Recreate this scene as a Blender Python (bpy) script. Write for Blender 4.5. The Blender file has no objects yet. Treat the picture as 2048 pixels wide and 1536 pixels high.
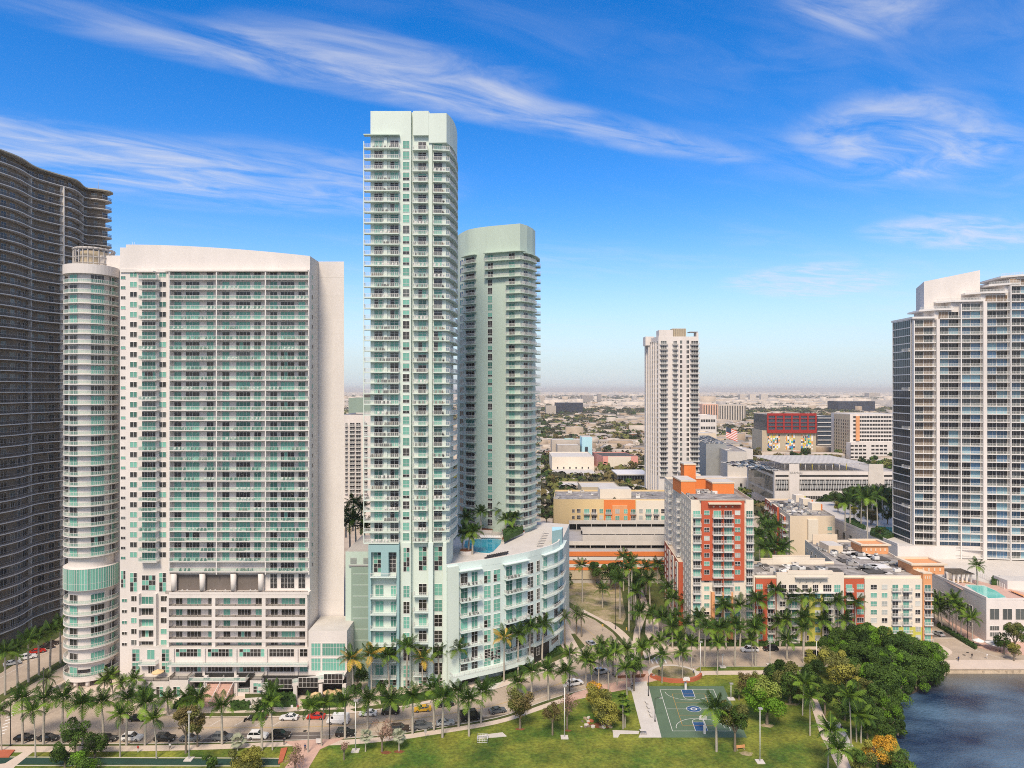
import bpy, math, random
import numpy as np
from math import sin, cos, pi, radians, atan2, hypot, sqrt, floor
from mathutils import Matrix, Vector
R = random.Random(7)
S = bpy.context.scene
C = S.collection
# ------------------------------------------------------------------ camera
F = 1365.0; HZ = 780.0; H = 85.0            # focal length and horizon of the photograph in its own pixels, drone height in metres
cam_d = bpy.data.cameras.new('camera'); cam = bpy.data.objects.new('camera', cam_d); C.objects.link(cam)
cam.location = (0, 0, H); cam.rotation_euler = (pi / 2, 0, 0)
cam_d.sensor_width = 36.0; cam_d.lens = 36.0 * F / 2048.0; cam_d.shift_y = 12.0 / 2048.0
cam_d.clip_start = 1.0; cam_d.clip_end = 90000.0
S.camera = cam
# ------------------------------------------------------------------ exposure
S.view_settings.view_transform = 'Standard'; S.view_settings.look = 'None'
S.view_settings.gamma = 1.0; S.view_settings.use_curve_mapping = False
S.view_settings.exposure = 0.66
S.render.engine = 'CYCLES'
S.cycles.pixel_filter_type = 'BLACKMAN_HARRIS'; S.cycles.filter_width = 1.0; S.cycles.use_denoising = False
S.cycles.max_bounces = 6; S.cycles.transparent_max_bounces = 12; S.cycles.volume_bounces = 1
S.cycles.diffuse_bounces = 3; S.cycles.glossy_bounces = 2; S.cycles.transmission_bounces = 2
# ------------------------------------------------------------------ sky and sun
SUN_EL = radians(50); SUN_AZ = radians(190)      # azimuth clockwise from +Y: behind the camera
W = bpy.data.worlds.new('World'); S.world = W; W.use_nodes = True
nt = W.node_tree; nt.nodes.clear()
def wn(t, **k):
    n = nt.nodes.new(t)
    for a, b in k.items(): setattr(n, a, b)
    return n
def lk(a, b): nt.links.new(a, b)
def wmath(op, a, b=None, clamp=False):
    n = wn('ShaderNodeMath', operation=op); n.use_clamp = clamp
    for i, v in enumerate((a, b)):
        if v is None: continue
        if hasattr(v, 'links'): lk(v, n.inputs[i])
        else: n.inputs[i].default_value = v
    return n.outputs[0]
sky = wn('ShaderNodeTexSky', sky_type='NISHITA'); sky.sun_disc = False
sky.sun_elevation = SUN_EL; sky.sun_rotation = SUN_AZ; sky.air_density = 1.0; sky.dust_density = 0.6; sky.ozone_density = 3.0
tc = wn('ShaderNodeTexCoord')
sep = wn('ShaderNodeSeparateXYZ'); lk(tc.outputs['Generated'], sep.inputs[0])
dz = wmath('MAXIMUM', sep.outputs['Z'], 0.03)
cu = wmath('DIVIDE', sep.outputs['X'], dz); cv = wmath('DIVIDE', sep.outputs['Y'], dz)     # a flat cloud layer seen in perspective
ca, sa = cos(radians(28)), sin(radians(28))
along = wmath('ADD', wmath('MULTIPLY', cu, ca), wmath('MULTIPLY', cv, sa))
across = wmath('SUBTRACT', wmath('MULTIPLY', cv, ca), wmath('MULTIPLY', cu, sa))
def noise(vec_scale, scale, detail, rough, dist, off=0.0):
    cb = wn('ShaderNodeCombineXYZ'); lk(wmath('MULTIPLY', along, vec_scale[0]), cb.inputs[0]); lk(wmath('MULTIPLY', across, vec_scale[1]), cb.inputs[1])
    cb.inputs[2].default_value = off
    n = wn('ShaderNodeTexNoise'); lk(cb.outputs[0], n.inputs['Vector'])
    n.inputs['Scale'].default_value = scale; n.inputs['Detail'].default_value = detail
    n.inputs['Roughness'].default_value = rough; n.inputs['Distortion'].default_value = dist
    return n.outputs[0]
def remap(v, lo, hi):
    n = wn('ShaderNodeMapRange'); n.interpolation_type = 'SMOOTHSTEP'; lk(v, n.inputs[0])
    n.inputs[1].default_value = lo; n.inputs[2].default_value = hi
    return n.outputs[0]
wisps = remap(noise((1.0, 2.6), 2.0, 9, 0.60, 0.8, 3.1), 0.28, 0.80)
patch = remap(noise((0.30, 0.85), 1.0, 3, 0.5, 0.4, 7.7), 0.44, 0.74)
def streak(p, q, width, amount):     # an elongated cloud from p to q (cloud-layer coordinates)
    P = (p[0] * ca + p[1] * sa, p[1] * ca - p[0] * sa); Q = (q[0] * ca + q[1] * sa, q[1] * ca - q[0] * sa)
    mx, my = (P[0] + Q[0]) / 2, (P[1] + Q[1]) / 2; L = hypot(Q[0] - P[0], Q[1] - P[1]) / 2
    sx = (Q[1] - P[1]) / (Q[0] - P[0])
    a = wmath('DIVIDE', wmath('SUBTRACT', along, mx), L)
    mid = wmath('ADD', wmath('MULTIPLY', wmath('SUBTRACT', along, mx), sx), my)
    b = wmath('DIVIDE', wmath('SUBTRACT', across, mid), width * 1.5)
    r = wmath('ADD', wmath('POWER', wmath('ABSOLUTE', a), 3.0), wmath('MULTIPLY', b, b))
    n = wn('ShaderNodeMapRange'); n.interpolation_type = 'SMOOTHSTEP'; lk(r, n.inputs[0])
    n.inputs[1].default_value = 1.0; n.inputs[2].default_value = 0.0; n.inputs[3].default_value = 0.0; n.inputs[4].default_value = amount
    return n.outputs[0]
mask = wmath('ADD', wmath('MULTIPLY', patch, 0.42), wmath('MULTIPLY', remap(cv, 1.5, -0.8), 0.3))        # extra unseen cloud added behind the camera as neutral fill light
for s_ in (((-1.5, 1.66), (1.15, 3.05), 0.13, .85), ((-0.9, 1.85), (0.2, 2.35), 0.16, .7), ((-2.6, 2.4), (-1.15, 3.3), 0.30, 1.05), ((-2.2, 3.0), (-0.2, 3.6), 0.5, .7), ((1.05, 2.35), (2.15, 3.15), 0.26, .95),
           ((2.1, 4.0), (3.7, 4.8), 0.30, 1.3), ((2.0, 5.6), (3.6, 7.2), 0.6, 1.4), ((0.65, 1.62), (1.15, 1.9), 0.10, .8), ((-3.6, 1.3), (-1.5, 1.0), 0.4, .8), ((0.2, 0.3), (2.6, 0.9), 0.3, .8),
           ((-2.5, -1.2), (1.4, -.6), 0.5, .8), ((.5, -3), (3.4, -1.6), 0.6, .8), ((-6, -4), (-2, -2.6), 0.8, .8), ((5, 1.4), (9, 3.2), 0.7, .8), ((-9, 2.6), (-5, 4.4), 0.7, .8)):
    mask = wmath('ADD', mask, streak(*s_))
cloud = wmath('ADD', wmath('MULTIPLY', wmath('MINIMUM', mask, 1.1), wisps, True), wmath('MULTIPLY', remap(cv, 1.2, -0.6), wmath('ADD', wmath('MULTIPLY', wisps, .5), .6)), True)  # last term adds unseen cloud overhead and behind, for neutral fill
low = remap(sep.outputs['Z'], 0.34, 0.0)
veil = wmath('MULTIPLY', wmath('POWER', low, 2.3), 0.85, True)
hsv = wn('ShaderNodeHueSaturation'); lk(sky.outputs[0], hsv.inputs['Color'])
hsv.inputs['Hue'].default_value = 0.510; hsv.inputs['Saturation'].default_value = 1.45; hsv.inputs['Value'].default_value = 0.97
mix1 = wn('ShaderNodeMixRGB'); lk(veil, mix1.inputs[0]); lk(hsv.outputs[0], mix1.inputs[1]); mix1.inputs[2].default_value = (2.85, 3.4, 3.95, 1)
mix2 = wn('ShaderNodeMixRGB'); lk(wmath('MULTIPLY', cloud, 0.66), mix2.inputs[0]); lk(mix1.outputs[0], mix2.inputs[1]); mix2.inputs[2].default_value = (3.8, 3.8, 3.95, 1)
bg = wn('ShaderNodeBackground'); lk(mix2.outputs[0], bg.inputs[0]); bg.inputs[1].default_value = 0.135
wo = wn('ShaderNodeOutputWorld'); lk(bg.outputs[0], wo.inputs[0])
sun_d = bpy.data.lights.new('sun', 'SUN'); sun = bpy.data.objects.new('sun', sun_d); C.objects.link(sun)
sun_d.energy = 2.7; sun_d.angle = radians(16); sun_d.color = (1.0, 0.85, 0.66)
sd = Vector((sin(SUN_AZ) * cos(SUN_EL), cos(SUN_AZ) * cos(SUN_EL), sin(SUN_EL)))
sun.rotation_euler = sd.to_track_quat('Z', 'Y').to_euler()
# ------------------------------------------------------------------ pixel <-> place helpers
def X(px, Y): return (px - 1024.0) * Y / F
def Zh(py, Y): return H - (py - HZ) * Y / F
def G(px, py, z=0.0):
    Y = (H - z) * F / (py - HZ)
    return (X(px, Y), Y)
# ------------------------------------------------------------------ materials
def lin(r, g, b):
    f = lambda v: (v / 255.0 / 12.92) if v <= 10.3 else ((v / 255.0 + 0.055) / 1.055) ** 2.4
    return (f(r), f(g), f(b))
MATS = {}
def mat(name, col, rough=0.8, var=0.0, scale=0.3, amt=0.0, spec=0.3, fine=0.0, metallic=0.0, col2=None, streaks=False, bump=0.0):
    """col: linear base colour. var: per-object brightness spread. amt: large stains, fine: fine grain, col2: second colour mixed in by noise"""
    m = bpy.data.materials.new(name); m.use_nodes = True; t = m.node_tree
    p = t.nodes['Principled BSDF']; p.inputs['Roughness'].default_value = rough
    p.inputs['Specular IOR Level'].default_value = spec; p.inputs['Metallic'].default_value = metallic
    base = t.nodes.new('ShaderNodeRGB'); base.outputs[0].default_value = (*col, 1); out = base.outputs[0]
    geo = t.nodes.new('ShaderNodeNewGeometry'); vec = geo.outputs['Position']
    def nz(sc, det, off=0.0, squash=None):
        n = t.nodes.new('ShaderNodeTexNoise'); n.inputs['Scale'].default_value = sc; n.inputs['Detail'].default_value = det; n.inputs['Roughness'].default_value = .6
        if squash or off:
            mp = t.nodes.new('ShaderNodeMapping'); t.links.new(vec, mp.inputs[0]); mp.inputs['Scale'].default_value = squash or (1, 1, 1); mp.inputs['Location'].default_value = (off, off, off)
            t.links.new(mp.outputs[0], n.inputs['Vector'])
        else: t.links.new(vec, n.inputs['Vector'])
        return n.outputs[0]
    def rng(v, a, b, c, d):
        n = t.nodes.new('ShaderNodeMapRange'); t.links.new(v, n.inputs[0])
        for i, k in enumerate((a, b, c, d)): n.inputs[i + 1].default_value = k
        return n.outputs[0]
    def scale_by(o, f):
        n = t.nodes.new('ShaderNodeVectorMath'); n.operation = 'SCALE'; t.links.new(o, n.inputs[0]); t.links.new(f, n.inputs['Scale']); return n.outputs[0]
    if col2:
        mx = t.nodes.new('ShaderNodeMixRGB'); t.links.new(rng(nz(scale, 8, 11), .38, .62, 0, 1), mx.inputs[0]); t.links.new(out, mx.inputs[1]); mx.inputs[2].default_value = (*col2, 1); out = mx.outputs[0]
    if amt: out = scale_by(out, rng(nz(scale, 6, 0, (1, 1, .25) if streaks else None), .3, .7, 1 - amt, 1 + amt * .6))
    if fine: out = scale_by(out, rng(nz(scale * 12, 4, 5), .3, .7, 1 - fine, 1 + fine))
    if var:
        oi = t.nodes.new('ShaderNodeObjectInfo'); out = scale_by(out, rng(oi.outputs['Random'], 0, 1, 1 - var, 1 + var))
    t.links.new(out, p.inputs['Base Color'])
    if bump:
        b = t.nodes.new('ShaderNodeBump'); b.inputs['Strength'].default_value = bump; b.inputs['Distance'].default_value = .3
        t.links.new(nz(scale * 6, 5, 2), b.inputs['Height']); t.links.new(b.outputs[0], p.inputs['Normal'])
    MATS[name] = m
    return m
def glassy(name, col, alpha):
    m = bpy.data.materials.new(name); m.use_nodes = True; t = m.node_tree; p = t.nodes['Principled BSDF']
    p.inputs['Base Color'].default_value = (*col, 1); p.inputs['Roughness'].default_value = .12; p.inputs['Alpha'].default_value = alpha
    MATS[name] = m; return m
mat('white_paint', (.69, .64, .60), .75, scale=.14, amt=.10, fine=.03, streaks=True)
mat('white_trim', (.70, .67, .64), .6, scale=.3, amt=.03)
mat('mint_paint', (.61, .69, .62), .75, scale=.12, amt=.075, fine=.02, streaks=True)
mat('sage_paint', (.48, .58, .50), .75, scale=.12, amt=.08, fine=.02, streaks=True)
mat('aqua_paint', (.64, .74, .70), .75, scale=.12, amt=.04, streaks=True)
mat('blue_paint', (.30, .46, .47), .75, scale=.12, amt=.05, streaks=True)
mat('green_grey', (.25, .33, .27), .8, scale=.12, amt=.07, streaks=True)
mat('teal_glass', (.15, .37, .295), .28, var=.28, spec=.35)
mat('teal_dim', (.06, .18, .145), .25, var=.3, spec=.4)
mat('dark_glass', (.035, .033, .032), .10, var=.5, spec=.5)
mat('grey_glass', (.10, .11, .105), .15, var=.4, spec=.5)
mat('amber_glass', (.26, .17, .10), .2, var=.4, spec=.5)
mat('blue_glass', (.08, .17, .27), .12, var=.45, spec=.6)
mat('pale_blue_glass', (.20, .36, .42), .15, var=.35, spec=.6)
mat('slate_glass', (.045, .06, .08), .08, var=.35, spec=.7)
mat('curtain', (.45, .47, .44), .8, var=.25)
glassy('rail_glass', (.20, .44, .36), .42); glassy('rail_smoke', (.07, .052, .04), .5); MATS['rail_smoke'].node_tree.nodes['Principled BSDF'].inputs['Roughness'].default_value = .5; glassy('rail_clear', (.50, .55, .52), .22)
mat('dark_wall', (.25, .195, .145), .8, scale=.2, amt=.2); mat('dark_slab', (.66, .62, .57), .8, scale=.3, amt=.12); mat('dark_roof', (.48, .43, .34), .8, scale=.3, amt=.1)
mat('cream', (.70, .58, .44), .8, scale=.12, amt=.05, streaks=True); mat('pale_cream', (.74, .66, .55), .8, scale=.12, amt=.05, streaks=True)
mat('yellow_cream', (.70, .53, .28), .8, scale=.12, amt=.05, streaks=True); mat('brick_red', (.50, .105, .05), .8, scale=.15, amt=.06, streaks=True)
mat('orange', (.72, .21, .055), .8, scale=.15, amt=.05, streaks=True); mat('soft_orange', (.70, .33, .15), .8, scale=.15, amt=.05, streaks=True); mat('lime', (.52, .50, .10), .8)
mat('tan_wall', (.50, .42, .30), .8, scale=.1, amt=.06, streaks=True)
mat('roof_gravel', (.22, .20, .185), .95, scale=.25, amt=.35, fine=.25, col2=(.40, .37, .34)); mat('roof_dark', (.09, .085, .08), .95, scale=.3, amt=.3, fine=.3)
mat('roof_white', (.55, .52, .48), .9, scale=.2, amt=.12, fine=.05)
mat('concrete', (.44, .41, .38), .9, scale=.25, amt=.12, fine=.08); mat('concrete_light', (.58, .54, .49), .9, scale=.3, amt=.08, fine=.05)
mat('louvre', (.30, .31, .31), .6, scale=.3, amt=.1); mat('metal_grey', (.35, .34, .33), .5); mat('metal_dark', (.03, .03, .03), .5); mat('metal_white', (.72, .71, .68), .5)
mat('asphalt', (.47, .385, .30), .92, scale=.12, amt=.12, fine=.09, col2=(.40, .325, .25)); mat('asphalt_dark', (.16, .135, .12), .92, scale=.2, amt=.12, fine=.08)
mat('pavement', (.60, .50, .415), .9, scale=.4, amt=.08, fine=.05); mat('kerb', (.58, .54, .48), .9, scale=.5, amt=.1)
mat('brick_paving', (.56, .37, .30), .9, scale=.5, amt=.12, fine=.12); mat('red_paving', (.45, .13, .07), .9, scale=.5, amt=.12)
mat('white_line', (.75, .72, .68), .8, scale=2, amt=.12); mat('yellow_line', (.55, .36, .09), .8, scale=2, amt=.15)
mat('grass', (.060, .12, .014), .95, scale=.11, amt=.35, fine=.38, col2=(.20, .215, .03), bump=1.0); mat('verge_grass', (.06, .085, .02), .95, scale=.2, amt=.3, fine=.2, col2=(.10, .11, .03), bump=.5)
mat('sandy_soil', (.42, .33, .22), .95, scale=.22, amt=.2, fine=.25, col2=(.20, .19, .07)); mat('mulch', (.20, .075, .035), .95, scale=1, amt=.3, fine=.3)
mat('city_ground', (.22, .185, .145), .95, scale=.02, amt=.3, fine=.2, col2=(.10, .10, .055)); mat('seawall', (.45, .36, .26), .9, scale=.4, amt=.25, fine=.15)
mat('court_green', (.105, .16, .10), .85, scale=.2, amt=.08, fine=.04); mat('strip_green', (.022, .060, .045), .85, scale=.3, amt=.2, fine=.1); mat('court_blue', (.025, .085, .20), .8, scale=.4, amt=.08); mat('court_orange', (.50, .28, .07), .8)
mat('pool_blue', (.02, .30, .42), .05, scale=.5, amt=.1, spec=.6); mat('pool_aqua', (.15, .55, .47), .06, scale=.5, amt=.08, spec=.6)
mat('bark', (.20, .165, .125), .95, scale=1.5, amt=.25); mat('palm_bark', (.42, .38, .32), .9, var=.12, scale=1.5, amt=.15); mat('crownshaft', (.16, .26, .05), .6, var=.2); mat('dark_bark', (.07, .05, .035), .95, scale=1, amt=.2)
mat('frond', (.032, .068, .012), .6, var=.4, scale=.35, amt=.35, spec=.12); mat('frond_bright', (.12, .20, .022), .6, var=.35, spec=.12); mat('frond_yellow', (.42, .27, .035), .6, var=.3); mat('frond_silver', (.30, .32, .22), .7, var=.2); mat('frond_dry', (.26, .17, .08), .8, var=.2); mat('frond_grey', (.10, .12, .055), .7, var=.25)
mat('hedge', (.040, .085, .016), .8, scale=.9, amt=.4, fine=.2)
for n_, c_ in (('leaf_mid', (.070, .125, .024)), ('leaf_dark', (.034, .066, .014)), ('leaf_bright', (.11, .22, .02)), ('leaf_olive', (.15, .16, .045)), ('leaf_yellow', (.26, .25, .05)), ('leaf_brown', (.16, .13, .05)), ('leaf_orange', (.52, .28, .03)), ('leaf_bare', (.30, .19, .14)), ('leaf_lime', (.20, .25, .05)), ('leaf_far', (.055, .058, .032))):
    mat(n_, c_, .7, var=.22, scale=.45, amt=.35, fine=.2, spec=.1)
for n_, c_ in (('car_white', (.72, .72, .72)), ('car_black', (.012, .013, .015)), ('car_silver', (.36, .38, .40)), ('car_grey', (.12, .13, .14)), ('car_red', (.50, .02, .012)), ('car_yellow', (.60, .36, .03)), ('car_brown', (.05, .035, .03)), ('car_blue', (.04, .08, .16))):
    mat(n_, c_, .22, spec=.6)
mat('car_glass', (.012, .014, .016), .05, spec=.7); mat('tyre', (.012, .012, .012), .8); mat('rim', (.35, .35, .36), .3, metallic=.6); mat('lamp_red', (.4, .01, .01), .3); mat('lamp_clear', (.75, .75, .72), .2)
mat('umbrella_tan', (.62, .44, .24), .8, var=.1); mat('umbrella_white', (.75, .73, .70), .8); mat('cloth_dark', (.03, .03, .035), .9, var=.4); mat('cloth_blue', (.03, .05, .13), .9); mat('cloth_red', (.4, .04, .03), .9); mat('skin', (.35, .20, .14), .7); mat('wood', (.30, .17, .08), .7, scale=2, amt=.2); mat('chair_white', (.68, .66, .64), .6)
for n_, c_ in (('mural_yellow', (.75, .62, .05)), ('mural_teal', (.04, .42, .36)), ('mural_red', (.65, .10, .05)), ('mural_blue', (.05, .22, .55)), ('mural_orange', (.75, .32, .04)), ('mural_white', (.78, .78, .76)), ('mural_dark', (.04, .06, .10)), ('frame_red', (.33, .018, .012)), ('pink', (.72, .33, .28)), ('sky_paint', (.42, .68, .76)), ('peach', (.70, .42, .30)), ('navy_glass', (.018, .024, .045))):
    mat(n_, c_, .7, scale=.3, amt=.05)
for n_, c_ in (('house_white', (.50, .44, .38)), ('house_cream', (.42, .34, .26)), ('house_grey', (.30, .28, .27)), ('house_tan', (.38, .29, .21)), ('house_terracotta', (.33, .17, .11))):
    mat(n_, c_, .9, var=.25, scale=.1, amt=.15)
M_ = MATS
# ------------------------------------------------------------------ mesh builder
class MB:
    def __init__(s): s.v = []; s.f = []; s.m = []; s.sm = []
    def q(s, pts, m, smooth=False):
        b = len(s.v); s.v.extend(tuple(p) for p in pts); s.f.append(tuple(range(b, b + len(pts)))); s.m.append(m); s.sm.append(smooth)
    def box(s, x0, x1, y0, y1, z0, z1, m, top=None, skip=''):
        b = len(s.v); s.v += [(x0, y0, z0), (x1, y0, z0), (x1, y1, z0), (x0, y1, z0), (x0, y0, z1), (x1, y0, z1), (x1, y1, z1), (x0, y1, z1)]
        for k, f in (('b', (0, 3, 2, 1)), ('t', (4, 5, 6, 7)), ('f', (0, 1, 5, 4)), ('r', (1, 2, 6, 5)), ('k', (2, 3, 7, 6)), ('l', (3, 0, 4, 7))):
            if k in skip: continue
            s.f.append(tuple(b + i for i in f)); s.m.append(top if (top and k == 't') else m); s.sm.append(False)
        return s
    def prism(s, pts, z0, z1, m, top=None, bottom=True):      # pts counter-clockwise seen from above
        n = len(pts); b = len(s.v); s.v += [(p[0], p[1], z0) for p in pts] + [(p[0], p[1], z1) for p in pts]
        for i in range(n):
            j = (i + 1) % n; s.f.append((b + i, b + j, b + n + j, b + n + i)); s.m.append(m); s.sm.append(False)
        s.f.append(tuple(b + n + i for i in range(n))); s.m.append(top or m); s.sm.append(False)
        if bottom: s.f.append(tuple(b + n - 1 - i for i in range(n))); s.m.append(m); s.sm.append(False)
        return s
    def tube(s, p, q, r0, r1, m, n=6, cap=True):
        p, q = Vector(p), Vector(q); d = (q - p).normalized(); a = d.orthogonal().normalized(); c = d.cross(a); b = len(s.v)
        for (o, r) in ((p, r0), (q, r1)):
            for i in range(n):
                t = 2 * pi * i / n; s.v.append(tuple(o + a * (cos(t) * r) + c * (sin(t) * r)))
        for i in range(n):
            j = (i + 1) % n; s.f.append((b + i, b + j, b + n + j, b + n + i)); s.m.append(m); s.sm.append(True)
        if cap:
            s.f.append(tuple(b + n + i for i in range(n))); s.m.append(m); s.sm.append(False)
            s.f.append(tuple(b + n - 1 - i for i in range(n))); s.m.append(m); s.sm.append(False)
    def cone(s, c, r, z0, z1, m, n=12):
        for i in range(n):
            a, b_ = 2 * pi * i / n, 2 * pi * (i + 1) / n
            s.q([(c[0] + r * cos(a), c[1] + r * sin(a), z0), (c[0] + r * cos(b_), c[1] + r * sin(b_), z0), (c[0], c[1], z1)], m)
    def add(s, o, M):
        b = len(s.v); s.v += [tuple(M @ Vector(p)) for p in o.v]; s.f += [tuple(b + i for i in f) for f in o.f]; s.m += o.m; s.sm += o.sm
    def mesh(s, name):
        me = bpy.data.meshes.new(name); me.from_pydata(s.v, [], s.f); ms = list(dict.fromkeys(s.m)); ix = {m: i for i, m in enumerate(ms)}
        for m in ms: me.materials.append(M_[m])
        me.polygons.foreach_set('material_index', [ix[m] for m in s.m]); me.polygons.foreach_set('use_smooth', s.sm); me.update()
        LIB[me.name] = s
        return me
LIB = {}; CACHE = {}
def cached(key, name, fn):
    if key not in CACHE:
        b = MB(); fn(b); CACHE[key] = b.mesh(name)
    return CACHE[key]
def tag(o, label=None, cat=None, group=None, kind=None):
    if label: o['label'] = label
    if cat: o['category'] = cat
    if group: o['group'] = group
    if kind: o['kind'] = kind
    return o
def obj(name, me, loc=(0, 0, 0), rz=0.0, parent=None, sc=None):
    if isinstance(me, MB): me = me.mesh(name)
    o = bpy.data.objects.new(name, me); C.objects.link(o); o.location = loc
    if rz: o.rotation_euler = (0, 0, rz)
    if sc: o.scale = sc if hasattr(sc, '__len__') else (sc, sc, sc)
    if parent: o.parent = parent
    return o
def structure(name, b, loc=(0, 0, 0)): return tag(obj(name, b, loc), kind='structure')
def empty(name, loc, label, cat, group=None, rz=0.0):
    o = bpy.data.objects.new(name, None); C.objects.link(o); o.location = loc; o.rotation_euler = (0, 0, rz); o.empty_display_size = .5
    return tag(o, label, cat, group)
class Thing:
    """a top-level thing whose parts are gathered first; past 300 of one part the rest are joined as stuff"""
    def __init__(s, name, base, label, cat, group=None):
        s.base = Vector(base); s.o = empty(name, base, label, cat, group); s.parts = {}
    def part(s, name, me, loc, rz=0.0, subs=()):
        if isinstance(me, MB): me = me.mesh(name)
        s.parts.setdefault(name, []).append((me, Vector(loc), rz, subs)); return s
    def world(s, name, b): return s.part(name, b, (0, 0, 0))         # a mesh already in world coordinates
    def finish(s, limit=300):
        for name, L in s.parts.items():
            L.sort(key=lambda t: t[1].y)
            for me, loc, rz, subs in L[:limit]:
                p = obj(name, me, loc - s.base, rz, s.o)
                for sn, sm in subs: obj(sn, sm, (0, 0, 0), 0, p)
            if len(L) > limit:
                b = MB(); sb = {}
                for me, loc, rz, subs in L[limit:]:
                    T = Matrix.Translation(loc - s.base) @ Matrix.Rotation(rz, 4, 'Z'); b.add(LIB[me.name], T)
                    for sn, sm in subs: sb.setdefault(sn, MB()).add(LIB[sm.name], T)
                p = tag(obj(name, b, (0, 0, 0), 0, s.o), kind='stuff')
                for sn, m2 in sb.items(): tag(obj(sn, m2, (0, 0, 0), 0, p), kind='stuff')
        return s.o
class Path:
    """a wall line seen from outside: points from left to right; y inward"""
    def __init__(s, pts):
        s.p = [Vector(p) for p in pts]; s.L = [0.0]
        for a, b in zip(s.p, s.p[1:]): s.L.append(s.L[-1] + (b - a).length)
        s.len = s.L[-1]
    def seg(s, d):
        for i in range(len(s.p) - 1):
            if d <= s.L[i + 1] or i == len(s.p) - 2: return i
    def at(s, d, out=0.0):
        i = s.seg(d); u = (s.p[i + 1] - s.p[i]).normalized(); n = Vector((u.y, -u.x))
        return s.p[i] + u * (d - s.L[i]) + n * out, u
    def rot(s, d): u = s.at(d)[1]; return atan2(u.y, u.x)
    def d(s, px):
        k = (px - 1024.0) / F; best = None
        for i in range(len(s.p) - 1):
            a, b = s.p[i], s.p[i + 1]; u = b - a; den = u.x - k * u.y
            if abs(den) < 1e-9: continue
            t = (k * a.y - a.x) / den
            if -1e-6 <= t <= 1 + 1e-6: return s.L[i] + t * u.length
            e = (i == 0 and t < 0) or (i == len(s.p) - 2 and t > 1)
            if e and (best is None or abs(t) < abs(best[1])): best = (s.L[i] + t * u.length, t)
        return best[0] if best else 0.0
    def z(s, px, py): return Zh(py, s.at(s.d(px))[0].y)
    def stations(s, d0, d1):
        return [d0] + [l for l in s.L if d0 + .05 < l < d1 - .05] + [d1]
def offs(path, ds, out):
    r = []
    for k, d in enumerate(ds):
        a = path.at(d - 1e-3 if k == len(ds) - 1 else d, 0)[0]
        i = path.seg(d)
        u = path.at(d)[1]
        if 0 < k < len(ds) - 1:
            u2 = path.at(d + .01)[1]; u1 = path.at(d - .01)[1]; u = (u1 + u2).normalized()
        elif k == 0: u = path.at(d + .01)[1]
        r.append(a + Vector((u.y, -u.x)) * out)
    return r
def strip(b, path, d0, d1, o0, o1, z0, z1, m, top=None, org=(0, 0)):
    ds = path.stations(d0, d1); A = offs(path, ds, o0); B = offs(path, ds, o1); og = Vector(org)
    pts = [p - og for p in B] + [p - og for p in reversed(A)]
    b.prism(pts, z0, z1, m, top)
RAILS = {'teal': ('white_trim', 'rail_glass', 1.25), 'smoke': ('metal_dark', 'rail_smoke', 2.0), 'white': ('white_trim', 'rail_clear', 0.55), 'plain': ('white_trim', None, .55), 'sparse': ('white_trim', 'rail_clear', 1.3)}
def rail_run(b, P, z0, style, hgt=1.07, org=(0, 0)):
    fr, gl, step = RAILS[style]; og = Vector(org); P = [p - og for p in P]
    for p, q in zip(P, P[1:]):
        L = (q - p).length
        if L < .02: continue
        u = (q - p) / L; n = Vector((u.y, -u.x)) * .035
        def bar(a, c, za, zb, w=1.0):
            b.prism([a + n * w, c + n * w, c - n * w, a - n * w], za, zb, fr)
        bar(p, q, z0 + hgt - .07, z0 + hgt, 1.0); bar(p, q, z0 + .07, z0 + .12, .7)
        k = max(1, round(L / step))
        for i in range(k + 1):
            c = p + u * (L * i / k); bar(c - u * .03, c + u * .03, z0 + .14, z0 + hgt - .07, .8)
        if gl: b.q([(p.x, p.y, z0 + .14), (q.x, q.y, z0 + .14), (q.x, q.y, z0 + hgt - .1), (p.x, p.y, z0 + hgt - .1)], gl)
def balcony(T, path, d0, d1, depth, z, style, slab='white_trim', thick=.22, hgt=1.07, ends=(True, True), inner=-.05, name='balcony'):
    key = (id(path), round(d0, 2), round(d1, 2), depth, style, slab, thick, ends, hgt)
    org = path.at(d0)[0]
    def mk(b): strip(b, path, d0, d1, inner, depth, -thick, 0, slab, None, org)
    def mr(b):
        ds = path.stations(d0 + .08, d1 - .08); P = offs(path, ds, depth - .08)
        if ends[0]: P = [offs(path, ds, .02)[0]] + P
        if ends[1]: P = P + [offs(path, ds, .02)[-1]]
        rail_run(b, P, 0, style, hgt, org)
    sm = cached(('slab',) + key, name, mk); rm = cached(('rail',) + key, 'railing', mr)
    T.part(name, sm, (org.x, org.y, z), 0, (('railing', rm),))
PAN = {0: ('teal_glass',), 1: ('dark_glass',), 2: ('half',), 3: ('teal_dim',), 4: ('grey_glass',), 5: ('mixed',), 6: ('curtain',)}
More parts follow.
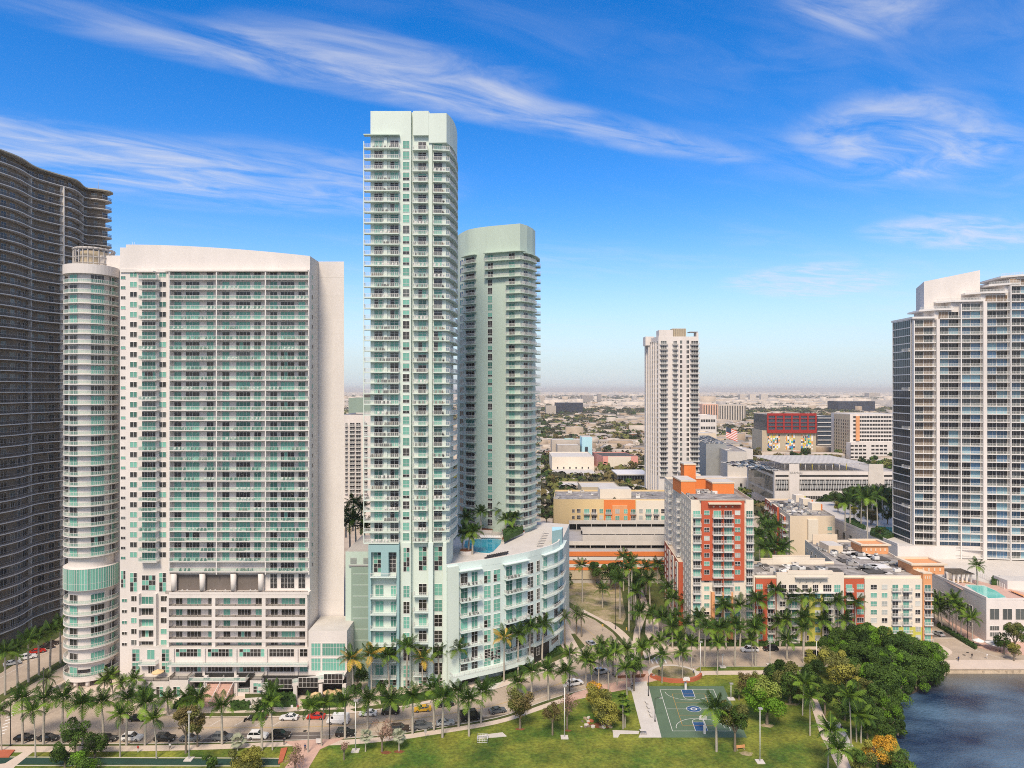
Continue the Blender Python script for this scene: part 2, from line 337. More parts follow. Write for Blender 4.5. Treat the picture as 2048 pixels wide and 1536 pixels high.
def win_mesh(w, h, cols, rows, v, frame='white_trim', t=.07, depth=.10, sets=('teal_glass', 'dark_glass', 'teal_dim', 'grey_glass', 'curtain')):
    w, h = round(w, 1), round(h, 1); key = ('win', w, h, cols, rows, v, frame, t, depth, sets)
    def mk(b):
        xs = [-w / 2 + w * i / cols for i in range(cols + 1)]; zs = [h * i / rows for i in range(rows + 1)] if not isinstance(rows, tuple) else [h * r for r in rows]
        b.box(-w / 2 - t, w / 2 + t, -depth, .05, -t, 0, frame); b.box(-w / 2 - t, w / 2 + t, -depth, .05, h, h + t, frame)
        b.box(-w / 2 - t, -w / 2, -depth, .05, 0, h, frame); b.box(w / 2, w / 2 + t, -depth, .05, 0, h, frame)
        for x in xs[1:-1]: b.box(x - t / 2, x + t / 2, -depth + .02, .02, 0, h, frame)
        for z in zs[1:-1]: b.box(-w / 2, w / 2, -depth + .03, .01, z - t / 2, z + t / 2, frame)
        rr = random.Random(v * 31 + cols)
        for i in range(len(xs) - 1):
            for j in range(len(zs) - 1):
                nz_ = len(zs) - 1
                if v == 0: m = sets[0]
                elif v == 1: m = sets[1]
                elif v == 2: m = sets[0] if (j + .5) / nz_ > .5 else sets[1]
                elif v == 3: m = sets[2]
                elif v == 4: m = sets[3]
                elif v == 5: m = rr.choice((sets[0], sets[1], sets[1]))
                else: m = sets[4]
                b.q([(xs[i], -.03, zs[j]), (xs[i + 1], -.03, zs[j]), (xs[i + 1], -.03, zs[j + 1]), (xs[i], -.03, zs[j + 1])], m)
    return cached(key, 'window', mk)
def rv(teal=.45):
    teal *= .85
    r = R.random()
    if r < teal: return 0
    r = (r - teal) / (1 - teal)
    return 1 if r < .55 else 2 if r < .62 else 3 if r < .78 else 4 if r < .88 else 5
def window(T, path, px0, px1, z, h, cols=2, rows=1, v=None, teal=.45, out=0.0, name='window', **k):
    d0, d1 = path.d(px0), path.d(px1); window_d(T, path, d0, d1, z, h, cols, rows, v, teal, out, name, **k)
def window_d(T, path, d0, d1, z, h, cols=2, rows=1, v=None, teal=.45, out=0.0, name='window', **k):
    dm = (d0 + d1) / 2; p, u = path.at(dm, out)
    T.part(name, win_mesh(d1 - d0, h, cols, rows, rv(teal) if v is None else v, **k), (p.x, p.y, z), atan2(u.y, u.x))
def poly_from(path, depth_pts): return [tuple(p) for p in path.p] + list(depth_pts)
# ================================================================== SETTING: water, ground, streets, park
def ccw(P):
    a = sum(P[i][0] * P[(i + 1) % len(P)][1] - P[(i + 1) % len(P)][0] * P[i][1] for i in range(len(P)))
    return list(P) if a > 0 else list(reversed(P))
def GP(L, z=0.0): return [G(p[0], p[1], z) for p in L]
def smooth(P, n=6):
    P = [Vector(p) for p in P]; out = []
    for i in range(len(P) - 1):
        a, b, c, d = P[max(i - 1, 0)], P[i], P[i + 1], P[min(i + 2, len(P) - 1)]
        for k in range(n):
            t = k / n; out.append(tuple(.5 * ((2 * b) + (c - a) * t + (2 * a - 5 * b + 4 * c - d) * t * t + (3 * b - 3 * c + d - a) * t ** 3)))
    return out + [tuple(P[-1])]
def offset_line(P, w):
    P = [Vector(p) for p in P]; r = []
    for i, p in enumerate(P):
        u = (P[min(i + 1, len(P) - 1)] - P[max(i - 1, 0)]).normalized(); r.append(tuple(p + Vector((-u.y, u.x)) * w))
    return r
def slab(name, P, top, thick, m, kind='structure'):
    b = MB(); b.prism(ccw(P), top - thick, top, m); return tag(obj(name, b), kind=kind)
def sheet(b, P, z, m): b.q([(p[0], p[1], z) for p in ccw(P)], m)
def line(b, P, w, z, m):
    A = offset_line(P, w / 2); B = offset_line(P, -w / 2)
    for i in range(len(P) - 1): b.q([(*B[i], z), (*B[i + 1], z), (*A[i + 1], z), (*A[i], z)], m)
# water material
wm = bpy.data.materials.new('bay_water'); wm.use_nodes = True; t = wm.node_tree; p = t.nodes['Principled BSDF']
geo = t.nodes.new('ShaderNodeNewGeometry')
def tn(sc, det, sq=(1, 1, 1)):
    mp = t.nodes.new('ShaderNodeMapping'); mp.inputs['Scale'].default_value = sq; mp.inputs['Rotation'].default_value = (0, 0, .35); t.links.new(geo.outputs['Position'], mp.inputs[0])
    n = t.nodes.new('ShaderNodeTexNoise'); n.inputs['Scale'].default_value = sc; n.inputs['Detail'].default_value = det; t.links.new(mp.outputs[0], n.inputs['Vector']); return n.outputs[0]
rmp = t.nodes.new('ShaderNodeValToRGB'); t.links.new(tn(.045, 7, (1, 1.8, 1)), rmp.inputs[0])
rmp.color_ramp.elements[0].position = .36; rmp.color_ramp.elements[0].color = (.004, .018, .058, 1)
rmp.color_ramp.elements[1].position = .66; rmp.color_ramp.elements[1].color = (.085, .155, .235, 1)
shl = t.nodes.new('ShaderNodeMixRGB'); sp = t.nodes.new('ShaderNodeSeparateXYZ'); t.links.new(geo.outputs['Position'], sp.inputs[0]); mr = t.nodes.new('ShaderNodeMapRange'); t.links.new(sp.outputs['Y'], mr.inputs[0]); mr.inputs[1].default_value = 193; mr.inputs[2].default_value = 207; mr.inputs[4].default_value = .75
t.links.new(mr.outputs[0], shl.inputs[0]); t.links.new(rmp.outputs[0], shl.inputs[1]); shl.inputs[2].default_value = (.17, .14, .09, 1); t.links.new(shl.outputs[0], p.inputs['Base Color']); p.inputs['Roughness'].default_value = .13; p.inputs['Specular IOR Level'].default_value = .35
bp = t.nodes.new('ShaderNodeBump'); bp.inputs['Strength'].default_value = .9; bp.inputs['Distance'].default_value = .35; t.links.new(tn(1.1, 5, (1, 2.2, 1)), bp.inputs['Height']); t.links.new(bp.outputs[0], p.inputs['Normal'])
MATS['bay_water'] = wm
b = MB(); b.q([(-12000, -4000, -1.2), (14000, -4000, -1.2), (14000, 400, -1.2), (-12000, 400, -1.2)], 'bay_water'); structure('bay_water', b)
shore = smooth(GP([(1905, 1620), (1850, 1556), (1802, 1500), (1788, 1445), (1796, 1395), (1835, 1372), (1875, 1352), (1892, 1338)]), 4)
sea = [(190, 207.6), (400, 207), (14000, 207)]
# the land as one sheet to the horizon
b = MB(); b.q([(p_[0], p_[1], -.05) for p_ in ccw([(-12000, 100), (60, 100)] + shore + sea + [(45000, 207), (45000, 60000), (-45000, 60000), (-45000, 100)])], 'city_ground'); structure('ground', b)
b = MB(); P = [(60, 100)] + shore + sea                              # seawall and rocky edge down into the water
for a_, c_ in zip(P, P[1:]): b.q([(*a_, -.05), (*c_, -.05), (c_[0] + .0, c_[1] - 1.2, -3), (a_[0] + .0, a_[1] - 1.2, -3)], 'seawall' if a_[1] > 205 else 'dark_bark')
structure('shore_edge', b)
slab('street', GP([(-300, 1500), (600, 1495), (1240, 1390), (1500, 1340), (1885, 1339), (2500, 1339), (2500, 1100), (1900, 1050), (1700, 1000), (1100, 1000), (600, 1000), (-900, 1150)]), 0.0, .04, 'asphalt')
SCpx = [(-300, 1490), (300, 1488), (560, 1482), (700, 1477), (800, 1467), (850, 1460), (993, 1436), (1080, 1406), (1130, 1390), (1200, 1372), (1262, 1360)]
SNpx = [(-300, 1495), (300, 1492), (560, 1485), (700, 1480), (800, 1471), (850, 1464), (993, 1441), (1080, 1412), (1130, 1396), (1200, 1379), (1262, 1364)]
SSpx = [(-300, 1508), (300, 1503), (560, 1494), (700, 1490), (800, 1480), (850, 1473), (993, 1449), (1080, 1421), (1130, 1405), (1200, 1390), (1262, 1372)]
SC, SN, SS = (smooth(GP(l), 5) for l in (SCpx, SNpx, SSpx))
slab('park_verge', SC + list(reversed(SN)), .10, .25, 'verge_grass')
slab('park_sidewalk', SN + list(reversed(SS)), .14, .3, 'pavement')
b = MB()
for a_, c_ in ((SC, .15),):
    line(b, a_, .3, .145, 'kerb'); 
structure('park_kerb', b)
lawn = SS + GP([(1270, 1372), (1385, 1345), (1400, 1334), (1750, 1334), (1880, 1334)]) + list(reversed(shore)) + [(55, 104), (-260, 104)]
slab('park_lawn', lawn, .11, .6, 'grass')
b = MB(); line(b, GP([(1385, 1333.5), (1760, 1333.5)]), .35, .15, 'kerb'); structure('park_kerb_east', b)
slab('park_path_north', GP([(1383, 1343), (1605, 1341), (1605, 1349), (1383, 1351)]), .16, .2, 'pavement')
b = MB(); sheet(b, GP([(-60, 1516), (560, 1519), (560, 1531), (-60, 1530)]), .116, 'strip_green'); structure('jogging_strip', b)
b = MB(); line(b, GP([(-60, 1514.5), (560, 1517.5)]), .3, .122, 'kerb'); line(b, GP([(-60, 1532), (560, 1533)]), .3, .122, 'kerb'); structure('jogging_strip_kerb', b)
slab('brick_plaza', GP([(566, 1484), (690, 1477), (640, 1500), (618, 1536), (625, 1600), (545, 1600), (570, 1536), (600, 1500)]), .17, .2, 'brick_paving')
slab('brick_crossing', GP([(1128, 1398), (1150, 1386), (1215, 1368), (1262, 1360), (1262, 1378), (1175, 1394), (1140, 1404)]), .15, .2, 'brick_paving')
slab('brick_apron', GP([(1232, 1352), (1262, 1338), (1310, 1345), (1345, 1356), (1310, 1362), (1262, 1366)]), .155, .2, 'brick_paving')
slab('palm_bed', GP([(1228, 1353), (1292, 1349), (1288, 1356), (1235, 1357)]), .19, .1, 'mulch')
# court, white terrace, round plaza
def Q(px, py): return G(px, py)
slab('court', GP([(1297, 1373), (1447, 1373), (1494, 1476), (1323, 1476)]), .13, .3, 'court_green')
cx0, cx1 = Q(1323, 1428)[0], Q(1465, 1428)[0]
b = MB(); A0, A1, B0, B1 = (Vector(Q(*p_)) for p_ in ((1320, 1380), (1427, 1380), (1345, 1463), (1462, 1463)))    # far-left, far-right, near-left, near-right
def cp(u, v): return tuple((A0.lerp(A1, u)).lerp(B0.lerp(B1, u), v))
def seg(u0, v0, u1, v1, m='white_line', w=.11, z=.142): line(b, [cp(u0, v0), cp(u1, v1)], w, z, m)
for v0, v1 in ((0, .195), (.805, 1)): sheet(b, [cp(.395, v0), cp(.605, v0), cp(.605, v1), cp(.395, v1)], .136, 'court_blue')
for a_ in ((0, 0, 1, 0), (1, 0, 1, 1), (1, 1, 0, 1), (0, 1, 0, 0), (0, .5, 1, .5)): seg(*a_)
for v0, s_ in ((0, 1), (1, -1)):
    for u in (.395, .605): seg(u, v0, u, v0 + s_ * .195)
    seg(.395, v0 + s_ * .195, .605, v0 + s_ * .195)
    line(b, [cp(.5 + .105 * cos(t_), v0 + s_ * (.195 + .07 * sin(t_))) for t_ in [pi * i / 12 for i in range(13)]], .11, .143, 'white_line')
    line(b, [cp(.5 + .42 * cos(t_), v0 + s_ * (.06 + .22 * sin(t_))) for t_ in [pi * i / 18 for i in range(19)]], .11, .143, 'white_line')
def ell(u, v, ru, rv_, n=28): return [cp(u + ru * cos(2 * pi * i / n), v + rv_ * sin(2 * pi * i / n)) for i in range(n + 1)]
sheet(b, ell(.5, .5, .13, .073)[:-1], .139, 'court_blue'); line(b, ell(.5, .5, .13, .073), .11, .147, 'white_line'); line(b, ell(.5, .5, .05, .028), .25, .147, 'white_line')
for a_ in ((.2, .12, .8, .12), (.2, .88, .8, .88), (.2, .12, .2, .88), (.8, .12, .8, .88), (.2, .35, .8, .35), (.2, .65, .8, .65)): seg(*a_, 'court_orange', .1, .150)
structure('court_markings', b)
slab('white_terrace', GP([(1265, 1352), (1292, 1352), (1295, 1373), (1297, 1373), (1323, 1476), (1277, 1476), (1283, 1462), (1262, 1380)]), .15, .3, 'concrete_light')
slab('white_terrace_edge', GP([(1225, 1461), (1279, 1463), (1277, 1469), (1240, 1469), (1236, 1476), (1227, 1476)]), .145, .3, 'concrete_light')
b = MB(); n = 40; cxw, cyw = Q(1347, 1347); rx, ry = 7.6, 6.2
b.prism([(cxw + rx * cos(2 * pi * i / n), cyw + ry * sin(2 * pi * i / n)) for i in range(n)], 0, .2, 'concrete_light'); structure('round_plaza', b)
b = MB()
b.prism([(cxw + (rx - 1.2) * cos(2 * pi * i / n), cyw + (ry - 1) * sin(2 * pi * i / n)) for i in range(n)], .2, .214, 'sandy_soil'); structure('round_plaza_inlay', b)
T = Thing('seat_wall', (cxw, cyw, 0), 'curved brick red seat wall around the south side of the round plaza', 'wall')
b = MB(); pts = []
for i in range(25):
    a_ = radians(205 + i * 5.6); pts.append((cxw + (rx + .5) * cos(a_), cyw + (ry + .5) * sin(a_)))
O = offset_line(pts, .35); I = offset_line(pts, -.35)
for i in range(24): b.prism(ccw([pts[i], O[i], O[i + 1], pts[i + 1]]) if False else ccw([I[i], O[i], O[i + 1], I[i + 1]]), .1, 1.2, 'red_paving')
T.world('wall_body', b); T.finish()
slab('east_path', GP([(1618, 1398), (1634, 1398), (1652, 1440), (1700, 1498), (1688, 1500), (1705, 1545), (1680, 1545), (1640, 1470)]), .15, .2, 'pavement')
slab('east_terrace', GP([(1652, 1444), (1680, 1446), (1708, 1496), (1672, 1494)]), .17, .2, 'concrete_light')
for a_ in ((1585, 1409, 30, 5), (1534, 1452, 28, 6), (1493, 1508, 27, 7), (772, 1506, 22, 5), (798, 1504, 22, 5), (1040, 1459, 20, 4), (1200, 1452, 45, 9), (1135, 1462, 16, 3)):
    q = Q(a_[0], a_[1]); b = MB(); n = 14; k = q[1] / F
    b.prism([(q[0] + a_[2] * .5 * k * (1 + .2 * sin(i * 2.3)) * cos(2 * pi * i / n), q[1] + a_[3] * 1.2 * k * (1 + .2 * cos(i * 1.7)) * sin(2 * pi * i / n)) for i in range(n)], .0, .125, 'mulch' if a_[0] not in (1585, 1493, 1534) else 'sandy_soil'); structure('tree_bed', b)
# north blocks
NC = smooth(GP([(300, 1426), (350, 1433), (450, 1435), (600, 1434), (690, 1428), (760, 1420), (820, 1413), (900, 1398), (985, 1380), (1050, 1358), (1100, 1341), (1137, 1329), (1162, 1312), (1160, 1292), (1145, 1264), (1125, 1240), (1095, 1225)]), 4)
slab('tower_block', NC + GP([(600, 1235), (330, 1235), (230, 1290), (135, 1357), (72, 1394), (140, 1402), (240, 1405), (262, 1418)]), .12, .3, 'pavement')
b = MB(); line(b, NC, .3, .135, 'kerb'); structure('tower_block_kerb', b)
for P in ([(345, 1428), (450, 1427), (560, 1425), (690, 1419), (690, 1427), (600, 1432), (450, 1434), (350, 1432)], [(700, 1419), (800, 1404), (880, 1390), (885, 1396), (800, 1413), (710, 1424)], [(960, 1368), (1040, 1340), (1100, 1318), (1135, 1300), (1140, 1310), (1100, 1328), (1045, 1350), (975, 1373)], [(1142, 1268), (1150, 1268), (1170, 1292), (1160, 1300)]):
    slab('verge', GP(P), .14, .2, 'verge_grass')
slab('driveway', GP([(925, 1390), (955, 1368), (1000, 1352), (1010, 1362), (990, 1378), (940, 1394)]), .135, .1, 'concrete_light')
slab('left_median', GP([(-60, 1425), (10, 1385), (120, 1322), (230, 1262), (234, 1270), (125, 1333), (15, 1396), (-40, 1434)]), .14, .3, 'verge_grass')
slab('left_block', GP([(-300, 1500), (-300, 1250), (0, 1200), (330, 1160), (330, 1190), (128, 1268), (0, 1347), (-200, 1460)]), .10, .3, 'verge_grass')
slab('east_block', GP([(1252, 1318), (1298, 1321), (1335, 1300), (1700, 1299), (1800, 1305), (1858, 1308), (1858, 1240), (1600, 1090), (1500, 1050), (1095, 1050), (1100, 1190), (1150, 1222), (1190, 1240), (1225, 1265), (1245, 1290)]), .12, .3, 'verge_grass')
slab('east_sidewalk', GP([(1335, 1301), (1700, 1299.5), (1700, 1294), (1330, 1294), (1322, 1310)]), .16, .2, 'pavement')
slab('curved_sidewalk', offset_line(smooth(GP([(1252, 1314), (1246, 1290), (1224, 1264), (1190, 1240), (1150, 1221)]), 4), -1.0) + list(reversed(offset_line(smooth(GP([(1252, 1314), (1246, 1290), (1224, 1264), (1190, 1240), (1150, 1221)]), 4), -4.0))), .15, .1, 'pavement')
slab('ramp_walk', GP([(1262, 1312), (1272, 1312), (1282, 1262), (1298, 1215), (1280, 1165), (1272, 1165), (1284, 1215), (1268, 1262)]), .16, .1, 'pavement')
slab('ramp_walk', GP([(1290, 1318), (1330, 1300), (1345, 1285), (1318, 1262), (1316, 1238), (1292, 1240), (1290, 1270), (1300, 1290), (1285, 1305)]), .165, .1, 'pavement')
slab('east_courtyard', GP([(1305, 1228), (1330, 1222), (1345, 1262), (1318, 1262)]), .15, .1, 'asphalt_dark')
slab('vacant_lot', GP([(1138, 1165), (1238, 1160), (1252, 1235), (1245, 1250), (1210, 1242), (1135, 1203)]), .18, .2, 'sandy_soil')
slab('promenade', GP([(1868, 1338), (2600, 1338), (2600, 1321), (1900, 1321), (1868, 1326)]), .16, .3, 'pavement')
slab('promenade_corner', smooth(GP([(1860, 1290), (1880, 1290), (1905, 1304), (1890, 1314), (1865, 1316), (1858, 1300)]), 3)[:-1], .15, .3, 'pavement')
slab('podium_sidewalk', smooth(GP([(1868, 1222), (1905, 1254), (1935, 1282), (1975, 1300), (2100, 1312), (2600, 1312)]), 3) + GP([(2600, 1270), (1975, 1285), (1880, 1210)]), .15, .3, 'brick_paving')
# street markings
b = MB()
def dash(P, w, m, on, off_, z=.008):
    Pv = [Vector(p_) for p_ in P]; acc = 0; 
    for a_, c_ in zip(Pv, Pv[1:]):
        L = (c_ - a_).length; u = (c_ - a_).normalized(); s_ = 0
        while s_ < L:
            if (acc + s_) % (on + off_) < on: e = min(L, s_ + .5); line(b, [tuple(a_ + u * s_), tuple(a_ + u * e)], w, z, m)
            s_ += .5
        acc += L
CL = smooth(GP([(300, 1456), (560, 1455), (700, 1450), (800, 1441), (900, 1427), (1000, 1408), (1080, 1381), (1140, 1360), (1180, 1345)]), 5)
line(b, offset_line(CL, .12), .1, .008, 'yellow_line'); line(b, offset_line(CL, -.12), .1, .008, 'yellow_line')
for k, l in ((2.35, SC),): line(b, offset_line(l[4:46], k), .1, .008, 'white_line')
LC = GP([(-80, 1458), (0, 1425), (130, 1352), (240, 1290)])
dash(LC, .12, 'white_line', 3, 6)
dash(GP([(-60, 1383), (0, 1356), (128, 1285), (240, 1224)]), .12, 'white_line', 30, .1)
S2 = smooth(GP([(1150, 1222), (1190, 1240), (1225, 1265), (1245, 1290)]), 6)
for i, (a_, c_) in enumerate(zip(offset_line(S2, .3), offset_line(S2, 4.6))):           # angled parking bays along the curved street
    if i % 1 == 0: line(b, [a_, c_], .12, .008, 'white_line')
line(b, smooth(GP([(1210, 1300), (1195, 1278), (1168, 1255), (1130, 1232)]), 5), .12, .009, 'yellow_line')
for px in (415, 430, 475, 495, 540, 560, 590, 605, 650): line(b, [Q(px - 60 + 20, 1487), Q(px - 45 + 20, 1462)] if px < 600 else [Q(px, 1484), Q(px + 8, 1462)], .12, .008, 'white_line') if px in (415, 475, 540) else None
for px in (372, 420, 468, 510, 545): line(b, [Q(px, 1452), Q(px + 26, 1437)], .12, .008, 'white_line')
for k in range(4): line(b, [Q(1296 + k * 9, 1308), Q(1306 + k * 9, 1327)], .45, .008, 'white_line')
for k in range(7): line(b, [Q(-2 + k * 3, 1470 - k * 7), Q(10 + k * 3, 1466 - k * 7)], .5, .008, 'white_line')
line(b, smooth(GP([(1880, 1230), (1925, 1270), (1990, 1300), (2060, 1312)]), 4), .12, .008, 'yellow_line')
for P in (GP([(1865, 1262), (1900, 1262)]), GP([(1868, 1276), (1926, 1276)])): line(b, P, .45, .009, 'white_line')
line(b, smooth(GP([(1905, 1276), (1950, 1300), (2000, 1315)]), 3), .12, .009, 'white_line')
sheet(b, GP([(1862, 1263), (1905, 1263), (1925, 1275), (1866, 1275)]), .005, 'asphalt_dark')
for (x, y) in ((360, 1457), (610, 1462), (880, 1440), (1915, 1318), (1935, 1305), (1928, 1310), (1958, 1322), (2010, 1316), (1955, 1260), (1235, 1340), (1470, 1312), (1390, 1312)):
    q = Q(x, y); b.prism([(q[0] + .5 * cos(i * pi / 4), q[1] + .5 * sin(i * pi / 4)) for i in range(8)], 0, .007 + .001 * (x % 3), 'metal_dark')
structure('street_markings', b)
# parking tarmac under the south row of cars
b = MB(); sheet(b, GP([(395, 1486), (425, 1468), (640, 1464), (640, 1482)]), .003, 'asphalt_dark'); structure('parking_lane', b)
# far streets
b = MB()
def street(P, w, m='asphalt', z=-.01):
    Pw = smooth(GP(P), 4); line(b, Pw, w, z, m)
street([(1068, 1120), (1080, 1040), (1088, 980), (1084, 930), (1088, 900), (1100, 872), (1110, 850)], 13)
street([(1212, 985), (1200, 950), (1190, 915), (1182, 890), (1172, 860)], 9)
street([(1330, 985), (1292, 930), (1262, 893), (1232, 862), (1210, 842), (1195, 828), (1185, 815)], 16)
street([(1000, 965), (1140, 962), (1300, 958)], 10); street([(1060, 893), (1220, 888), (1300, 880)], 9); street([(1060, 855), (1300, 850)], 10)
street([(1400, 975), (1500, 985), (1790, 1012)], 12); street([(1480, 905), (1800, 912)], 14); street([(1400, 845), (1700, 850)], 12); street([(1400, 822), (1800, 822)], 14); street([(1440, 870), (1420, 850), (1405, 835)], 12)
structure('far_streets', b)
# haze over the whole place
hb = MB(); hb.box(-47000, 47000, -5000, 62000, -4.5, 175, 'white_paint')
haze = obj('haze', hb); haze.data.materials.clear()
hm = bpy.data.materials.new('haze'); hm.use_nodes = True; t = hm.node_tree; t.nodes.clear()
o_ = t.nodes.new('ShaderNodeOutputMaterial'); v_ = t.nodes.new('ShaderNodeVolumePrincipled'); v_.inputs['Color'].default_value = (.98, .93, .86, 1); v_.inputs['Density'].default_value = .00007; v_.inputs['Anisotropy'].default_value = 0.2
t.links.new(v_.outputs[0], o_.inputs['Volume']); haze.data.materials.append(hm); tag(haze, 'thin pale haze over the city towards the horizon', 'haze', kind='stuff')
# ================================================================== THE WHITE TOWER WITH THE ROUND CORNER
YW = 195.0; kW = F / YW
wx = lambda px: (px - 1024) / kW
wz = lambda py: H - (py - HZ) / kW
T = Thing('apartment_tower', (wx(470), YW, 0), 'white apartment tower with green glass balconies and a round corner turret', 'tower')
face = Path([(wx(226), YW), (wx(620), YW)])
YB = YW - 1.75; FLW = 20.2 * YB / F; top_z = Zh(557.6, YB); fd = lambda px, dep=1.75: X(px, YW - dep) - face.p[0].x       # balcony edges were read at the balcony front
b = MB()
# main slab of the tower with its arched parapet
pts = [(252, 489)] + [(252 + (620 - 252) * i / 16, 489 + 23 * (i / 16) ** 1.8) for i in range(1, 17)]
front = [(wx(x), wz(y)) for x, y in pts]
prof = [(wx(240), wz(1300)), (wx(620), wz(1300))] + list(reversed(front)) + [(wx(252), wz(495)), (wx(240), wz(495))]
y0, y1 = YW, YW + 24
n = len(prof); base = len(b.v); b.v += [(x, y0, z) for x, z in prof] + [(x, y1, z) for x, z in prof]
b.f.append(tuple(base + i for i in range(n))); b.m.append('white_paint'); b.sm.append(False)
b.f.append(tuple(base + n + n - 1 - i for i in range(n))); b.m.append('white_paint'); b.sm.append(False)
for i in range(n):
    j = (i + 1) % n; b.f.append((base + j, base + i, base + n + i, base + n + j)); b.m.append('white_paint'); b.sm.append(False)
b.box(wx(242), wx(620), YW - .35, YW - .01, wz(545), wz(538.5), 'white_paint')      # lip under the parapet
T.world('wall', b)
# blank right wing set back
yr = YW + 8.5; wxr = lambda px: X(px, yr)
b = MB(); b.prism([(wx(620) + .01, yr), (wxr(688), yr), (X(684, yr + 18), yr + 18), (wx(620) + .01, yr + 18)], 0, Zh(523, yr), 'white_paint'); T.world('wing', b)
b = MB()
for py in (555, 592, 630, 668, 810, 950, 1090, 1200): T.part('wall_joint', MB().box(wx(620) + .02, wxr(688), yr - .012, yr, Zh(py, yr), Zh(py, yr) + .07, 'concrete_light'), (0, 0, 0))
for k in range(30):                                                                # narrow windows in the return wall
    T.part('window', win_mesh(1.0, 1.1, 1, 1, rv(.4)), (wx(620) + 0.001, YW + 2.2, top_z - k * FLW + .5), pi / 2)
# glazed balcony bays
bays = [(338, 432.5, [(349, 363, 2), (372, 399, 4), (414, 427, 2)]), (432.5, 530, [(445, 459, 2), (473, 500, 4), (509, 522, 2)]), (530, 618, [(541, 554, 2), (562, 588.5, 4), (597, 610.5, 2)])]
CHAIRS = []
for k in range(30):
    z = top_z - k * FLW
    for bi, (x0, x1, ws) in enumerate(bays):
        d0, d1 = fd(x0 + .3), fd(x1 - .3)
        balcony(T, face, d0, d1, 1.75, z, 'teal', 'white_trim', .2)
        CHAIRS.append((face, d0, d1, z, 1.0, k, ('left', 'middle', 'right')[bi]))
        if k < 29 or bi == 2:
            t_ = R.choice((.2, .55, .8))
            for (a_, c_, n_) in ws: window(T, face, a_, c_, z + .02, 2.25, n_, 1, teal=t_)
    if k < 29:
        # stacked balcony column, the punched windows and the small bathroom windows
        d0, d1 = fd(276, 2.1), fd(313, 2.1); balcony(T, face, d0, d1, 2.1, z, 'teal', 'white_trim', .2); CHAIRS.append((face, d0, d1, z, 1.2, k, 'stacked'))
        window(T, face, 284.5, 311, z + .02, 2.25, 5, 1, teal=.45)
        window(T, face, 260.5, 274, z + .85, 1.35, 2, 1, teal=.5); window(T, face, 319, 332, z + .85, 1.35, 2, 1, teal=.5)
        window(T, face, 242, 251, z + .2, .85, 2, 1, teal=.25)
b = MB()                                                                            # party walls between the balcony bays
for px in (338, 432.5, 530.5, 617.5): b.box(X(px, YB) - .14, X(px, YB) + .14, YW - 1.7, YW - .02, wz(1146), wz(545), 'white_trim')
b.box(wx(336), wx(619), YW - 1.9, YW - .02, wz(545), wz(541.5), 'white_paint')
b.box(wx(275), wx(314), YW - 2.0, YW - .02, wz(546), wz(543.5), 'white_paint')
T.world('party_wall', b)
# open terrace storey with fat columns, and the tall glazing beside it
b = MB(); b.box(wx(343), wx(528), YW - .06, YW - .02, wz(1183), wz(1149), 'asphalt_dark'); T.world('terrace_shade_panel', b)  # flat dark panel, its colour standing for shade inside the open storey
for px in (348, 405, 467, 522):
    b = MB(); b.tube((0, 0, 0), (0, 0, wz(1148) - wz(1185)), .75, .85, 'white_paint', 10); T.part('column', b, (X(px, YW - .9), YW - .9, Zh(1184, YW - .9)))
for (a_, c_, n_) in ((541, 554, 2), (562, 588.5, 4), (597, 610.5, 2)): window(T, face, a_, c_, wz(1176), 4.0, n_, (0, .36, .72, 1), v=R.choice((1, 5, 1)))
for (a_, c_) in ((260.5, 274), (319, 332)): window(T, face, a_, c_, wz(1183), 5.3, 2, 4, v=5)
window(T, face, 284.5, 311, wz(1180), 4.2, 4, 3, v=5); window(T, face, 242.5, 251, wz(1175), 4.8, 2, 4, v=5)
b = MB(); strip(b, face, fd(339), fd(619), -.05, 2.0, Zh(1189, YB), Zh(1184, YB), 'white_paint'); T.world('terrace_slab', b)
b = MB(); rail_run(b, [Vector((wx(338), YW - 1.9)), Vector((wx(619), YW - 1.9))], wz(1184), 'smoke', .9); T.world('terrace_railing', b)
# loggia storeys in a white frame
loggia = [(343, 430), (437, 528.5), (536, 615)]
FL2 = (1276 - 1189) / 4 / kW
for k in range(6):
    zt = wz(1186) - .0 - k * (21.9 / kW)
    b = MB(); b.box(wx(341), wx(618.5), YW - 2.0, YW - .03, zt - .85, zt, 'white_paint'); T.part('spandrel', b, (0, 0, 0))
    if k < 5:
        zf = zt - 21.9 / kW
        for (x0, x1), ws in zip(loggia, ([(352.5, 365, 2), (375, 402, 4), (417, 430, 2)], [(447.5, 460.5, 2), (476, 502, 4), (511.5, 524, 2)], [(542.5, 555.5, 2), (563.5, 590, 4), (599, 613, 2)])):
            t_ = R.choice((.1, .5, .2)); zz = zf - .0
            for (a_, c_, n_) in ws: window(T, face, a_, c_, zz + .02, 2.1, n_, 1, teal=t_)
            b = MB(); rail_run(b, [Vector((wx(x0), YW - 1.85)), Vector((wx(x1), YW - 1.85))], zz, 'smoke', .55); T.part('railing', b, (0, 0, 0))
        window(T, face, 284, 311, zf + .02, 2.1, 4, 1, teal=.3)
        window(T, face, 263, 276, zf + .85, 1.35, 2, 1, teal=.5); window(T, face, 322, 335, zf + .85, 1.35, 2, 1, teal=.5); window(T, face, 244, 254, zf + .6, .8, 2, 1, teal=.1)
        b = MB(); b.box(wx(281), wx(313), YW - 1.2, YW - .03, zf - .85, zf - .02, 'white_paint'); T.part('spandrel', b, (0, 0, 0))
b = MB()
for (a_, c_) in ((340, 344.5), (429.5, 436.5), (528.5, 536), (614.5, 619)): b.box(wx(a_), wx(c_), YW - 1.95, YW - .03, wz(1300), wz(1192), 'white_paint')
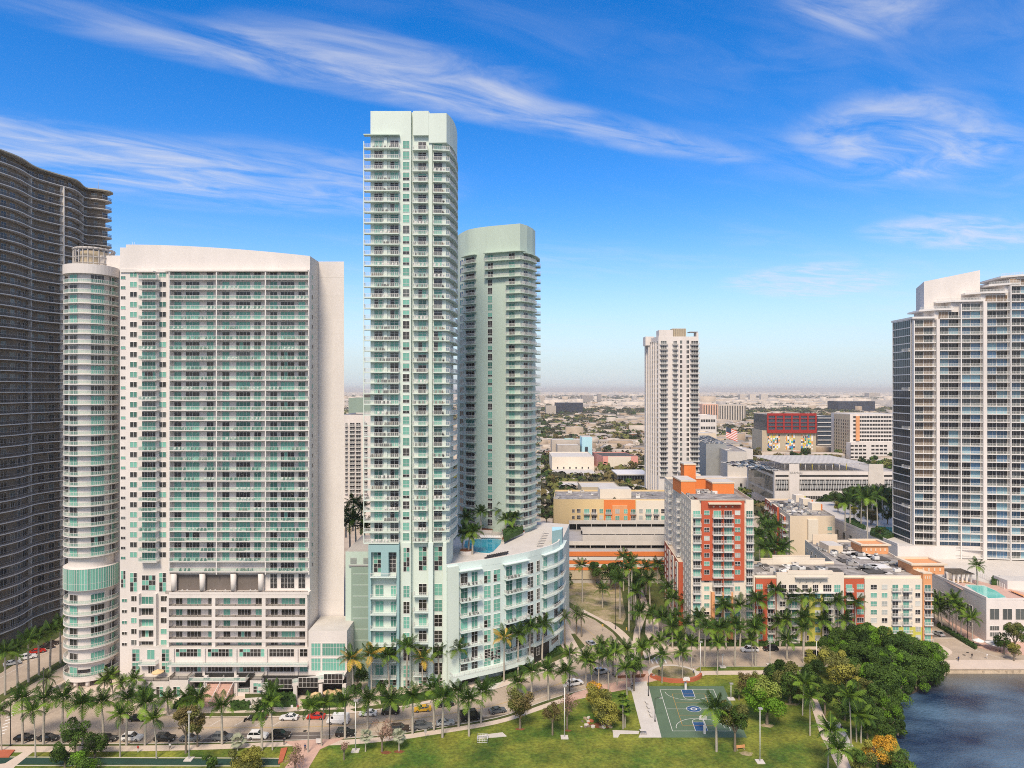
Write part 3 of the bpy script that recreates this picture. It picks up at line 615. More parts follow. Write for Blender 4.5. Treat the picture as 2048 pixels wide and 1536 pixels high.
for (a_, c_) in ((277.5, 282), (311, 316)): b.box(wx(a_), wx(c_), YW - 1.15, YW - .03, wz(1298), wz(1186), 'white_paint')
T.world('frame', b)
# tall lower storeys and podium
Yp = 192.0; kp = F / Yp; px_ = lambda v: X(v, Yp); pz = lambda v: Zh(v, Yp)
b = MB(); b.box(px_(262), px_(620), Yp, YW + 20, 0, pz(1297), 'white_paint', 'roof_white'); b.box(wx(240), px_(262) - .01, YW + .02, YW + 20, 0, wz(1299), 'white_paint'); T.world('podium', b)
pf = Path([(px_(226), Yp), (px_(620), Yp)])
for row, (yt, yb) in enumerate(((1298, 1313), (1328, 1343))):
    for (a_, c_, n_) in ((352, 402, 7), (416, 465, 7), (479, 529, 7), (539, 588, 7), (600, 615, 2)):
        window(T, pf, a_, c_, pz(yb), (yb - yt) / kp, n_, (0, .6, 1), v=R.choice((0, 1, 1, 5, 3)))
for (a_, c_) in ((265, 279), (324, 338)):
    window(T, pf, a_, c_, pz(1322), 3.3, 2, 3, v=5); window(T, pf, a_, c_, pz(1345), 2.8, 2, 3, v=5)
window(T, pf, 295, 309, pz(1318), 2.6, 2, 1, v=0); window(T, pf, 297, 309, pz(1346), 2.3, 3, 1, v=1)
def slabrail(a_, c_, py, depth, y=Yp, style='teal', pth=None):
    balcony(T, pth or pf, (pth or pf).d(a_), (pth or pf).d(c_), depth, Zh(py, (pth or pf).at(0)[0].y), style)
slabrail(343, 620, 1325, 2.4); slabrail(282, 317, 1326, 1.6); slabrail(388, 500, 1353, 3.2)
b = MB()
for px in (347, 409, 472, 533, 594): b.box(px_(px) - .35, px_(px) + .35, Yp - .5, Yp - .02, pz(1350), pz(1297), 'white_paint')
T.world('pier', b)
# lobby blocks with stairs between
Yl = 188.0; lx = lambda v: X(v, Yl); lz = lambda v: Zh(v, Yl)
def block(a_, c_, topy, m='white_paint', y=Yl, back=YW - .2, name='block'):
    b = MB(); b.box(X(a_, y), X(c_, y), y, back, 0, Zh(topy, y), m, 'roof_white'); T.world(name, b)
def rails_on(a_, c_, topy, y=Yl, style='smoke'):
    b = MB(); rail_run(b, [Vector((X(a_, y) + .1, y + 3)), Vector((X(a_, y) + .1, y + .12)), Vector((X(c_, y) - .1, y + .12)), Vector((X(c_, y) - .1, y + 3))], Zh(topy, y), style); T.world('railing', b)
lf = Path([(lx(262), Yl), (lx(700), Yl)])
block(276, 338, 1363); rails_on(276, 337, 1363)
block(338.5, 376, 1360); rails_on(339, 375, 1360)
for a_ in (285, 313, 347): window(T, lf, a_, a_ + 13, lz(1393), 2.7, 2, (0, .72, 1), v=5)
block(376.5, 402, 1385, y=Yl + 1.5); rails_on(377, 401, 1385, y=Yl + 1.5, style='teal')
block(471, 499, 1385, y=Yl + 1.5); rails_on(472, 498, 1385, y=Yl + 1.5, style='teal')
block(500, 523, 1361); rails_on(500, 523, 1361); window(T, lf, 507, 521, lz(1385), 2.6, 2, 3, v=5)
b = MB(); b.box(lx(378), lx(499), YW - 3.4, YW - 3.36, lz(1385), lz(1357), 'metal_dark'); T.world('lobby_shade_panel', b)  # thin dark sheet painted as the shade between the lobby blocks
for a_, c_ in ((403, 410), (464, 471)):
    b = MB(); b.box(lx(a_), lx(c_), Yl + 1.2, Yl + 2.4, 0, lz(1357), 'white_paint'); T.world('pier', b)
b = MB(); nst = 20; zs0 = lz(1366)                                                # the broad flights down to the pavement
for i in range(nst):
    u0 = i / nst; z = zs0 * (1 - u0); ya = Yl + 3.5 - 9.0 * u0
    b.box(lx(411), lx(462), ya - .45, ya, 0.0, z, 'brick_paving')
T.world('stairs', b)
b = MB()
for px in (408, 439, 466):
    p0 = Vector((lx(px), Yl + 3.0, zs0 + 1)); p1 = Vector((lx(px - 4), Yl - 5.4, 1.3)); b.tube(p0, p1, .09, .09, 'white_trim', 5)
    for i in range(9):
        q = p0.lerp(p1, i / 8); b.tube(q, (q.x, q.y, max(.2, q.z - 1.1)), .05, .05, 'white_trim', 4)
T.world('handrail', b)
# the restaurant wing on the right
yq = 190.0; qx = lambda v: X(v, yq); qz = lambda v: Zh(v, yq)
b = MB(); b.box(px_(620) + .01, qx(693), yq + .5, YW + 8, 0, qz(1263), 'white_paint', 'roof_white')
b.box(qx(523.5), qx(693) + .02, yq - 3, yq + .5, 0, qz(1398), 'white_paint', 'concrete')
b.v += [(qx(523.5), yq - 3, qz(1366)), (qx(693), yq - 3, qz(1344)), (qx(693), yq + 1, qz(1344)), (qx(523.5), yq + 1, qz(1366)), (qx(523.5), yq - 3, qz(1372)), (qx(693), yq - 3, qz(1350)), (qx(693), yq + 1, qz(1350)), (qx(523.5), yq + 1, qz(1372))]
k_ = len(b.v) - 8
for f in ((0, 1, 2, 3), (7, 6, 5, 4), (4, 5, 1, 0), (5, 6, 2, 1), (6, 7, 3, 2), (7, 4, 0, 3)): b.f.append(tuple(k_ + i for i in f)); b.m.append('white_paint'); b.sm.append(False)
T.world('restaurant_wing', b)
b = MB(); P0, P1 = Vector((qx(523.5), yq - 2.8)), Vector((qx(693), yq - 2.8)); fr = 'white_trim'
for i in range(22):
    a_ = P0.lerp(P1, i / 22); c_ = P0.lerp(P1, (i + 1) / 22); za = qz(1366) + (qz(1344) - qz(1366)) * i / 22; zb = qz(1366) + (qz(1344) - qz(1366)) * (i + 1) / 22
    b.q([(a_.x, a_.y, za), (c_.x, c_.y, zb), (c_.x, c_.y, zb + 1), (a_.x, a_.y, za + 1)], 'rail_glass')
    b.box(a_.x - .05, a_.x + .05, a_.y - .05, a_.y + .05, za, za + 1.05, fr); b.tube((a_.x, a_.y, za + 1.05), (c_.x, c_.y, zb + 1.05), .07, .07, fr, 4)
T.world('railing', b)
rf = Path([(qx(523), yq - 3), (qx(700), yq - 3)]); rf2 = Path([(qx(560), yq + .5), (qx(700), yq + .5)])
b = MB()
for px in (529, 590, 641, 688): b.box(X(px, yq - 3) - .5, X(px, yq - 3) + .5, yq - 3.05, yq - 2.2, 0, qz(1368) + 1.2, 'white_paint')
T.world('pier', b)
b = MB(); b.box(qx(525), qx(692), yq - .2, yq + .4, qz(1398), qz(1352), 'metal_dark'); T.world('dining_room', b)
for (a_, c_, yt, yb, n_) in ((536, 584, 1360, 1377, 6), (597, 636, 1354, 1374, 5), (648, 685, 1349, 1367, 5)): window(T, rf, a_, c_, rf.z(a_, yb), 2.6, n_, (0, .45, 1), v=1)
for (a_, c_, n_) in ((623, 641, 3), (645, 690, 8)):
    for (yt, yb) in ((1286, 1311), (1316, 1341)): window(T, rf2, a_, c_, rf2.z(650, yb), 3.4, n_, (0, .68, 1), v=0)
b = MB()
for i, w_ in enumerate((.5, .2, .45, .4, .3, .2, .4)): b.box(0, w_ * .7, -.02, .02, 0, .42 if i in (0, 1, 4) else .28, 'metal_dark')
sg = MB(); xx = 0
for i, w_ in enumerate((.35, .3, .3, .3, .35, .25, .3)):
    sg.box(xx, xx + .07, -.06, -.01, 0, .5, 'metal_dark'); sg.box(xx, xx + w_ * .6, -.06, -.01, .2 * (i % 2), .2 * (i % 2) + .08, 'metal_dark'); xx += w_
T.part('sign_lettering', sg, (X(608, yq - 3), yq - 3.05, Zh(1381, yq - 3)))
# turret
rT = 7.05; cyT = YW + 6.0; cxT = X(183.5, cyT)
def arc(r, a0, a1, n): return [(cxT + r * cos(radians(a0 + (a1 - a0) * i / n)), cyT + r * sin(radians(a0 + (a1 - a0) * i / n))) for i in range(n + 1)]
b = MB(); circ = arc(5.85, 0, 360, 40)[:-1]; b.prism(circ, wz(1340), wz(534), 'white_paint')
circ2 = arc(7.2, 0, 360, 44)[:-1]; b.prism(circ2, wz(547), wz(528), 'white_paint', 'roof_white')
T.world('turret_wall', b)
b = MB(); b.box(cxT, wx(240) - .02, cyT + 2, YW + 23.9, .1, wz(500), 'white_paint'); T.world('turret_link', b)
b = MB(); circ3 = arc(7.05, 0, 360, 40)[:-1]; b.prism(circ3, wz(1362), wz(1352), 'white_paint'); T.world('turret_base', b)
tw = Path(arc(5.85, 212, 384, 44)); tb = Path(arc(5.85, 150, 384, 56))
def tpx(a): return a
tf_top = wz(565)
def turret_floor(z, glassv=None):
    balcony(T, tb, tb.len * .02, tb.len * .985, 1.25, z, 'teal', 'white_trim', .22, ends=(False, False))
    t_ = R.choice((.3, .6, .8))
    for (a_, c_, n_) in ((141, 155, 2), (181.5, 208, 4), (219, 231, 2)): window(T, tw, a_, c_, z + .02, 2.3, n_, 1, teal=t_ if n_ > 2 else .35)
for k in range(28): turret_floor(tf_top - k * 20.3 / kW)
ztop_c, zbot_c = wz(1137), wz(1181); b = MB(); b.prism(arc(7.05, 0, 360, 44)[:-1], zbot_c, ztop_c, 'white_trim')
T.world('curtain_wall_core', b)
cw = Path(arc(7.07, 150, 392, 44))
for i in range(44):
    d0, d1 = cw.len * i / 44, cw.len * (i + 1) / 44
    T.part('window', win_mesh(d1 - d0 - .1, ztop_c - zbot_c - .3, 1, (0, .3, 1), 2 if False else 0 if i % 3 else 0, t=.05, sets=('teal_glass',) * 5), (*cw.at((d0 + d1) / 2)[0], zbot_c + .15), atan2(*reversed(cw.at((d0 + d1) / 2)[1])))
for py in (1207, 1229.5, 1252, 1274, 1296, 1324, 1352): turret_floor(wz(py))
for a_ in (200, 228, 262, 292, 325, 352):
    b = MB(); b.tube((0, 0, 0), (0, 0, wz(1360)), .55, .55, 'white_paint', 10); T.part('column', b, (cxT + 6.1 * cos(radians(a_)), cyT + 6.1 * sin(radians(a_)), .1))
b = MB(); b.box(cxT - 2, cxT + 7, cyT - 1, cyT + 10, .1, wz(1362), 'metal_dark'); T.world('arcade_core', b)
# open lattice drum on the roof
b = MB(); zc0, zc1 = wz(528), wz(486); cyd = cyT + 4; cxd = X(188, cyd); rd = 5.3
for i in range(24):
    a_ = 2 * pi * i / 24; x, y = cxd + rd * cos(a_), cyd + rd * sin(a_); b.box(x - .12, x + .12, y - .12, y + .12, zc0, zc1, 'concrete')
for z in (zc0 + 1.4, zc0 + 3.2, zc1 - .3):
    P = [(cxd + rd * cos(2 * pi * i / 24), cyd + rd * sin(2 * pi * i / 24)) for i in range(25)]
    for p0, p1 in zip(P, P[1:]): b.tube((*p0, z), (*p1, z), .16 if z < zc1 - .4 else .4, .16 if z < zc1 - .4 else .4, 'concrete', 5)
b.prism([(cxd + 3.6 * cos(i * pi / 10), cyd + 3.6 * sin(i * pi / 10)) for i in range(20)], zc0, zc1 - .8, 'tan_wall')
T.world('lattice_drum', b)
b = MB()
for x_ in (230, 234): b.tube((wx(x_), YW + 9, wz(495)), (wx(x_), YW + 9, wz(470)), .05, .03, 'metal_white', 4)
T.world('antenna', b)
white_tower = T.finish()
# ================================================================== THE TALL MINT TOWER ON ITS CURVED PODIUM
T = Thing('apartment_tower', (wx(820), YW + 5, 0), 'tallest tower, pale mint with white railings, rising from the curved aqua podium', 'tower')
sx = lambda px, y=YW: X(px, y)
FLM = 21.2 / kW; m0 = wz(299.0)
SIDE = [(sx(893), YW), (-17.9, 197.4), (-17.35, 199.8), (-16.95, 203), (-16.8, 206.5), (-16.9, 211), (-17.6, 217), (-19.5, 223)]
ztop = wz(222)
b = MB()
b.prism([(sx(741), YW), (sx(822), YW), (sx(822), YW + 25), (sx(741), YW + 25)], 0, ztop, 'mint_paint', 'roof_white')
b.prism([(sx(822) + .01, YW + 1.3), (sx(858), YW + 1.3), (sx(858), YW + 26), (sx(822) + .01, YW + 26)], 0, wz(221), 'mint_paint', 'roof_white')
b.prism([(sx(857) + .01, YW + .6), (sx(863.5), YW + .6), (sx(863.5), YW + 2), (sx(857) + .01, YW + 2)], 0, wz(270), 'mint_paint')
rightside = [(sx(863.5) + .01, YW + 1.3)] + [(SIDE[0][0] - .3, YW + 1.3)] + [(x - 1.3, y + .3) for x, y in SIDE[1:]] + [(-30, YW + 27)]
b.prism(rightside, 0, ztop - .6, 'mint_paint', 'roof_white')
b.prism([(sx(857) + .02, YW + .2)] + SIDE + [(sx(857) + .02, YW + 24)], wz(285) - .0, ztop - .6, 'mint_paint', 'roof_white')      # crown over the curved corner
b.prism([(sx(826), YW + .2), (sx(857), YW + .2), (sx(857), YW + 20), (sx(826), YW + 20)], wz(270), wz(221) - .02, 'mint_paint', 'roof_white')
b.box(sx(729), sx(800), YW - 1.5, YW - .01, wz(273.5), wz(271.5), 'sage_paint')
T.world('wall', b)
ff = Path([(sx(728), YW), (sx(822), YW)]); fr_ = Path([(sx(822), YW + 1.3), (sx(893), YW + 1.3)])
fs = Path([(sx(863.5), YW + 1.3), (SIDE[0][0] - .3, YW + 1.3)] + [(x - 1.3, y + .3) for x, y in SIDE[1:]])
for k in range(38):
    z = m0 - k * FLM
    balcony(T, ff, ff.d(730), ff.d(799.5), 1.7, z, 'white', 'mint_paint', .26); CHAIRS.append((ff, ff.d(741), ff.d(799), z, .9, k, 'left'))
    balcony(T, fr_, fr_.d(826.5), fr_.d(856.5), 1.6, z, 'white', 'mint_paint', .26); CHAIRS.append((fr_, fr_.d(827), fr_.d(856), z, .9, k, 'middle'))
    balcony(T, fs, .3, fs.len - 6, 1.5, z, 'white', 'mint_paint', .26, ends=(True, False)); CHAIRS.append((fs, .5, fs.d(890), z, .9, k, 'right'))
    window(T, ff, 749, 765, z + .02, 2.45, 2, (0, .8, 1), teal=.62); window(T, ff, 781, 797, z + .02, 2.45, 2, (0, .8, 1), teal=.15)
    window(T, ff, 806, 818.5, z + .35, 2.1, 2, (0, .35, 1) if k % 2 else (0, .42, 1), teal=.75, v=R.choice((0, 0, 2, 2, 1, 4)))
    window(T, fr_, 837, 852, z + .02, 2.45, 2, (0, .8, 1), teal=.45); window(T, fs, 868, 884, z + .02, 2.45, 2, (0, .8, 1), teal=.6)
    for q in (.42, .56, .70, .84): window_d(T, fs, fs.len * q - .7, fs.len * q + .7, z + .02, 2.3, 2, 1, v=R.choice((1, 3, 4)))
b = MB()
for px in (771.5,): b.box(sx(px) - .45, sx(px) + .45, YW - .5, YW - .01, wz(1085), wz(276), 'mint_paint')
b.box(sx(728.5), sx(730), YW - 1.2, YW - 1.0, wz(1085), wz(285), 'mint_paint')
T.world('pilaster', b)
# lower loft storeys
b = MB()
for (x0, x1) in ((739, 744.5), (764, 779), (795, 800)): b.box(sx(x0), sx(x1), YW - 1.6, YW - .02, wz(1150) if x0 == 764 else 0, wz(1102) if x0 == 764 else wz(1087), 'blue_paint')
b.box(sx(744.5), sx(795), YW - 1.6, YW - .02, wz(1102) + .001, wz(1087) - .001, 'blue_paint')
b2 = MB(); b2.box(sx(803), sx(822), YW - .5, YW - .015, 0, wz(1085), 'mint_paint'); b2.box(sx(857), sx(866), YW - .3, YW + .5, 0, wz(1085), 'aqua_paint')
b2.box(sx(886), sx(893), YW - .2, YW + 1.2, 0, wz(1085), 'mint_paint'); T.world('pilaster', b2)
T.world('blue_frame', b)
lf1 = Path([(sx(739), YW), (sx(822), YW)]); lf2 = Path([(sx(739), YW - .5), (sx(822), YW - .5)])
for (a_, c_) in ((748, 763), (777, 792)): window(T, lf1, a_, c_, wz(1144), (1144 - 1102) / kW, 2, 5, v=5 if a_ < 760 else 1)
for (a_, c_, pth) in ((807, 819, lf2), (838, 853, fr_), (869, 884, fr_)): window(T, pth, a_, c_, wz(1143 if pth is not lf2 else 1142), 6.8, 2, 5, v=5)
loft = [1150, 1192, 1224, 1254, 1286, 1318, 1351]
for i, py in enumerate(loft):
    balcony(T, lf1, lf1.d(743), lf1.d(795), 2.3, wz(py), 'white', 'aqua_paint', .25)
    if i > 0:
        balcony(T, fr_, fr_.d(828), fr_.d(858), 1.7, wz(py), 'white', 'aqua_paint', .25)
        h = 3.0
        window(T, lf1, 751, 767, wz(py) + .02, 3.1, 2, (0, .72, 1), v=0); window(T, lf1, 782, 792, wz(py) + .02, 2.9, 2, (0, .72, 1), v=R.choice((0, 1, 3)))
        window(T, lf2, 807, 819, wz(py) - .2, 3.3, 2, (0, .3, .65, 1), v=R.choice((0, 0, 1))); window(T, fr_, 838, 853, wz(py) + .02, 3.1, 2, (0, .72, 1), v=R.choice((0, 1, 1)))
        window(T, fr_, 869, 884, wz(py) - .2, 3.3, 2, (0, .3, .65, 1), v=R.choice((0, 1, 1)))
for (a_, c_, pth) in ((751, 767, lf1), (780, 792, lf1), (807, 819, lf2), (838, 853, fr_), (869, 884, fr_)): window(T, pth, a_, c_, wz(1382), 3.3, 2, 4, v=5)
b = MB()
for (x, w, h) in ((760, 6, 2.0), (800, 4, 1.4), (842, 5, 1.7)): b.box(sx(x), sx(x) + w, YW + 8, YW + 12, ztop, ztop + h * .2, 'roof_white')
T.world('roof_box', b)
T.finish()
# curved podium ----------------------------------------------------
zd = 35.0
PA = smooth([G(893, 1131, zd), G(950, 1123, zd), G(1000, 1116, zd), G(1060, 1104, zd), G(1105, 1091, zd)], 6)
ex, ey = PA[-1]
PA2 = PA + [(ex + 2.4, ey + 5), (ex + 3.4, ey + 10.5)]
PD = Path(PA2)
T = Thing('podium_building', (0, YW + 12, 0), 'curved aqua apartment podium with a pool deck on its roof below the mint towers', 'building')
inner = [(22, 262), (-2, 270), (-34, 262), (-34, YW + 2), (sx(893) - .5, YW + 2)]
b = MB(); b.prism(ccw(list(PA2) + inner), 0, zd - 1.5, 'aqua_paint', 'concrete_light'); T.world('wall', b)
b = MB(); strip(b, PD, 0, PD.len, -.5, .03, zd - 1.6, zd + .25, 'aqua_paint', 'white_paint'); T.world('parapet', b)
b = MB(); pe = PD.at(PD.len)[0]                                         # the tall pylon at the eastern end
b.prism(ccw([(pe.x - 3.2, pe.y - 4.5), (pe.x + .3, pe.y - 1.5), (pe.x + .9, pe.y + 2.5), (pe.x - 2.8, pe.y + 2.5)]), 0, zd + 3.4, 'blue_paint', 'sky_paint'); T.world('pylon', b)
b = MB(); strip(b, PD, PD.d(893) + .1, PD.d(915), .03, .9, 0, zd - .4, 'mint_paint'); T.world('pilaster', b)
rowz = [zd - 6.4 - 4.35 * i for i in range(7)]
groups = [(918, 960, [(921, 935), (943, 955)]), (1008, 1052, [(1012, 1024), (1032, 1043)]), (1083, 1122, [(1086, 1094), (1108, 1115)])]
for r_, z in enumerate(rowz):
    for gi, (a_, c_, ws) in enumerate(groups):
        if r_ >= 6 and gi > 1: continue
        d0, d1 = PD.d(a_), PD.d(c_); balcony(T, PD, d0, d1, 1.7, z, 'white', 'aqua_paint', .28); CHAIRS.append((PD, d0, d1, z, 1.0, r_, ('left', 'middle', 'right')[gi]))
        for (w0, w1) in ws: window(T, PD, w0, w1, z + .02, 3.4, 2, (0, .72, 1), v=R.choice((0, 0, 1, 3)))
    for (w0, w1) in ((968, 981), (987, 1000)): window(T, PD, w0, w1, z - .3, 3.4, 2, (0, .25, .62, 1), v=R.choice((0, 0, 0, 5)))
    for (w0, w1) in ((1055, 1066), (1073, 1079)): window(T, PD, w0, w1, z - .3, 3.3, 2, (0, .3, .65, 1), v=R.choice((1, 1, 0, 4)))
b = MB()
for (a_, c_, z_) in ((915, 963, zd - 2.1), (1005, 1055, zd - 2.1), (1083, 1125, zd - 2.0)): strip(b, PD, PD.d(a_), PD.d(c_), -.02, 1.5, z_, z_ + .22, 'aqua_paint')
T.world('canopy', b)
balcony(T, PD, PD.d(896), PD.d(1052), 3.4, 3.9, 'white', 'aqua_paint', 1.1)
b = MB()
strip(b, PD, PD.d(924), PD.d(955), -.3, .04, .1, 2.7, 'metal_dark'); strip(b, PD, PD.d(1066), PD.d(1098), -.3, .05, .1, 5.2, 'metal_dark'); T.world('garage_shade_strip', b)  # dark strips on the solid wall paint the shade inside the entrances
window(T, PD, 1103, 1116, 3.2, 3.0, 3, 3, v=1); window(T, PD, 969, 1000, 5.3, 3.4, 5, 4, v=5)
b = MB(); strip(b, PD, PD.d(1066), PD.d(1122), .1, .5, 5.3, 6.4, 'aqua_paint'); T.world('canopy', b)
# pool deck
def DG(px, py): return G(px, py, zd - 1.5)
b = MB(); b.prism(ccw(smooth([DG(931, 1082), DG(965, 1078), DG(1003, 1080), DG(992, 1098), DG(978, 1107), DG(945, 1103), DG(928, 1093)], 2)), zd - 1.5, zd - 1.38, 'white_trim', 'pool_blue'); T.world('pool', b)
for P in ([(1003, 1085), (1050, 1068), (1046, 1060), (1035, 1052), (1000, 1058), (1008, 1072)], [(925, 1062), (985, 1066), (985, 1052), (920, 1045)]):
    b = MB(); b.prism(ccw([DG(*p_) for p_ in P]), zd - 1.5, zd - .6, 'white_paint', 'mulch'); T.world('planter', b)
b = MB(); pl = DG(933, 1107); b.prism([(pl[0] + 2.2 * cos(i * pi / 8), pl[1] + 2.2 * sin(i * pi / 8)) for i in range(16)], zd - 1.5, zd - .4, 'white_paint', 'mulch'); T.world('planter', b)
T.finish()
def hedge_thing(px_list, z, h, label, n=240, m='hedge', cat='hedge'):
    pts = [G(*p_, z) for p_ in px_list]; cx_, cy_ = sum(p_[0] for p_ in pts) / len(pts), sum(p_[1] for p_ in pts) / len(pts)
    b = MB(); b.prism([(p_[0] - cx_, p_[1] - cy_) for p_ in ccw(pts)], 0, h * .8, m)
    rr = random.Random(int(cx_ * 10)); P = ccw(pts)
    for _ in range(n):
        i = rr.randrange(len(P)); a_, c_ = Vector(P[i]), Vector(P[(i + 1) % len(P)]); t_ = rr.random(); k = rr.random() ** .5
        q = a_.lerp(c_, t_).lerp(Vector((cx_, cy_)), 1 - k); s_ = rr.uniform(.25, .5)
        zz = h * rr.uniform(.15, .9) if k > .95 else h * rr.uniform(.75, 1.0)
        d1 = Vector((rr.uniform(-1, 1), rr.uniform(-1, 1), rr.uniform(-.6, .6))).normalized() * s_; d2 = Vector((rr.uniform(-1, 1), rr.uniform(-1, 1), rr.uniform(-.3, 1))).normalized() * s_
        c0 = Vector((q.x - cx_, q.y - cy_, zz)); b.q([c0 - d1, c0 - d2, c0 + d1, c0 + d2], m)
    o = obj('hedge', b, (cx_, cy_, z)); return tag(o, label, cat)
hedge_thing([(1008, 1084), (1046, 1066), (1046, 1052), (1028, 1050), (1006, 1070)], zd - .6, 2.2, 'dense clipped shrubs in the white planter beside the pool on the curved podium roof')
hedge_thing([(924, 1060), (955, 1060), (955, 1050), (924, 1048)], zd - .6, 1.2, 'low shrubs at the foot of the second mint tower beside its pool deck')
# ================================================================== SECOND MINT TOWER
SP = smooth([(-21.5, 268), (-20.6, 263), (-17.5, 256.5), (-15.0, 253.2), (-9, 249.5), (2.9, 245)], 4) + [(5.5, 248), (7.6, 252.5), (8.8, 257), (9.0, 263)]
P2 = Path(SP)
zt2 = 144.8
T = Thing('apartment_tower', (-6, 256, zd - 1.5), 'second, shorter mint tower with curved blank side standing behind the podium pool', 'tower')
b = MB(); b.prism(ccw(SP + [(4, 275), (-16, 280)]), 0, zt2, 'sage_paint', 'roof_white'); T.world('wall', b)
F2 = 16.6 * 248 / F; t2 = P2.z(990, 522) 
for k in range(33):
    z = t2 - k * F2
    if z < zd: break
    window(T, P2, 920, 927, z + .5, 1.9, 2, 1, v=R.choice((1, 4, 3)))
    balcony(T, P2, P2.d(930), P2.d(953), 1.5, z - F2 * .0, 'white', 'sage_paint', .22); window(T, P2, 934, 950, z, 2.2, 3, 1, v=R.choice((1, 4, 3, 1)))
    if k < 3: balcony(T, P2, P2.d(971), P2.d(1042), 1.5, z, 'white', 'sage_paint', .22); window(T, P2, 976, 986, z, 2.3, 2, 1, teal=.3)
    else:
        window(T, P2, 976, 984.5, z + .2, 2.2, 2, (0, .3, 1), teal=.45, v=R.choice((0, 1, 1, 3, 2)))
        balcony(T, P2, P2.d(1013), P2.d(1043), 1.5, z, 'white', 'sage_paint', .22)
    window(T, P2, 1018, 1029.5, z, 2.3, 2, 1, teal=.5)
    dcor = P2.d(1043); balcony(T, P2, dcor + .02, dcor + 9.0, 1.5, z, 'white', 'sage_paint', .22)
    window_d(T, P2, dcor + 1.2, dcor + 3.4, z, 2.2, 2, 1, v=R.choice((1, 4))); window_d(T, P2, dcor + 5.0, dcor + 7.0, z, 2.2, 2, 1, v=R.choice((1, 4, 0)))
    window_d(T, P2, P2.len - 3.2, P2.len - 1.2, z, 2.2, 2, 1, v=1); balcony(T, P2, P2.len - 4.2, P2.len - .2, 2.0, z, 'white', 'sage_paint', .22)
b = MB()
for (a_, c_) in ((970, 1046), (929, 954)): strip(b, P2, P2.d(a_), P2.d(c_), -.02, 1.7, t2 + F2 - .3, t2 + F2, 'sage_paint')
strip(b, P2, P2.d(1046) + .05, P2.len - .1, -.02, 1.7, t2 + F2 - .8, t2 + F2 - .5, 'sage_paint')
T.world('canopy', b); T.finish()
# ================================================================== SAGE GARAGE BLOCK BETWEEN THE TOWERS
T = Thing('parking_garage', (X(715, 201), 201, 0), 'windowless sage green garage block wedged between the white tower and the mint tower', 'garage')
yg = 199.0; b = MB(); b.box(X(691, yg), X(741.5, yg), yg, yg + 22, 0, Zh(1103, yg), 'sage_paint', 'concrete'); b.box(X(703, yg), X(741, yg), yg - .3, yg, 0, Zh(1133, yg), 'green_grey'); T.world('wall', b)
b = MB()
for i in range(8): b.box(X(706, yg), X(741, yg), yg - .38, yg - .3, Zh(1148 + i * 22, yg), Zh(1148 + i * 22, yg) + .16, 'mint_paint')
b.box(X(698, yg), X(741, yg), yg - .45, yg - .01, Zh(1132, yg), Zh(1129, yg), 'metal_grey'); T.world('ledge', b)
for px in (707, 733):
    b = MB(); b.box(-.9, .9, -.1, .02, 0, 1.7, 'metal_grey')
    for i in range(6): b.box(-.85, .85, -.16, -.1, .15 + i * .25, .22 + i * .25, 'green_grey')
    T.part('vent', b, (X(px, yg), yg, Zh(1127, yg)))
T.finish()
# ================================================================== DARK WAVY TOWER, FAR LEFT
wave = [(-172, 196), (-169.4, 202), (-168.6, 209), (-170.2, 216)] + [(-168.1, 224), (-167.2, 231.7), (-168.7, 240.8), (-166.8, 248), (-163.9, 256), (-166.4, 265.6)] + [(-162.8, 268.2), (-160.2, 270.8), (-160.8, 274), (-165, 276.5), (-170, 277)]
WP = Path(list(reversed([(x, y) for x, y in smooth(wave, 4)])))       # from outside (looking west) the far end is on the right: order near to far is right to left
WP = Path(smooth(wave, 4))
T = Thing('apartment_tower', (-172, 235, 0), 'dark grey wavy apartment tower cut off by the left edge of the picture', 'tower')
core = offs(WP, [WP.len * i / 40 for i in range(41)], -2.0)
b = MB(); b.prism(ccw([tuple(p_) for p_ in core] + [(-180, 282), (-205, 280), (-205, 196)]), 0, 160.4, 'dark_wall', 'roof_dark'); T.world('wall', b)
FD = 3.61; WCn = Path([tuple(p_) for p_ in core])
def slab_mesh(b): strip(b, WP, .05, WP.len - .05, -2.1, .15, -.28, 0, 'dark_slab', None, (0, 0))
sm_ = cached('wavyslab', 'balcony', slab_mesh)
def rail_dark(b):
    ds = [WP.len * i / 60 for i in range(61)]; P = offs(WP, ds, 0.0)
    for p0, p1 in zip(P, P[1:]):
        b.q([(*p0, .02), (*p1, .02), (*p1, 1.05), (*p0, 1.05)], 'rail_smoke'); b.tube((*p0, 1.08), (*p1, 1.08), .05, .05, 'metal_grey', 4, False)
rm_ = cached('wavyrail', 'railing', rail_dark)
for k in range(45):
    z = 160.2 - k * FD
    if z < 3: break
    T.part('balcony', sm_, (0, 0, z), 0, (('railing', rm_),))
    for i in range(24):
        d = WCn.len * (i + .5) / 24
        if R.random() < .2: continue
        p_, u = WCn.at(d)
        if k % 1 == 0: T.part('window', win_mesh(R.choice((1.8, 2.4)), 2.4, 2, 1, R.choice((1, 1, 4, 1)), 'dark_slab', .06), (p_.x, p_.y, z), atan2(u.y, u.x))
b = MB()
for (x, y) in ((-168.1, 224), (-168.9, 240.5), (-164.6, 251.5), (-166.2, 265), (-170.2, 216)): b.box(x - 2, x - .3, y - .12, y + .12, 1, 160, 'dark_slab')
T.world('divider', b)
b = MB(); strip(b, WP, .05, WP.len - .05, -6, .6, 163.6, 164.0, 'dark_roof'); strip(b, WP, .5, WP.len - 1, -6, -2.5, 160.4, 163.5, 'dark_wall'); b.box(-200, -180, 225, 262, 160.4, 166, 'dark_wall'); T.world('roof', b)
b = MB(); b.tube((-163.5, 270, 163.8), (-163.5, 270, 167.5), .08, .05, 'metal_grey', 4); T.world('antenna', b)
T.finish()
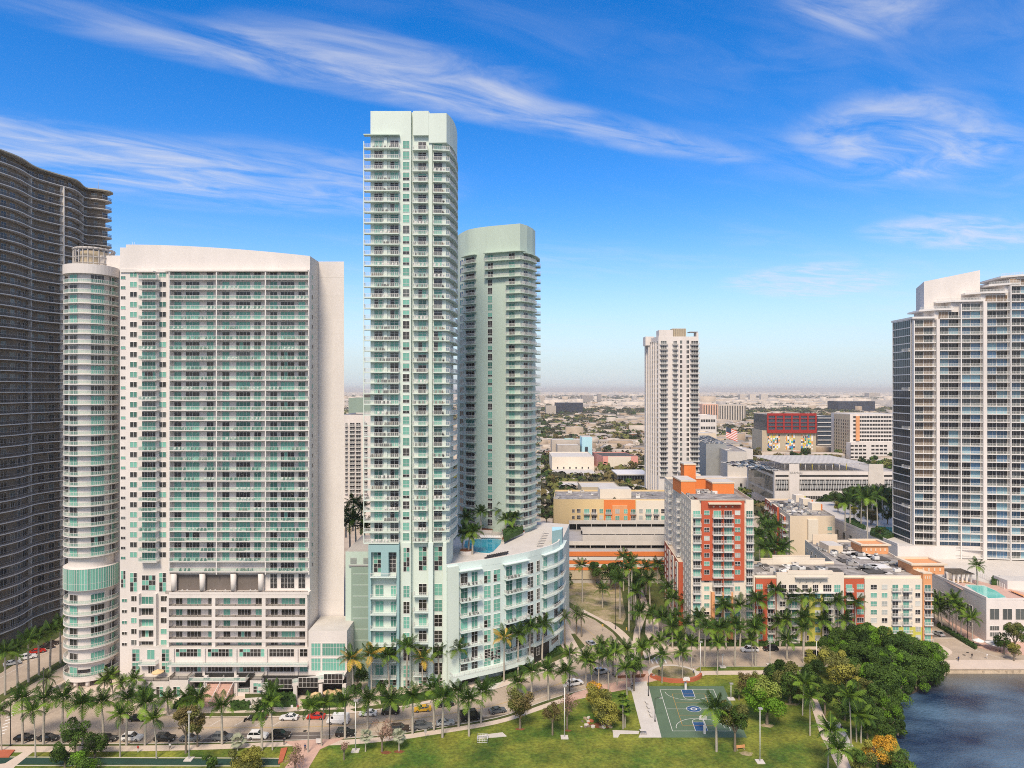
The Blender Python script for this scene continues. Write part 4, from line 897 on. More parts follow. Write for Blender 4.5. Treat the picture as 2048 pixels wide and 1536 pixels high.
# ================================================================== helpers for the mid-ground buildings
def bld(label, pts, z, m, roof='roof_gravel', cat='building', name='apartment_building', z0=0.0, par=.9, parm=None):
    pts = ccw(pts); T = Thing(name, (sum(p[0] for p in pts) / len(pts), sum(p[1] for p in pts) / len(pts), 0), label, cat)
    b = MB(); b.prism(pts, z0, z, m, roof); T.world('wall', b)
    if par:
        b = MB(); n = len(pts); c = Vector((T.base.x, T.base.y)); I = [tuple(Vector(p).lerp(c, min(.2, .4 / max(3.0, (Vector(p) - c).length)))) for p in pts]
        for i in range(n):
            j = (i + 1) % n; b.prism([pts[i], pts[j], I[j], I[i]], z + .003, z + par, parm or m)
        T.world('parapet', b)
    return T
def clutter(T, x0, x1, y0, y1, z, n, seed, mats=('metal_white', 'louvre', 'metal_grey', 'roof_white')):
    rr = random.Random(seed)
    for _ in range(n):
        w, d, h = rr.choice(((1.2, 1.2, 1.0), (2.2, 1.4, 1.2), (1.0, 1.0, .7), (3.5, 1.0, .6), (1.8, 1.8, 1.5)))
        m = rr.choice(mats); nm = 'air_conditioner'
        def mk(b, w=w, d=d, h=h, m=m): b.box(-w / 2, w / 2, -d / 2, d / 2, .15, h, m); b.box(-w / 2 + .1, -w / 2 + .25, -d / 2, d / 2, 0, .15, 'metal_dark'); b.box(w / 2 - .25, w / 2 - .1, -d / 2, d / 2, 0, .15, 'metal_dark'); b.prism([(min(w, d) * .35 * cos(i * pi / 4), min(w, d) * .35 * sin(i * pi / 4)) for i in range(8)], h, h + .08, 'metal_dark')
        T.part(nm, cached(('ac', w, d, h, m), nm, mk), (rr.uniform(x0, x1), rr.uniform(y0, y1), z), rr.choice((0, 0, pi / 2, .1)))
def pipes(T, x0, x1, y0, y1, z, n, seed):
    rr = random.Random(seed); b = MB()
    for _ in range(n):
        x, y = rr.uniform(x0, x1), rr.uniform(y0, y1); L = rr.uniform(2, 7)
        b.box(x, x + (L if rr.random() < .5 else .25), y, y + (.25 if b.v and len(b.v) % 16 else L), z + .1, z + .35, rr.choice(('roof_white', 'metal_white', 'roof_dark', 'roof_dark')))
    T.part('roof_pipes', b, (0, 0, 0))
# ================================================================== ORANGE AND CREAM TOWER
T = bld('brick red and cream apartment tower with bright orange rooftop boxes', [(60.3, 230), (81.4, 230), (87.5, 291), (65, 291)], 47.0, 'pale_cream', 'roof_gravel', 'tower', 'apartment_tower', par=1.0)
OF = Path([(60.3, 230), (81.4, 230)]); ko = F / 230; oz = lambda py: Zh(py, 230); OR = Path([(X(1403, 229.3), 229.3), (X(1489, 229.3), 229.3)])
b = MB(); b.box(X(1403, 229.3), X(1489, 229.3), 229.3, 242, oz(1160), oz(1000), 'brick_red', 'roof_gravel'); b.box(X(1400, 229.3), X(1492, 229.3), 229.1, 242.2, oz(1000) + .002, oz(998.5), 'cream', 'roof_gravel'); T.world('red_bay', b)
b = MB(); b.box(X(1416, 229), X(1481, 229), 227.9, 229.28, oz(1007), oz(1004), 'cream'); T.world('canopy', b)
b = MB(); b.box(X(1423, 228.9), X(1466, 228.9), 228.7, 229.98, 0, oz(1182), 'soft_orange', 'cream'); T.world('orange_bay', b)
b = MB()
b.box(X(1445, 229) - .12, X(1445, 229) + .12, 228.2, 229.28, oz(1180), oz(1020), 'brick_red'); T.world('party_wall', b)
for px in (1427, 1440, 1452, 1465):
    b = MB(); b.box(-.28, .28, -.12, .02, 0, .5, 'cream'); T.part('ornament', b, (X(px, 229.3), 229.3, oz(1014)))
OB = Path([(X(1403, 228.7), 228.7), (X(1489, 228.7), 228.7)])
for i in range(15):
    py = 1034 + i * 16.9; z = oz(py)
    if i < 14:
        for (a_, c_) in ((1385, 1401.5), (1491, 1506.5)):
            balcony(T, OF, OF.d(a_), OF.d(c_), 1.1, z, 'white', 'white_trim', .2); window(T, OF, a_ + 1.5, c_ - 1.5, z + .02, 2.15, 3, 1, teal=.5)
    W_ = OR if py < 1160 else OF
    for (a_, c_) in ((1408.5, 1418.5), (1470, 1480)): window(T, W_, a_, c_, z + .85, 1.4, 2, (0, .3, 1), teal=.5, v=R.choice((0, 1, 6, 0, 1)))
    if py < 1185:
        for (a_, c_) in ((1424.5, 1444.5), (1446, 1466)): balcony(T, OR, OR.d(a_), OR.d(c_), 1.4, z, 'white', 'white_trim', .2); window(T, OR, a_ + 2.5, c_ - 2.5, z + .02, 2.2, 3, 1, teal=.55) if py < 1160 else window(T, OF, a_ + 2.5, c_ - 2.5, z + .02, 2.2, 3, 1, teal=.7)
    elif i < 14:
        for (a_, c_) in ((1429, 1443), (1447, 1461)): balcony(T, OB, OB.d(a_), OB.d(c_), 1.0, z, 'white', 'white_trim', .2); window(T, OB, a_ + 1, c_ - 1, z + .02, 2.2, 2, 1, teal=.5)
OS = Path([(65, 291), (60.3, 230)])
for i in range(15):
    z = 47 - 3.2 - i * 2.85
    for j, d in enumerate((3, 7, 11, 16, 21, 26, 31, 36, 41, 46, 51, 55, 59)):
        if z < 23 and 11 < d < 46: continue
        window_d(T, OS, d - .6, d + .6, z + .6, 1.4, 2, 1, v=R.choice((0, 1, 1, 4, 3)))
        if j in (4, 8): balcony(T, OS, d - 3.3, d - .9, 1.3, z, 'white', 'white_trim', .2)
b = MB(); strip(b, OS, 11, 46, -.02, 1.6, 0, 23.2, 'brick_red', 'cream'); T.world('red_wing', b)
for i in range(8):
    for d in (14, 19, 24, 29, 34, 39, 43.5): window_d(T, OS, d - .8, d + .8, 20 - i * 2.85, 1.6, 2, 1, v=R.choice((6, 1, 4)), out=1.6)
for i in range(3):
    b = MB(); strip(b, OS, 24 + 9 * i, 27 + 9 * i, 1.58, 1.9, 1, 22.6, 'pale_cream'); T.part('pilaster', b, (0, 0, 0))
for (x0, x1, y0, y1, za, zb, m) in ((61.7, 67.0, 249, 262, 47, 51.6, 'orange'), (66.2, 70.6, 262.3, 268, 47, 56.2, 'orange'), (72.6, 80.4, 247, 256, 47, 51.2, 'orange'), (70.7, 82, 262.5, 268.5, 47, 50.8, 'orange'), (68, 74, 268.8, 280, 47, 51.3, 'cream')):
    b = MB(); b.box(x0, x1, y0, y1, za, zb, m, 'roof_gravel'); b.box(x0 - .2, x1 + .2, y0 - .2, y1 + .2, zb + .001, zb + .5, 'cream', 'roof_white'); T.part('penthouse', b, (0, 0, 0))
clutter(T, 67.5, 74, 244, 252, 47, 14, 3); clutter(T, 62.5, 66, 234, 246, 47, 5, 4); pipes(T, 67, 78, 243, 250, 47, 14, 5)
T.finish()
# ================================================================== CREAM BLOCK RIGHT OF IT
YE = 228.0; ez = lambda py: Zh(py, YE); ex_ = lambda px: X(px, YE)
EF = Path([(ex_(1508), YE), (ex_(1861), YE)])
T = bld('long cream, red and yellow apartment block behind the palms, right of the orange-topped tower', [(ex_(1508), YE + .4), (ex_(1860), YE + .4), (147.5, 283), (121.5, 283), (116.5, 247), (ex_(1508), 247)], 22.0, 'pale_cream', 'roof_gravel')
secs = [(1511, 1552, 1156, 'brick_red', .3), (1552.3, 1686.5, 1145, 'pale_cream', .5), (1686.8, 1727.5, 1156, 'brick_red', .3), (1728, 1843, 1157, 'pale_cream', .45), (1843.3, 1861, 1146, 'soft_orange', .9)]
for (a_, c_, top, m, pr) in secs:
    b = MB(); b.box(ex_(a_), ex_(c_), YE - pr, YE + (.38 if m != 'soft_orange' else 5), 0, ez(top), m, 'cream'); b.box(ex_(a_) - .05, ex_(c_) + .05, YE - pr - .15, YE + .6, ez(top) + .002, ez(top) + .35, 'cream') if m != 'pale_cream' else None; T.part('bay', b, (0, 0, 0))
b = MB(); b.box(ex_(1574), ex_(1664), YE - .6, YE + .39, ez(1147), ez(1141), 'pale_cream', 'cream'); T.world('gable', b)
b = MB(); b.box(ex_(1588), ex_(1653), YE - 1.9, YE - .52, ez(1154), ez(1153.2), 'metal_grey')
for px in (1600, 1613, 1627, 1641): b.tube((ex_(px), YE - 1.8, ez(1153.6)), (ex_(px - 3), YE - .5, ez(1166)), .06, .06, 'metal_grey', 4)
T.world('awning', b)
T.part('lime_panel', MB().box(ex_(1600), ex_(1642), YE - 1.2, YE - .51, 0, ez(1185), 'lime'), (0, 0, 0)); T.part('lime_panel', MB().box(ex_(1730), ex_(1842), YE - .7, YE - .46, 0, ez(1253), 'lime'), (0, 0, 0))
b = MB(); b.box(ex_(1572), ex_(1666), YE - 1.9, YE - .51, ez(1184), ez(1182), 'white_trim'); T.world('canopy', b)
def esec(a_, c_, z, h, cols, rows, out, **k): window(T, EF, a_, c_, z, h, cols, rows, out=out, **k)
for i in range(7):
    py = 1181 + 16.7 * i; z = ez(py)
    for (a_, c_) in ((1512, 1524), (1713, 1726)): esec(a_, c_, z + .6, 1.6, 3, (0, .3, 1), .3, v=R.choice((6, 0, 6, 1)))
    for (a_, c_) in ((1533.5, 1546.5), (1690, 1704)):
        esec(a_ + 1, c_ - 1, z, 2.1, 2, 1, .3, teal=.6); balcony(T, EF, EF.d(a_), EF.d(c_), 1.5, z, 'white', 'white_trim', .18)
    if i == 0:
        for (a_, c_, n_) in ((1558, 1571, 3), (1576.5, 1592, 4), (1603, 1614, 3), (1624, 1635, 3), (1645, 1661, 4), (1667, 1679, 3)): esec(a_, c_, z - .4, 2.5, n_, (0, .5, 1), .5, v=R.choice((0, 1, 1)))
    else:
        for (a_, c_) in ((1575, 1595), (1644, 1663)): esec(a_ + 2, c_ - 2, z, 2.1, 3, 1, .5, teal=.4); balcony(T, EF, EF.d(a_), EF.d(c_), 1.9, z, 'white', 'white_trim', .18)
        for (a_, c_) in ((1559, 1569), (1669, 1679)): esec(a_, c_, z + .5, 1.6, 2, (0, .3, 1), .5, v=R.choice((6, 0, 1)))
        for (a_, c_) in ((1604, 1614), (1627, 1637)): esec(a_, c_, z + .5, 1.6, 2, (0, .3, 1), 1.2, v=R.choice((6, 0, 1)))
    for (a_, c_) in ((1740, 1752), (1762, 1773), (1829, 1838.5)): esec(a_, c_, z + .6, 1.5, 2, (0, .3, 1), .45 if i < 5 else .7, v=R.choice((0, 1, 6, 0)))
    for (a_, c_) in ((1781, 1800.5), (1802.5, 1822)): esec(a_ + 2, c_ - 6, z, 2.15, 2, 1, .45 if i < 5 else .7, teal=.6); balcony(T, EF, EF.d(a_), EF.d(c_), 1.3, z, 'white', 'white_trim', .18)
    esec(1846, 1858, z, 2.1, 2, 1, .9, teal=.5); balcony(T, EF, EF.d(1844.5), EF.d(1861), 1.7, z, 'white', 'white_trim', .18)
b = MB()
for px in (1847, 1851.5, 1856): b.box(ex_(px) - .15, ex_(px) + .15, YE - 1.0, YE - .9, ez(1156), ez(1151), 'cream')
T.world('ornament', b)
for (x0, x1, y0, y1, m) in ((ex_(1843) + .05, 147.6, YE + 5.02, YE + 14, 'soft_orange'), (134.5, 144.5, 262, 271, 'soft_orange')):      # square lanterns on the roof corners
    z1 = 25.2; b = MB(); b.box(x0, x1, y0, y1, 22.01, z1, m); b.box(x0 - .8, x1 + .8, y0 - .6, y0 + .5, z1 + .01, z1 + .6, 'cream'); b.box(x0 - .8, x1 + .8, y1 - .5, y1 + .8, z1 + .01, z1 + .6, 'cream'); b.box(x0 - .8, x0 + .4, y0 + .51, y1 - .51, z1 + .01, z1 + .6, 'cream'); b.box(x1 - .4, x1 + .8, y0 + .51, y1 - .51, z1 + .01, z1 + .6, 'cream')
    for i in range(5): b.box(x0 + (x1 - x0) * (i + .7) / 5.6, x0 + (x1 - x0) * (i + .7) / 5.6 + .5, y0 - .12, y0 - .01, z1 - 2, z1 - 1, 'cream')
    T.part('roof_lantern', b, (0, 0, 0))
yb = 246.4
for (a_, c_, top) in ((1508, 1522, 1125), (1522, 1545, 1118), (1545, 1620, 1112), (1620, 1650, 1118), (1650, 1668, 1128)):
    b = MB(); b.box(X(a_, yb), X(c_, yb) - .02, yb, yb + .5, 22, Zh(top, yb), 'pale_cream'); b.box(X(a_, yb) - .1, X(c_, yb) + .05, yb - .1, yb + .6, Zh(top, yb) + .002, Zh(top, yb) + .25, 'cream'); T.part('parapet_screen', b, (0, 0, 0))
b = MB(); b.box(122.5, 128, 264, 272, 22.01, 24.8, 'cream', 'roof_white'); b.box(123, 133, 279, 279.4, 22.02, 26, 'cream'); T.world('roof_house', b)
clutter(T, ex_(1515), ex_(1680), YE + 4, 245, 22, 26, 8); clutter(T, 120, 142, 236, 278, 22, 46, 9); pipes(T, 84, 112, YE + 3, 244, 22, 22, 10); pipes(T, 120, 140, 232, 276, 22, 60, 11)
EW = Path([(121.5, 283), (116.5, 247)])
for i in range(6):
    for z_ in (18.5, 15.4, 12.3): window_d(T, EW, 2.5 + i * 5.8, 4.3 + i * 5.8, z_, 1.6, 2, 1, v=R.choice((1, 4)))
T.finish()
# ================================================================== BEIGE BLOCK BEHIND
T = bld('beige courtyard apartment block with a blank front wall and cluttered roof, behind the cream block', [(132.8, 326), (154.2, 326), (162, 378), (141, 378)], 24.0, 'cream', 'roof_gravel')
b = MB(); b.box(X(1616, 325), X(1636, 325), 324.6, 325.9, 0, 23.3, 'pale_cream'); T.world('pilaster', b)
BF = Path([(132.8, 326), (154.2, 326)]); BL = Path([(141, 378), (132.8, 326)])
for i in range(6): window(T, BF, 1655, 1664, 18 - 3.2 * i, 1.7, 2, (0, .5, 1), v=R.choice((0, 0, 6)))
b = MB(); strip(b, BL, 0, 30, -.02, 1.0, 0, 25.2, 'brick_red', 'cream'); strip(b, BL, 34, 44, -.02, .8, 0, 23, 'brick_red', 'cream'); T.world('red_wing', b)
for i in range(7):
    for d in (4, 10, 16, 22, 28, 37, 41): window_d(T, BL, d - .9, d + .9, 20.5 - i * 3.1, 1.9, 2, 1, v=R.choice((1, 1, 4)), out=1.0 if d < 30 else .8)
    for d in (7, 19, 48): balcony(T, BL, d - 2, d + 2, 2.4, 20.5 - i * 3.1, 'white', 'white_trim', .2)
for i, px in enumerate((1592, 1606, 1624)):
    q = 372 - i * 13; b = MB(); b.box(X(px, q), X(px, q) + 4.5, q, q + 5, 24.01, 27.6, 'pale_cream'); b.box(X(px, q) + 4.5, X(px, q) + 5.3, q, q + 5, 24.01, 27, 'orange' if i else 'lime'); T.part('stair_head', b, (0, 0, 0))
clutter(T, 137, 152, 332, 372, 24, 40, 12); pipes(T, 137, 152, 332, 372, 24, 40, 13)
T.finish()
# ================================================================== YELLOW BLOCK AND STRIPED GARAGE
YY = 356.0; yx = lambda px: X(px, YY); yz = lambda py: Zh(py, YY); YF = Path([(yx(1107), YY), (yx(1345), YY)])
T = bld('yellow and orange low apartment block behind the striped parking garage', [(yx(1107), YY), (yx(1345), YY), (yx(1345) + 4, YY + 34), (yx(1107) + 3, YY + 34)], yz(1002), 'yellow_cream', 'roof_gravel')
b = MB(); b.box(yx(1208), yx(1270), YY - .8, YY + .5, 0, yz(999), 'orange', 'cream'); b.box(yx(1224), yx(1254), YY - 1.3, YY - .81, 0, yz(1010), 'soft_orange', 'cream'); T.world('orange_bay', b)
b = MB(); b.box(yx(1272), yx(1336), YY - .4, YY + .4, 0, yz(1003) + .6, 'pale_cream'); b.box(yx(1204), yx(1268), YY + 8, YY + 18, yz(1002), yz(1002) + 5, 'pale_cream', 'roof_white'); T.world('cream_bay', b)
for i in range(4):
    z = yz(1027 + 13 * i)
    window(T, YF, 1144.5, 1149, z + .5, 1.7, 2, 1, v=1); window(T, YF, 1154, 1161, z + .5, 1.9, 3, (0, .35, 1), v=R.choice((1, 6)))
    for (a_, c_) in ((1167, 1180), (1182, 1194), (1210, 1223), (1260, 1272), (1290, 1303), (1306, 1318)):
        o_ = .8 if 1208 <= a_ <= 1260 else .4 if a_ > 1272 else 0
        window(T, YF, a_ + 1.5, c_ - 1.5, z, 2.3, 3, 1, teal=.3, out=o_); balcony(T, YF, YF.d(a_), YF.d(c_), 1.6, z, 'white', 'white_trim', .2)
    for (a_, c_, o_) in ((1199, 1206, 0), (1230, 1238, 1.3), (1247, 1254, 1.3), (1278, 1285, .4), (1322, 1329, .4)): window(T, YF, a_, c_, z + .3, 2.1, 2, (0, .4, 1), v=R.choice((1, 6, 0)), out=o_)
clutter(T, yx(1112), yx(1330), YY + 4, YY + 30, yz(1002), 24, 21); T.finish()
YG = 300.0; gx = lambda px: X(px, YG); gz = lambda py: Zh(py, YG)
T = bld('parking garage with orange and white striped front and ramps on its roof', [(gx(1095), YG), (gx(1352), YG), (gx(1352) + 6, 352), (gx(1095) + 4, 352)], gz(1103), 'concrete', 'concrete', 'garage', 'parking_garage', par=0)
for i, (ya, yb_, m) in enumerate(((1103, 1112, 'orange'), (1113.5, 1120, 'white_trim'), (1120.5, 1127, 'orange'), (1128, 1134, 'white_trim'), (1134.5, 1140, 'orange'), (1140.5, 1158, 'tan_wall'))):
    b = MB(); b.box(gx(1095) - .3, gx(1352), YG - .5 + .02 * i, YG - .01, gz(yb_), gz(ya), m); T.part('band', b, (0, 0, 0))
z0 = gz(1103)
for (q, a_, h0, h1) in ((305, 1135, 1.6, 3.4), (315, 1165, .9, 4.1), (322, 1165, 3.0, 5.6), (333, 1162, 2.4, 4.2), (344, 1138, 3.4, 5.2)):
    b = MB(); xa, xb_ = X(a_, q), X(1348, q); b.box(xa, xb_, q, q + .35, z0 + h0, z0 + h1, 'concrete_light'); b.box(xa + .3, xb_, q + .36, q + 6.5, z0 + h0 + .2, z0 + h0 + .5, 'concrete'); T.part('ramp_deck', b, (0, 0, 0))
    b = MB(); b.box(xa + .4, xb_, q + 4, q + 4.2, z0 + .01, z0 + h0, 'metal_dark'); T.part('ramp_shade_panel', b, (0, 0, 0))  # dark wall painted as the shade beneath the ramp deck
    for i in range(7):
        b = MB(); b.box(-.15, .15, 0, .3, 0, h0, 'concrete'); T.part('column', b, (xa + (xb_ - xa) * (i + .5) / 7, q + .03, z0))
T.finish()
# ================================================================== SLIM WHITE TOWER
ZL = [(106.2, 547), (111.6, 520), (142.1, 520)]
T = bld('slim white high-rise standing alone on the horizon behind the orange-topped tower', ZL + [(146, 548)], 120.0, 'white_paint', 'roof_white', 'tower', 'apartment_tower', par=0)
SF = Path(ZL[1:]); SL = Path(ZL[:2]); s_z = lambda py: Zh(py, 520)
b = MB(); b.prism(ccw([(111.6, 520), (142.1, 520), (144, 535), (109, 535)]), 120.01, s_z(673), 'white_paint', 'roof_white')
b.box(X(1318, 520), X(1346, 520), 520.2, 530, s_z(673), s_z(660), 'white_paint'); b.box(X(1289, 540), X(1306, 540), 536, 546, 120, 127, 'white_paint'); T.world('crown', b)
b = MB(); b.box(X(1345, 524), X(1372, 524), 524, 532, s_z(673), s_z(656), 'tan_wall')
for i in range(7): b.box(X(1345, 524) + .3 + i * 1.5, X(1345, 524) + .7 + i * 1.5, 523.8, 524, s_z(672), s_z(657), 'roof_dark')
T.world('louvre_box', b)
b = MB(); b.box(X(1380, 520), X(1396, 520), 520.1, 528, s_z(664.5), s_z(663), 'metal_grey'); b.box(X(1393, 520), X(1397, 520), 520.1, 528, s_z(673), s_z(665), 'white_paint'); T.world('roof_pergola', b)
for i in range(28):
    z = s_z(688.5 + i * 9.75)
    for (a_, c_) in ((1319, 1335.5), (1344.5, 1356), (1380, 1398.5)):
        balcony(T, SF, SF.d(a_), SF.d(c_), 1.6, z, 'white', 'white_trim', .3); window(T, SF, a_ + 2.5, c_ - 2.5, z, 2.6, 3, 1, v=R.choice((1, 1, 4)), t=.12)
    for (a_, c_) in ((1360, 1364.5), (1373, 1378)): window(T, SF, a_, c_, z + .5, 2.4, 2, 1, v=R.choice((1, 1, 4)), t=.1)
    for d in (3, 7.5, 12, 16.5, 21, 25.5): window_d(T, SL, d - .8, d + .8, z + .4, 2.3, 1, 1, v=1, t=.1)
b = MB()
for d in (5, 9.7, 14.2, 18.7, 23.3): strip(b, SL, d - .3, d + .3, -.02, .9, 0, 121, 'white_paint')
T.world('fin', b)
T.finish()
# ================================================================== DEALERSHIP GARAGE WITH CANOPY ROOF
YD = 470.0; dx = lambda px: X(px, YD); dz_ = lambda py: Zh(py, YD)
cor = (dx(1549), YD); T = bld('wide white dealership garage with canopy roof and slanted louvre panels', [cor, (dx(1800), YD), (dx(1800) + 3, 540), (186, 540)], dz_(946), 'white_paint', 'concrete', 'garage', 'parking_garage', par=1.0)
DF = Path([cor, (dx(1800), YD)]); DL = Path([(186, 540), cor])
b = MB(); b.box(dx(1578), dx(1598), YD - .5, YD - .01, 0, dz_(928), 'white_paint'); b.box(dx(1737), dx(1766), YD - .5, YD - .01, 0, dz_(928), 'concrete_light'); T.world('stair_tower', b)
def panel(a_, c_, ya, yb_, n, nm='louvre_panel'):
    T.part('opening_shade', MB().box(dx(a_), dx(c_), YD - .12, YD - .01, dz_(yb_), dz_(ya), 'metal_dark'), (0, 0, 0))  # dark box on the solid wall, coloured as shade inside the parking levels
for (a_, c_) in ((1551, 1577), (1599, 1736), (1768, 1800)):
    panel(a_, c_, 950, 953.5, 0); panel(a_, c_, 959, 981, 0)
    b = MB(); x = dx(a_)
    while x < dx(c_) - 1.5:
        for (ya, yb_) in ((961.5, 967.5), (970.5, 977)): b.prism([(x, YD - .3), (x + 1.5, YD - .3), (x + 1.5, YD - .15), (x, YD - .15)], dz_(yb_), dz_(ya), 'louvre')
        s_ = R.choice((-1, 0, 1, 1)) * .9; b.tube((x + .3, YD - .3, dz_(981)), (x + .3 + s_, YD - .3, dz_(959)), .16, .16, 'white_trim', 4, False); x += 1.75
    T.part('louvre_panel', b, (0, 0, 0))
panel(1599, 1736, 992, 998, 0); panel(1626, 1660, 1004, 1007, 0)
b = MB()
for i in range(40): b.box(dx(1600) + i * 1.17, dx(1600) + i * 1.17 + .25, YD - .3, YD - .13, dz_(998), dz_(992), 'concrete')
T.world('mullion', b)
for (ya, yb_) in ((30.0, 31.6),):
    b = MB(); strip(b, DL, 2, 68, -.1, .1, 26.5, 28.2, 'metal_dark'); T.world('opening_shade_band', b)  # dark band on the side wall, coloured as shade inside the top level
b = MB(); strip(b, DL, 4, 66, -.1, .12, 14.5, 24.5, 'slate_glass'); strip(b, DL, 4, 66, -.1, .12, 8, 12.5, 'slate_glass'); T.world('side_glazing', b)
b = MB()
for i in range(26): strip(b, DL, 4.5 + i * 2.4, 4.7 + i * 2.4, .05, .25, 8, 24.5, 'metal_grey')
T.world('side_mullion', b)
b = MB()
for i in range(34):
    x0 = dx(1600) - 8 + i * 1.75; b.prism(ccw([(x0, 480), (x0 + 1.5, 480), (x0 + 1.5 + (i - 16) * .05, 538), (x0 + (i - 16) * .05, 538)]), 33.3 + .08 * (i % 2), 33.5 + .08 * (i % 2), 'roof_white')
T.world('canopy_roof', b)
b = MB()
for i in range(12):
    for q in (481, 500, 520, 536): b.tube((dx(1600) - 6 + i * 4.8, q, 28.5), (dx(1600) - 6 + i * 4.8, q, 33.3), .2, .2, 'mural_yellow' if i in (4, 9) else 'white_trim', 5)
T.world('canopy_post', b)
def text_mesh(s, size, m, ext=.05):
    cu_ = bpy.data.curves.new('lettering', 'FONT'); cu_.body = s; cu_.size = size; cu_.extrude = ext; cu_.resolution_u = 2
    o = bpy.data.objects.new('lettering', cu_); C.objects.link(o); dg = bpy.context.evaluated_depsgraph_get(); me = bpy.data.meshes.new_from_object(o.evaluated_get(dg)); me.name = 'lettering'
    bpy.data.objects.remove(o); me.materials.clear(); me.materials.append(M_[m]); b = MB(); b.v = [(v.co.x, -v.co.z, v.co.y) for v in me.vertices]; b.f = [tuple(p.vertices) for p in me.polygons]; b.m = [m] * len(b.f); b.sm = [False] * len(b.f); bpy.data.meshes.remove(me); return b
T.part('sign_lettering', text_mesh('BRAMAN', 2.2, 'metal_grey'), (dx(1578.5), YD - .62, dz_(947.5)))
T.finish()
# ================================================================== OTHER MID-GROUND BUILDINGS
def simple(label, px0, px1, Y, ytop, depth, m, roof='roof_white', cat='building', name='building', zb=None, rows=0, cols=0, wv=(1,), wh=1.8, ww=2.0, y1=None, skew=0.0, clut=0, margin=.06, frame='white_trim'):
    x0, x1 = X(px0, Y), X(px1, Y); z = Zh(ytop, Y); T = bld(label, [(x0, Y), (x1, Y), (x1 + skew, Y + depth), (x0 + skew, Y + depth)], z, m, roof, cat, name, par=.8)
    P = Path([(x0, Y), (x1, Y)])
    for r_ in range(rows):
        zz = 1.0 + (z - 2.2) * (r_ + .3) / rows
        for c_ in range(cols):
            d = P.len * (margin + (1 - 2 * margin) * (c_ + .5) / cols); window_d(T, P, d - ww / 2, d + ww / 2, zz, wh, 1, 1, v=R.choice(wv), frame=frame, t=.15)
    if clut: clutter(T, x0 + 1, x1 - 1, Y + 2, Y + depth - 2, z, clut, int(px0))
    return T, P
T, P = simple('grey-sided white storage building with blank walls left of the dealership garage', 1455, 1494, 560, 905, 100, 'concrete_light', 'roof_gravel', skew=14, clut=12); b = MB(); b.prism(ccw([(X(1444, 552), 552), (X(1497, 552), 552), (X(1497, 559), 559.9), (X(1444, 559), 559.9)]), 0, 14, 'white_paint'); 
for px in (1452, 1464, 1480): b.box(X(px, 552), X(px, 552) + 1.8, 551.8, 552, 7, 9.5, 'metal_dark')
T.world('annex', b); T.finish()
T, P = simple('pale louvred warehouse with rows of parked cars on its roof', 1412, 1453, 600, 889, 110, 'louvre', 'concrete_light', 'warehouse', 'warehouse', skew=16, clut=30); T.finish()
T, P = simple('small white office with two dark window bands beside the louvred warehouse', 1478, 1506, 640, 900, 30, 'white_paint', rows=2, cols=3, ww=5); T.finish()
T, P = simple('plain cream slab building right of the slim tower', 1397, 1432, 720, 868, 40, 'cream', 'roof_white'); T.finish()
T, P = simple('white grid-fronted mid-rise just right of the slim tower', 1399, 1433, 820, 832, 40, 'white_paint', 'roof_white', rows=6, cols=6, ww=2.4, wh=3.2, wv=(1,), name='apartment_building'); T.finish()
# red framed office over the mural podium
YR = 900.0; T = bld('office block in a bright red frame above a podium with colourful murals', [(X(1524, YR), YR), (X(1632, YR), YR), (X(1632, YR) + 6, YR + 60), (X(1524, YR) + 8, YR + 60)], Zh(862, YR), 'tan_wall', 'roof_white', name='office_building', par=.8)
rx = lambda px: X(px, YR); rz_ = lambda py: Zh(py, YR)
b = MB(); b.box(rx(1534), rx(1630), YR - 2, YR + 50, rz_(866), rz_(829), 'slate_glass', 'roof_gravel'); T.world('glass_box', b)
b = MB()
for i in range(7): x = rx(1534) + (rx(1630) - rx(1534)) * i / 6; b.box(x - 1.0, x + 1.0, YR - 3, YR - 2.01, rz_(862), rz_(831), 'frame_red')
for py, h in ((866, 4.5), (853, .8), (846, .8), (838, .8), (831, 3)): b.box(rx(1533), rx(1631), YR - 3.2, YR - 2.02, rz_(py), rz_(py) + h, 'frame_red')
T.world('red_frame', b)
rr = random.Random(5)
for (a_, c_) in ((1535, 1544), (1546, 1560), (1571, 1590), (1602, 1626)):          # flat murals painted on the podium wall
    b = MB(); x0, x1 = rx(a_), rx(c_); nc = max(3, int((x1 - x0) / 2.2)); nr = 9; za, zb = rz_(899), rz_(869)
    for i in range(nc):
        for j in range(nr):
            m = rr.choice(('mural_yellow', 'mural_teal', 'soft_orange', 'mural_blue', 'mural_white', 'mural_white', 'tan_wall', 'tan_wall', 'cream', 'mural_dark')); xa, xb_ = x0 + (x1 - x0) * i / nc, x0 + (x1 - x0) * (i + 1) / nc; zc, zd_ = za + (zb - za) * j / nr, za + (zb - za) * (j + 1) / nr; k = rr.random()
            sk = (xb_ - xa) * .5 if k < .3 else 0
            b.q([(xa, YR - .05, zc), (xb_, YR - .05, zc), (xb_, YR - .05, zd_), (xa, YR - .05, zd_)], m)
            if k < .4: b.q([(xa + .2, YR - .08, zc), (xb_ - .5, YR - .08, zc), (xb_ - .2, YR - .08, zd_), (xa + .5, YR - .08, zd_)], rr.choice(('mural_yellow', 'mural_white', 'mural_orange', 'mural_dark')))
    T.part('mural', b, (0, 0, 0))
T.finish()
T, P = simple('dark glazed office with white floor bands behind the red framed block', 1636, 1668, 960, 833, 50, 'slate_glass', 'roof_white', name='office_building')
for i in range(7):
    b = MB(); b.box(X(1635, 959), X(1669, 959), 958.5, 959.8, 8 + i * 6.2, 9 + i * 6.2, 'white_trim'); T.part('floor_band', b, (0, 0, 0))
T.finish()
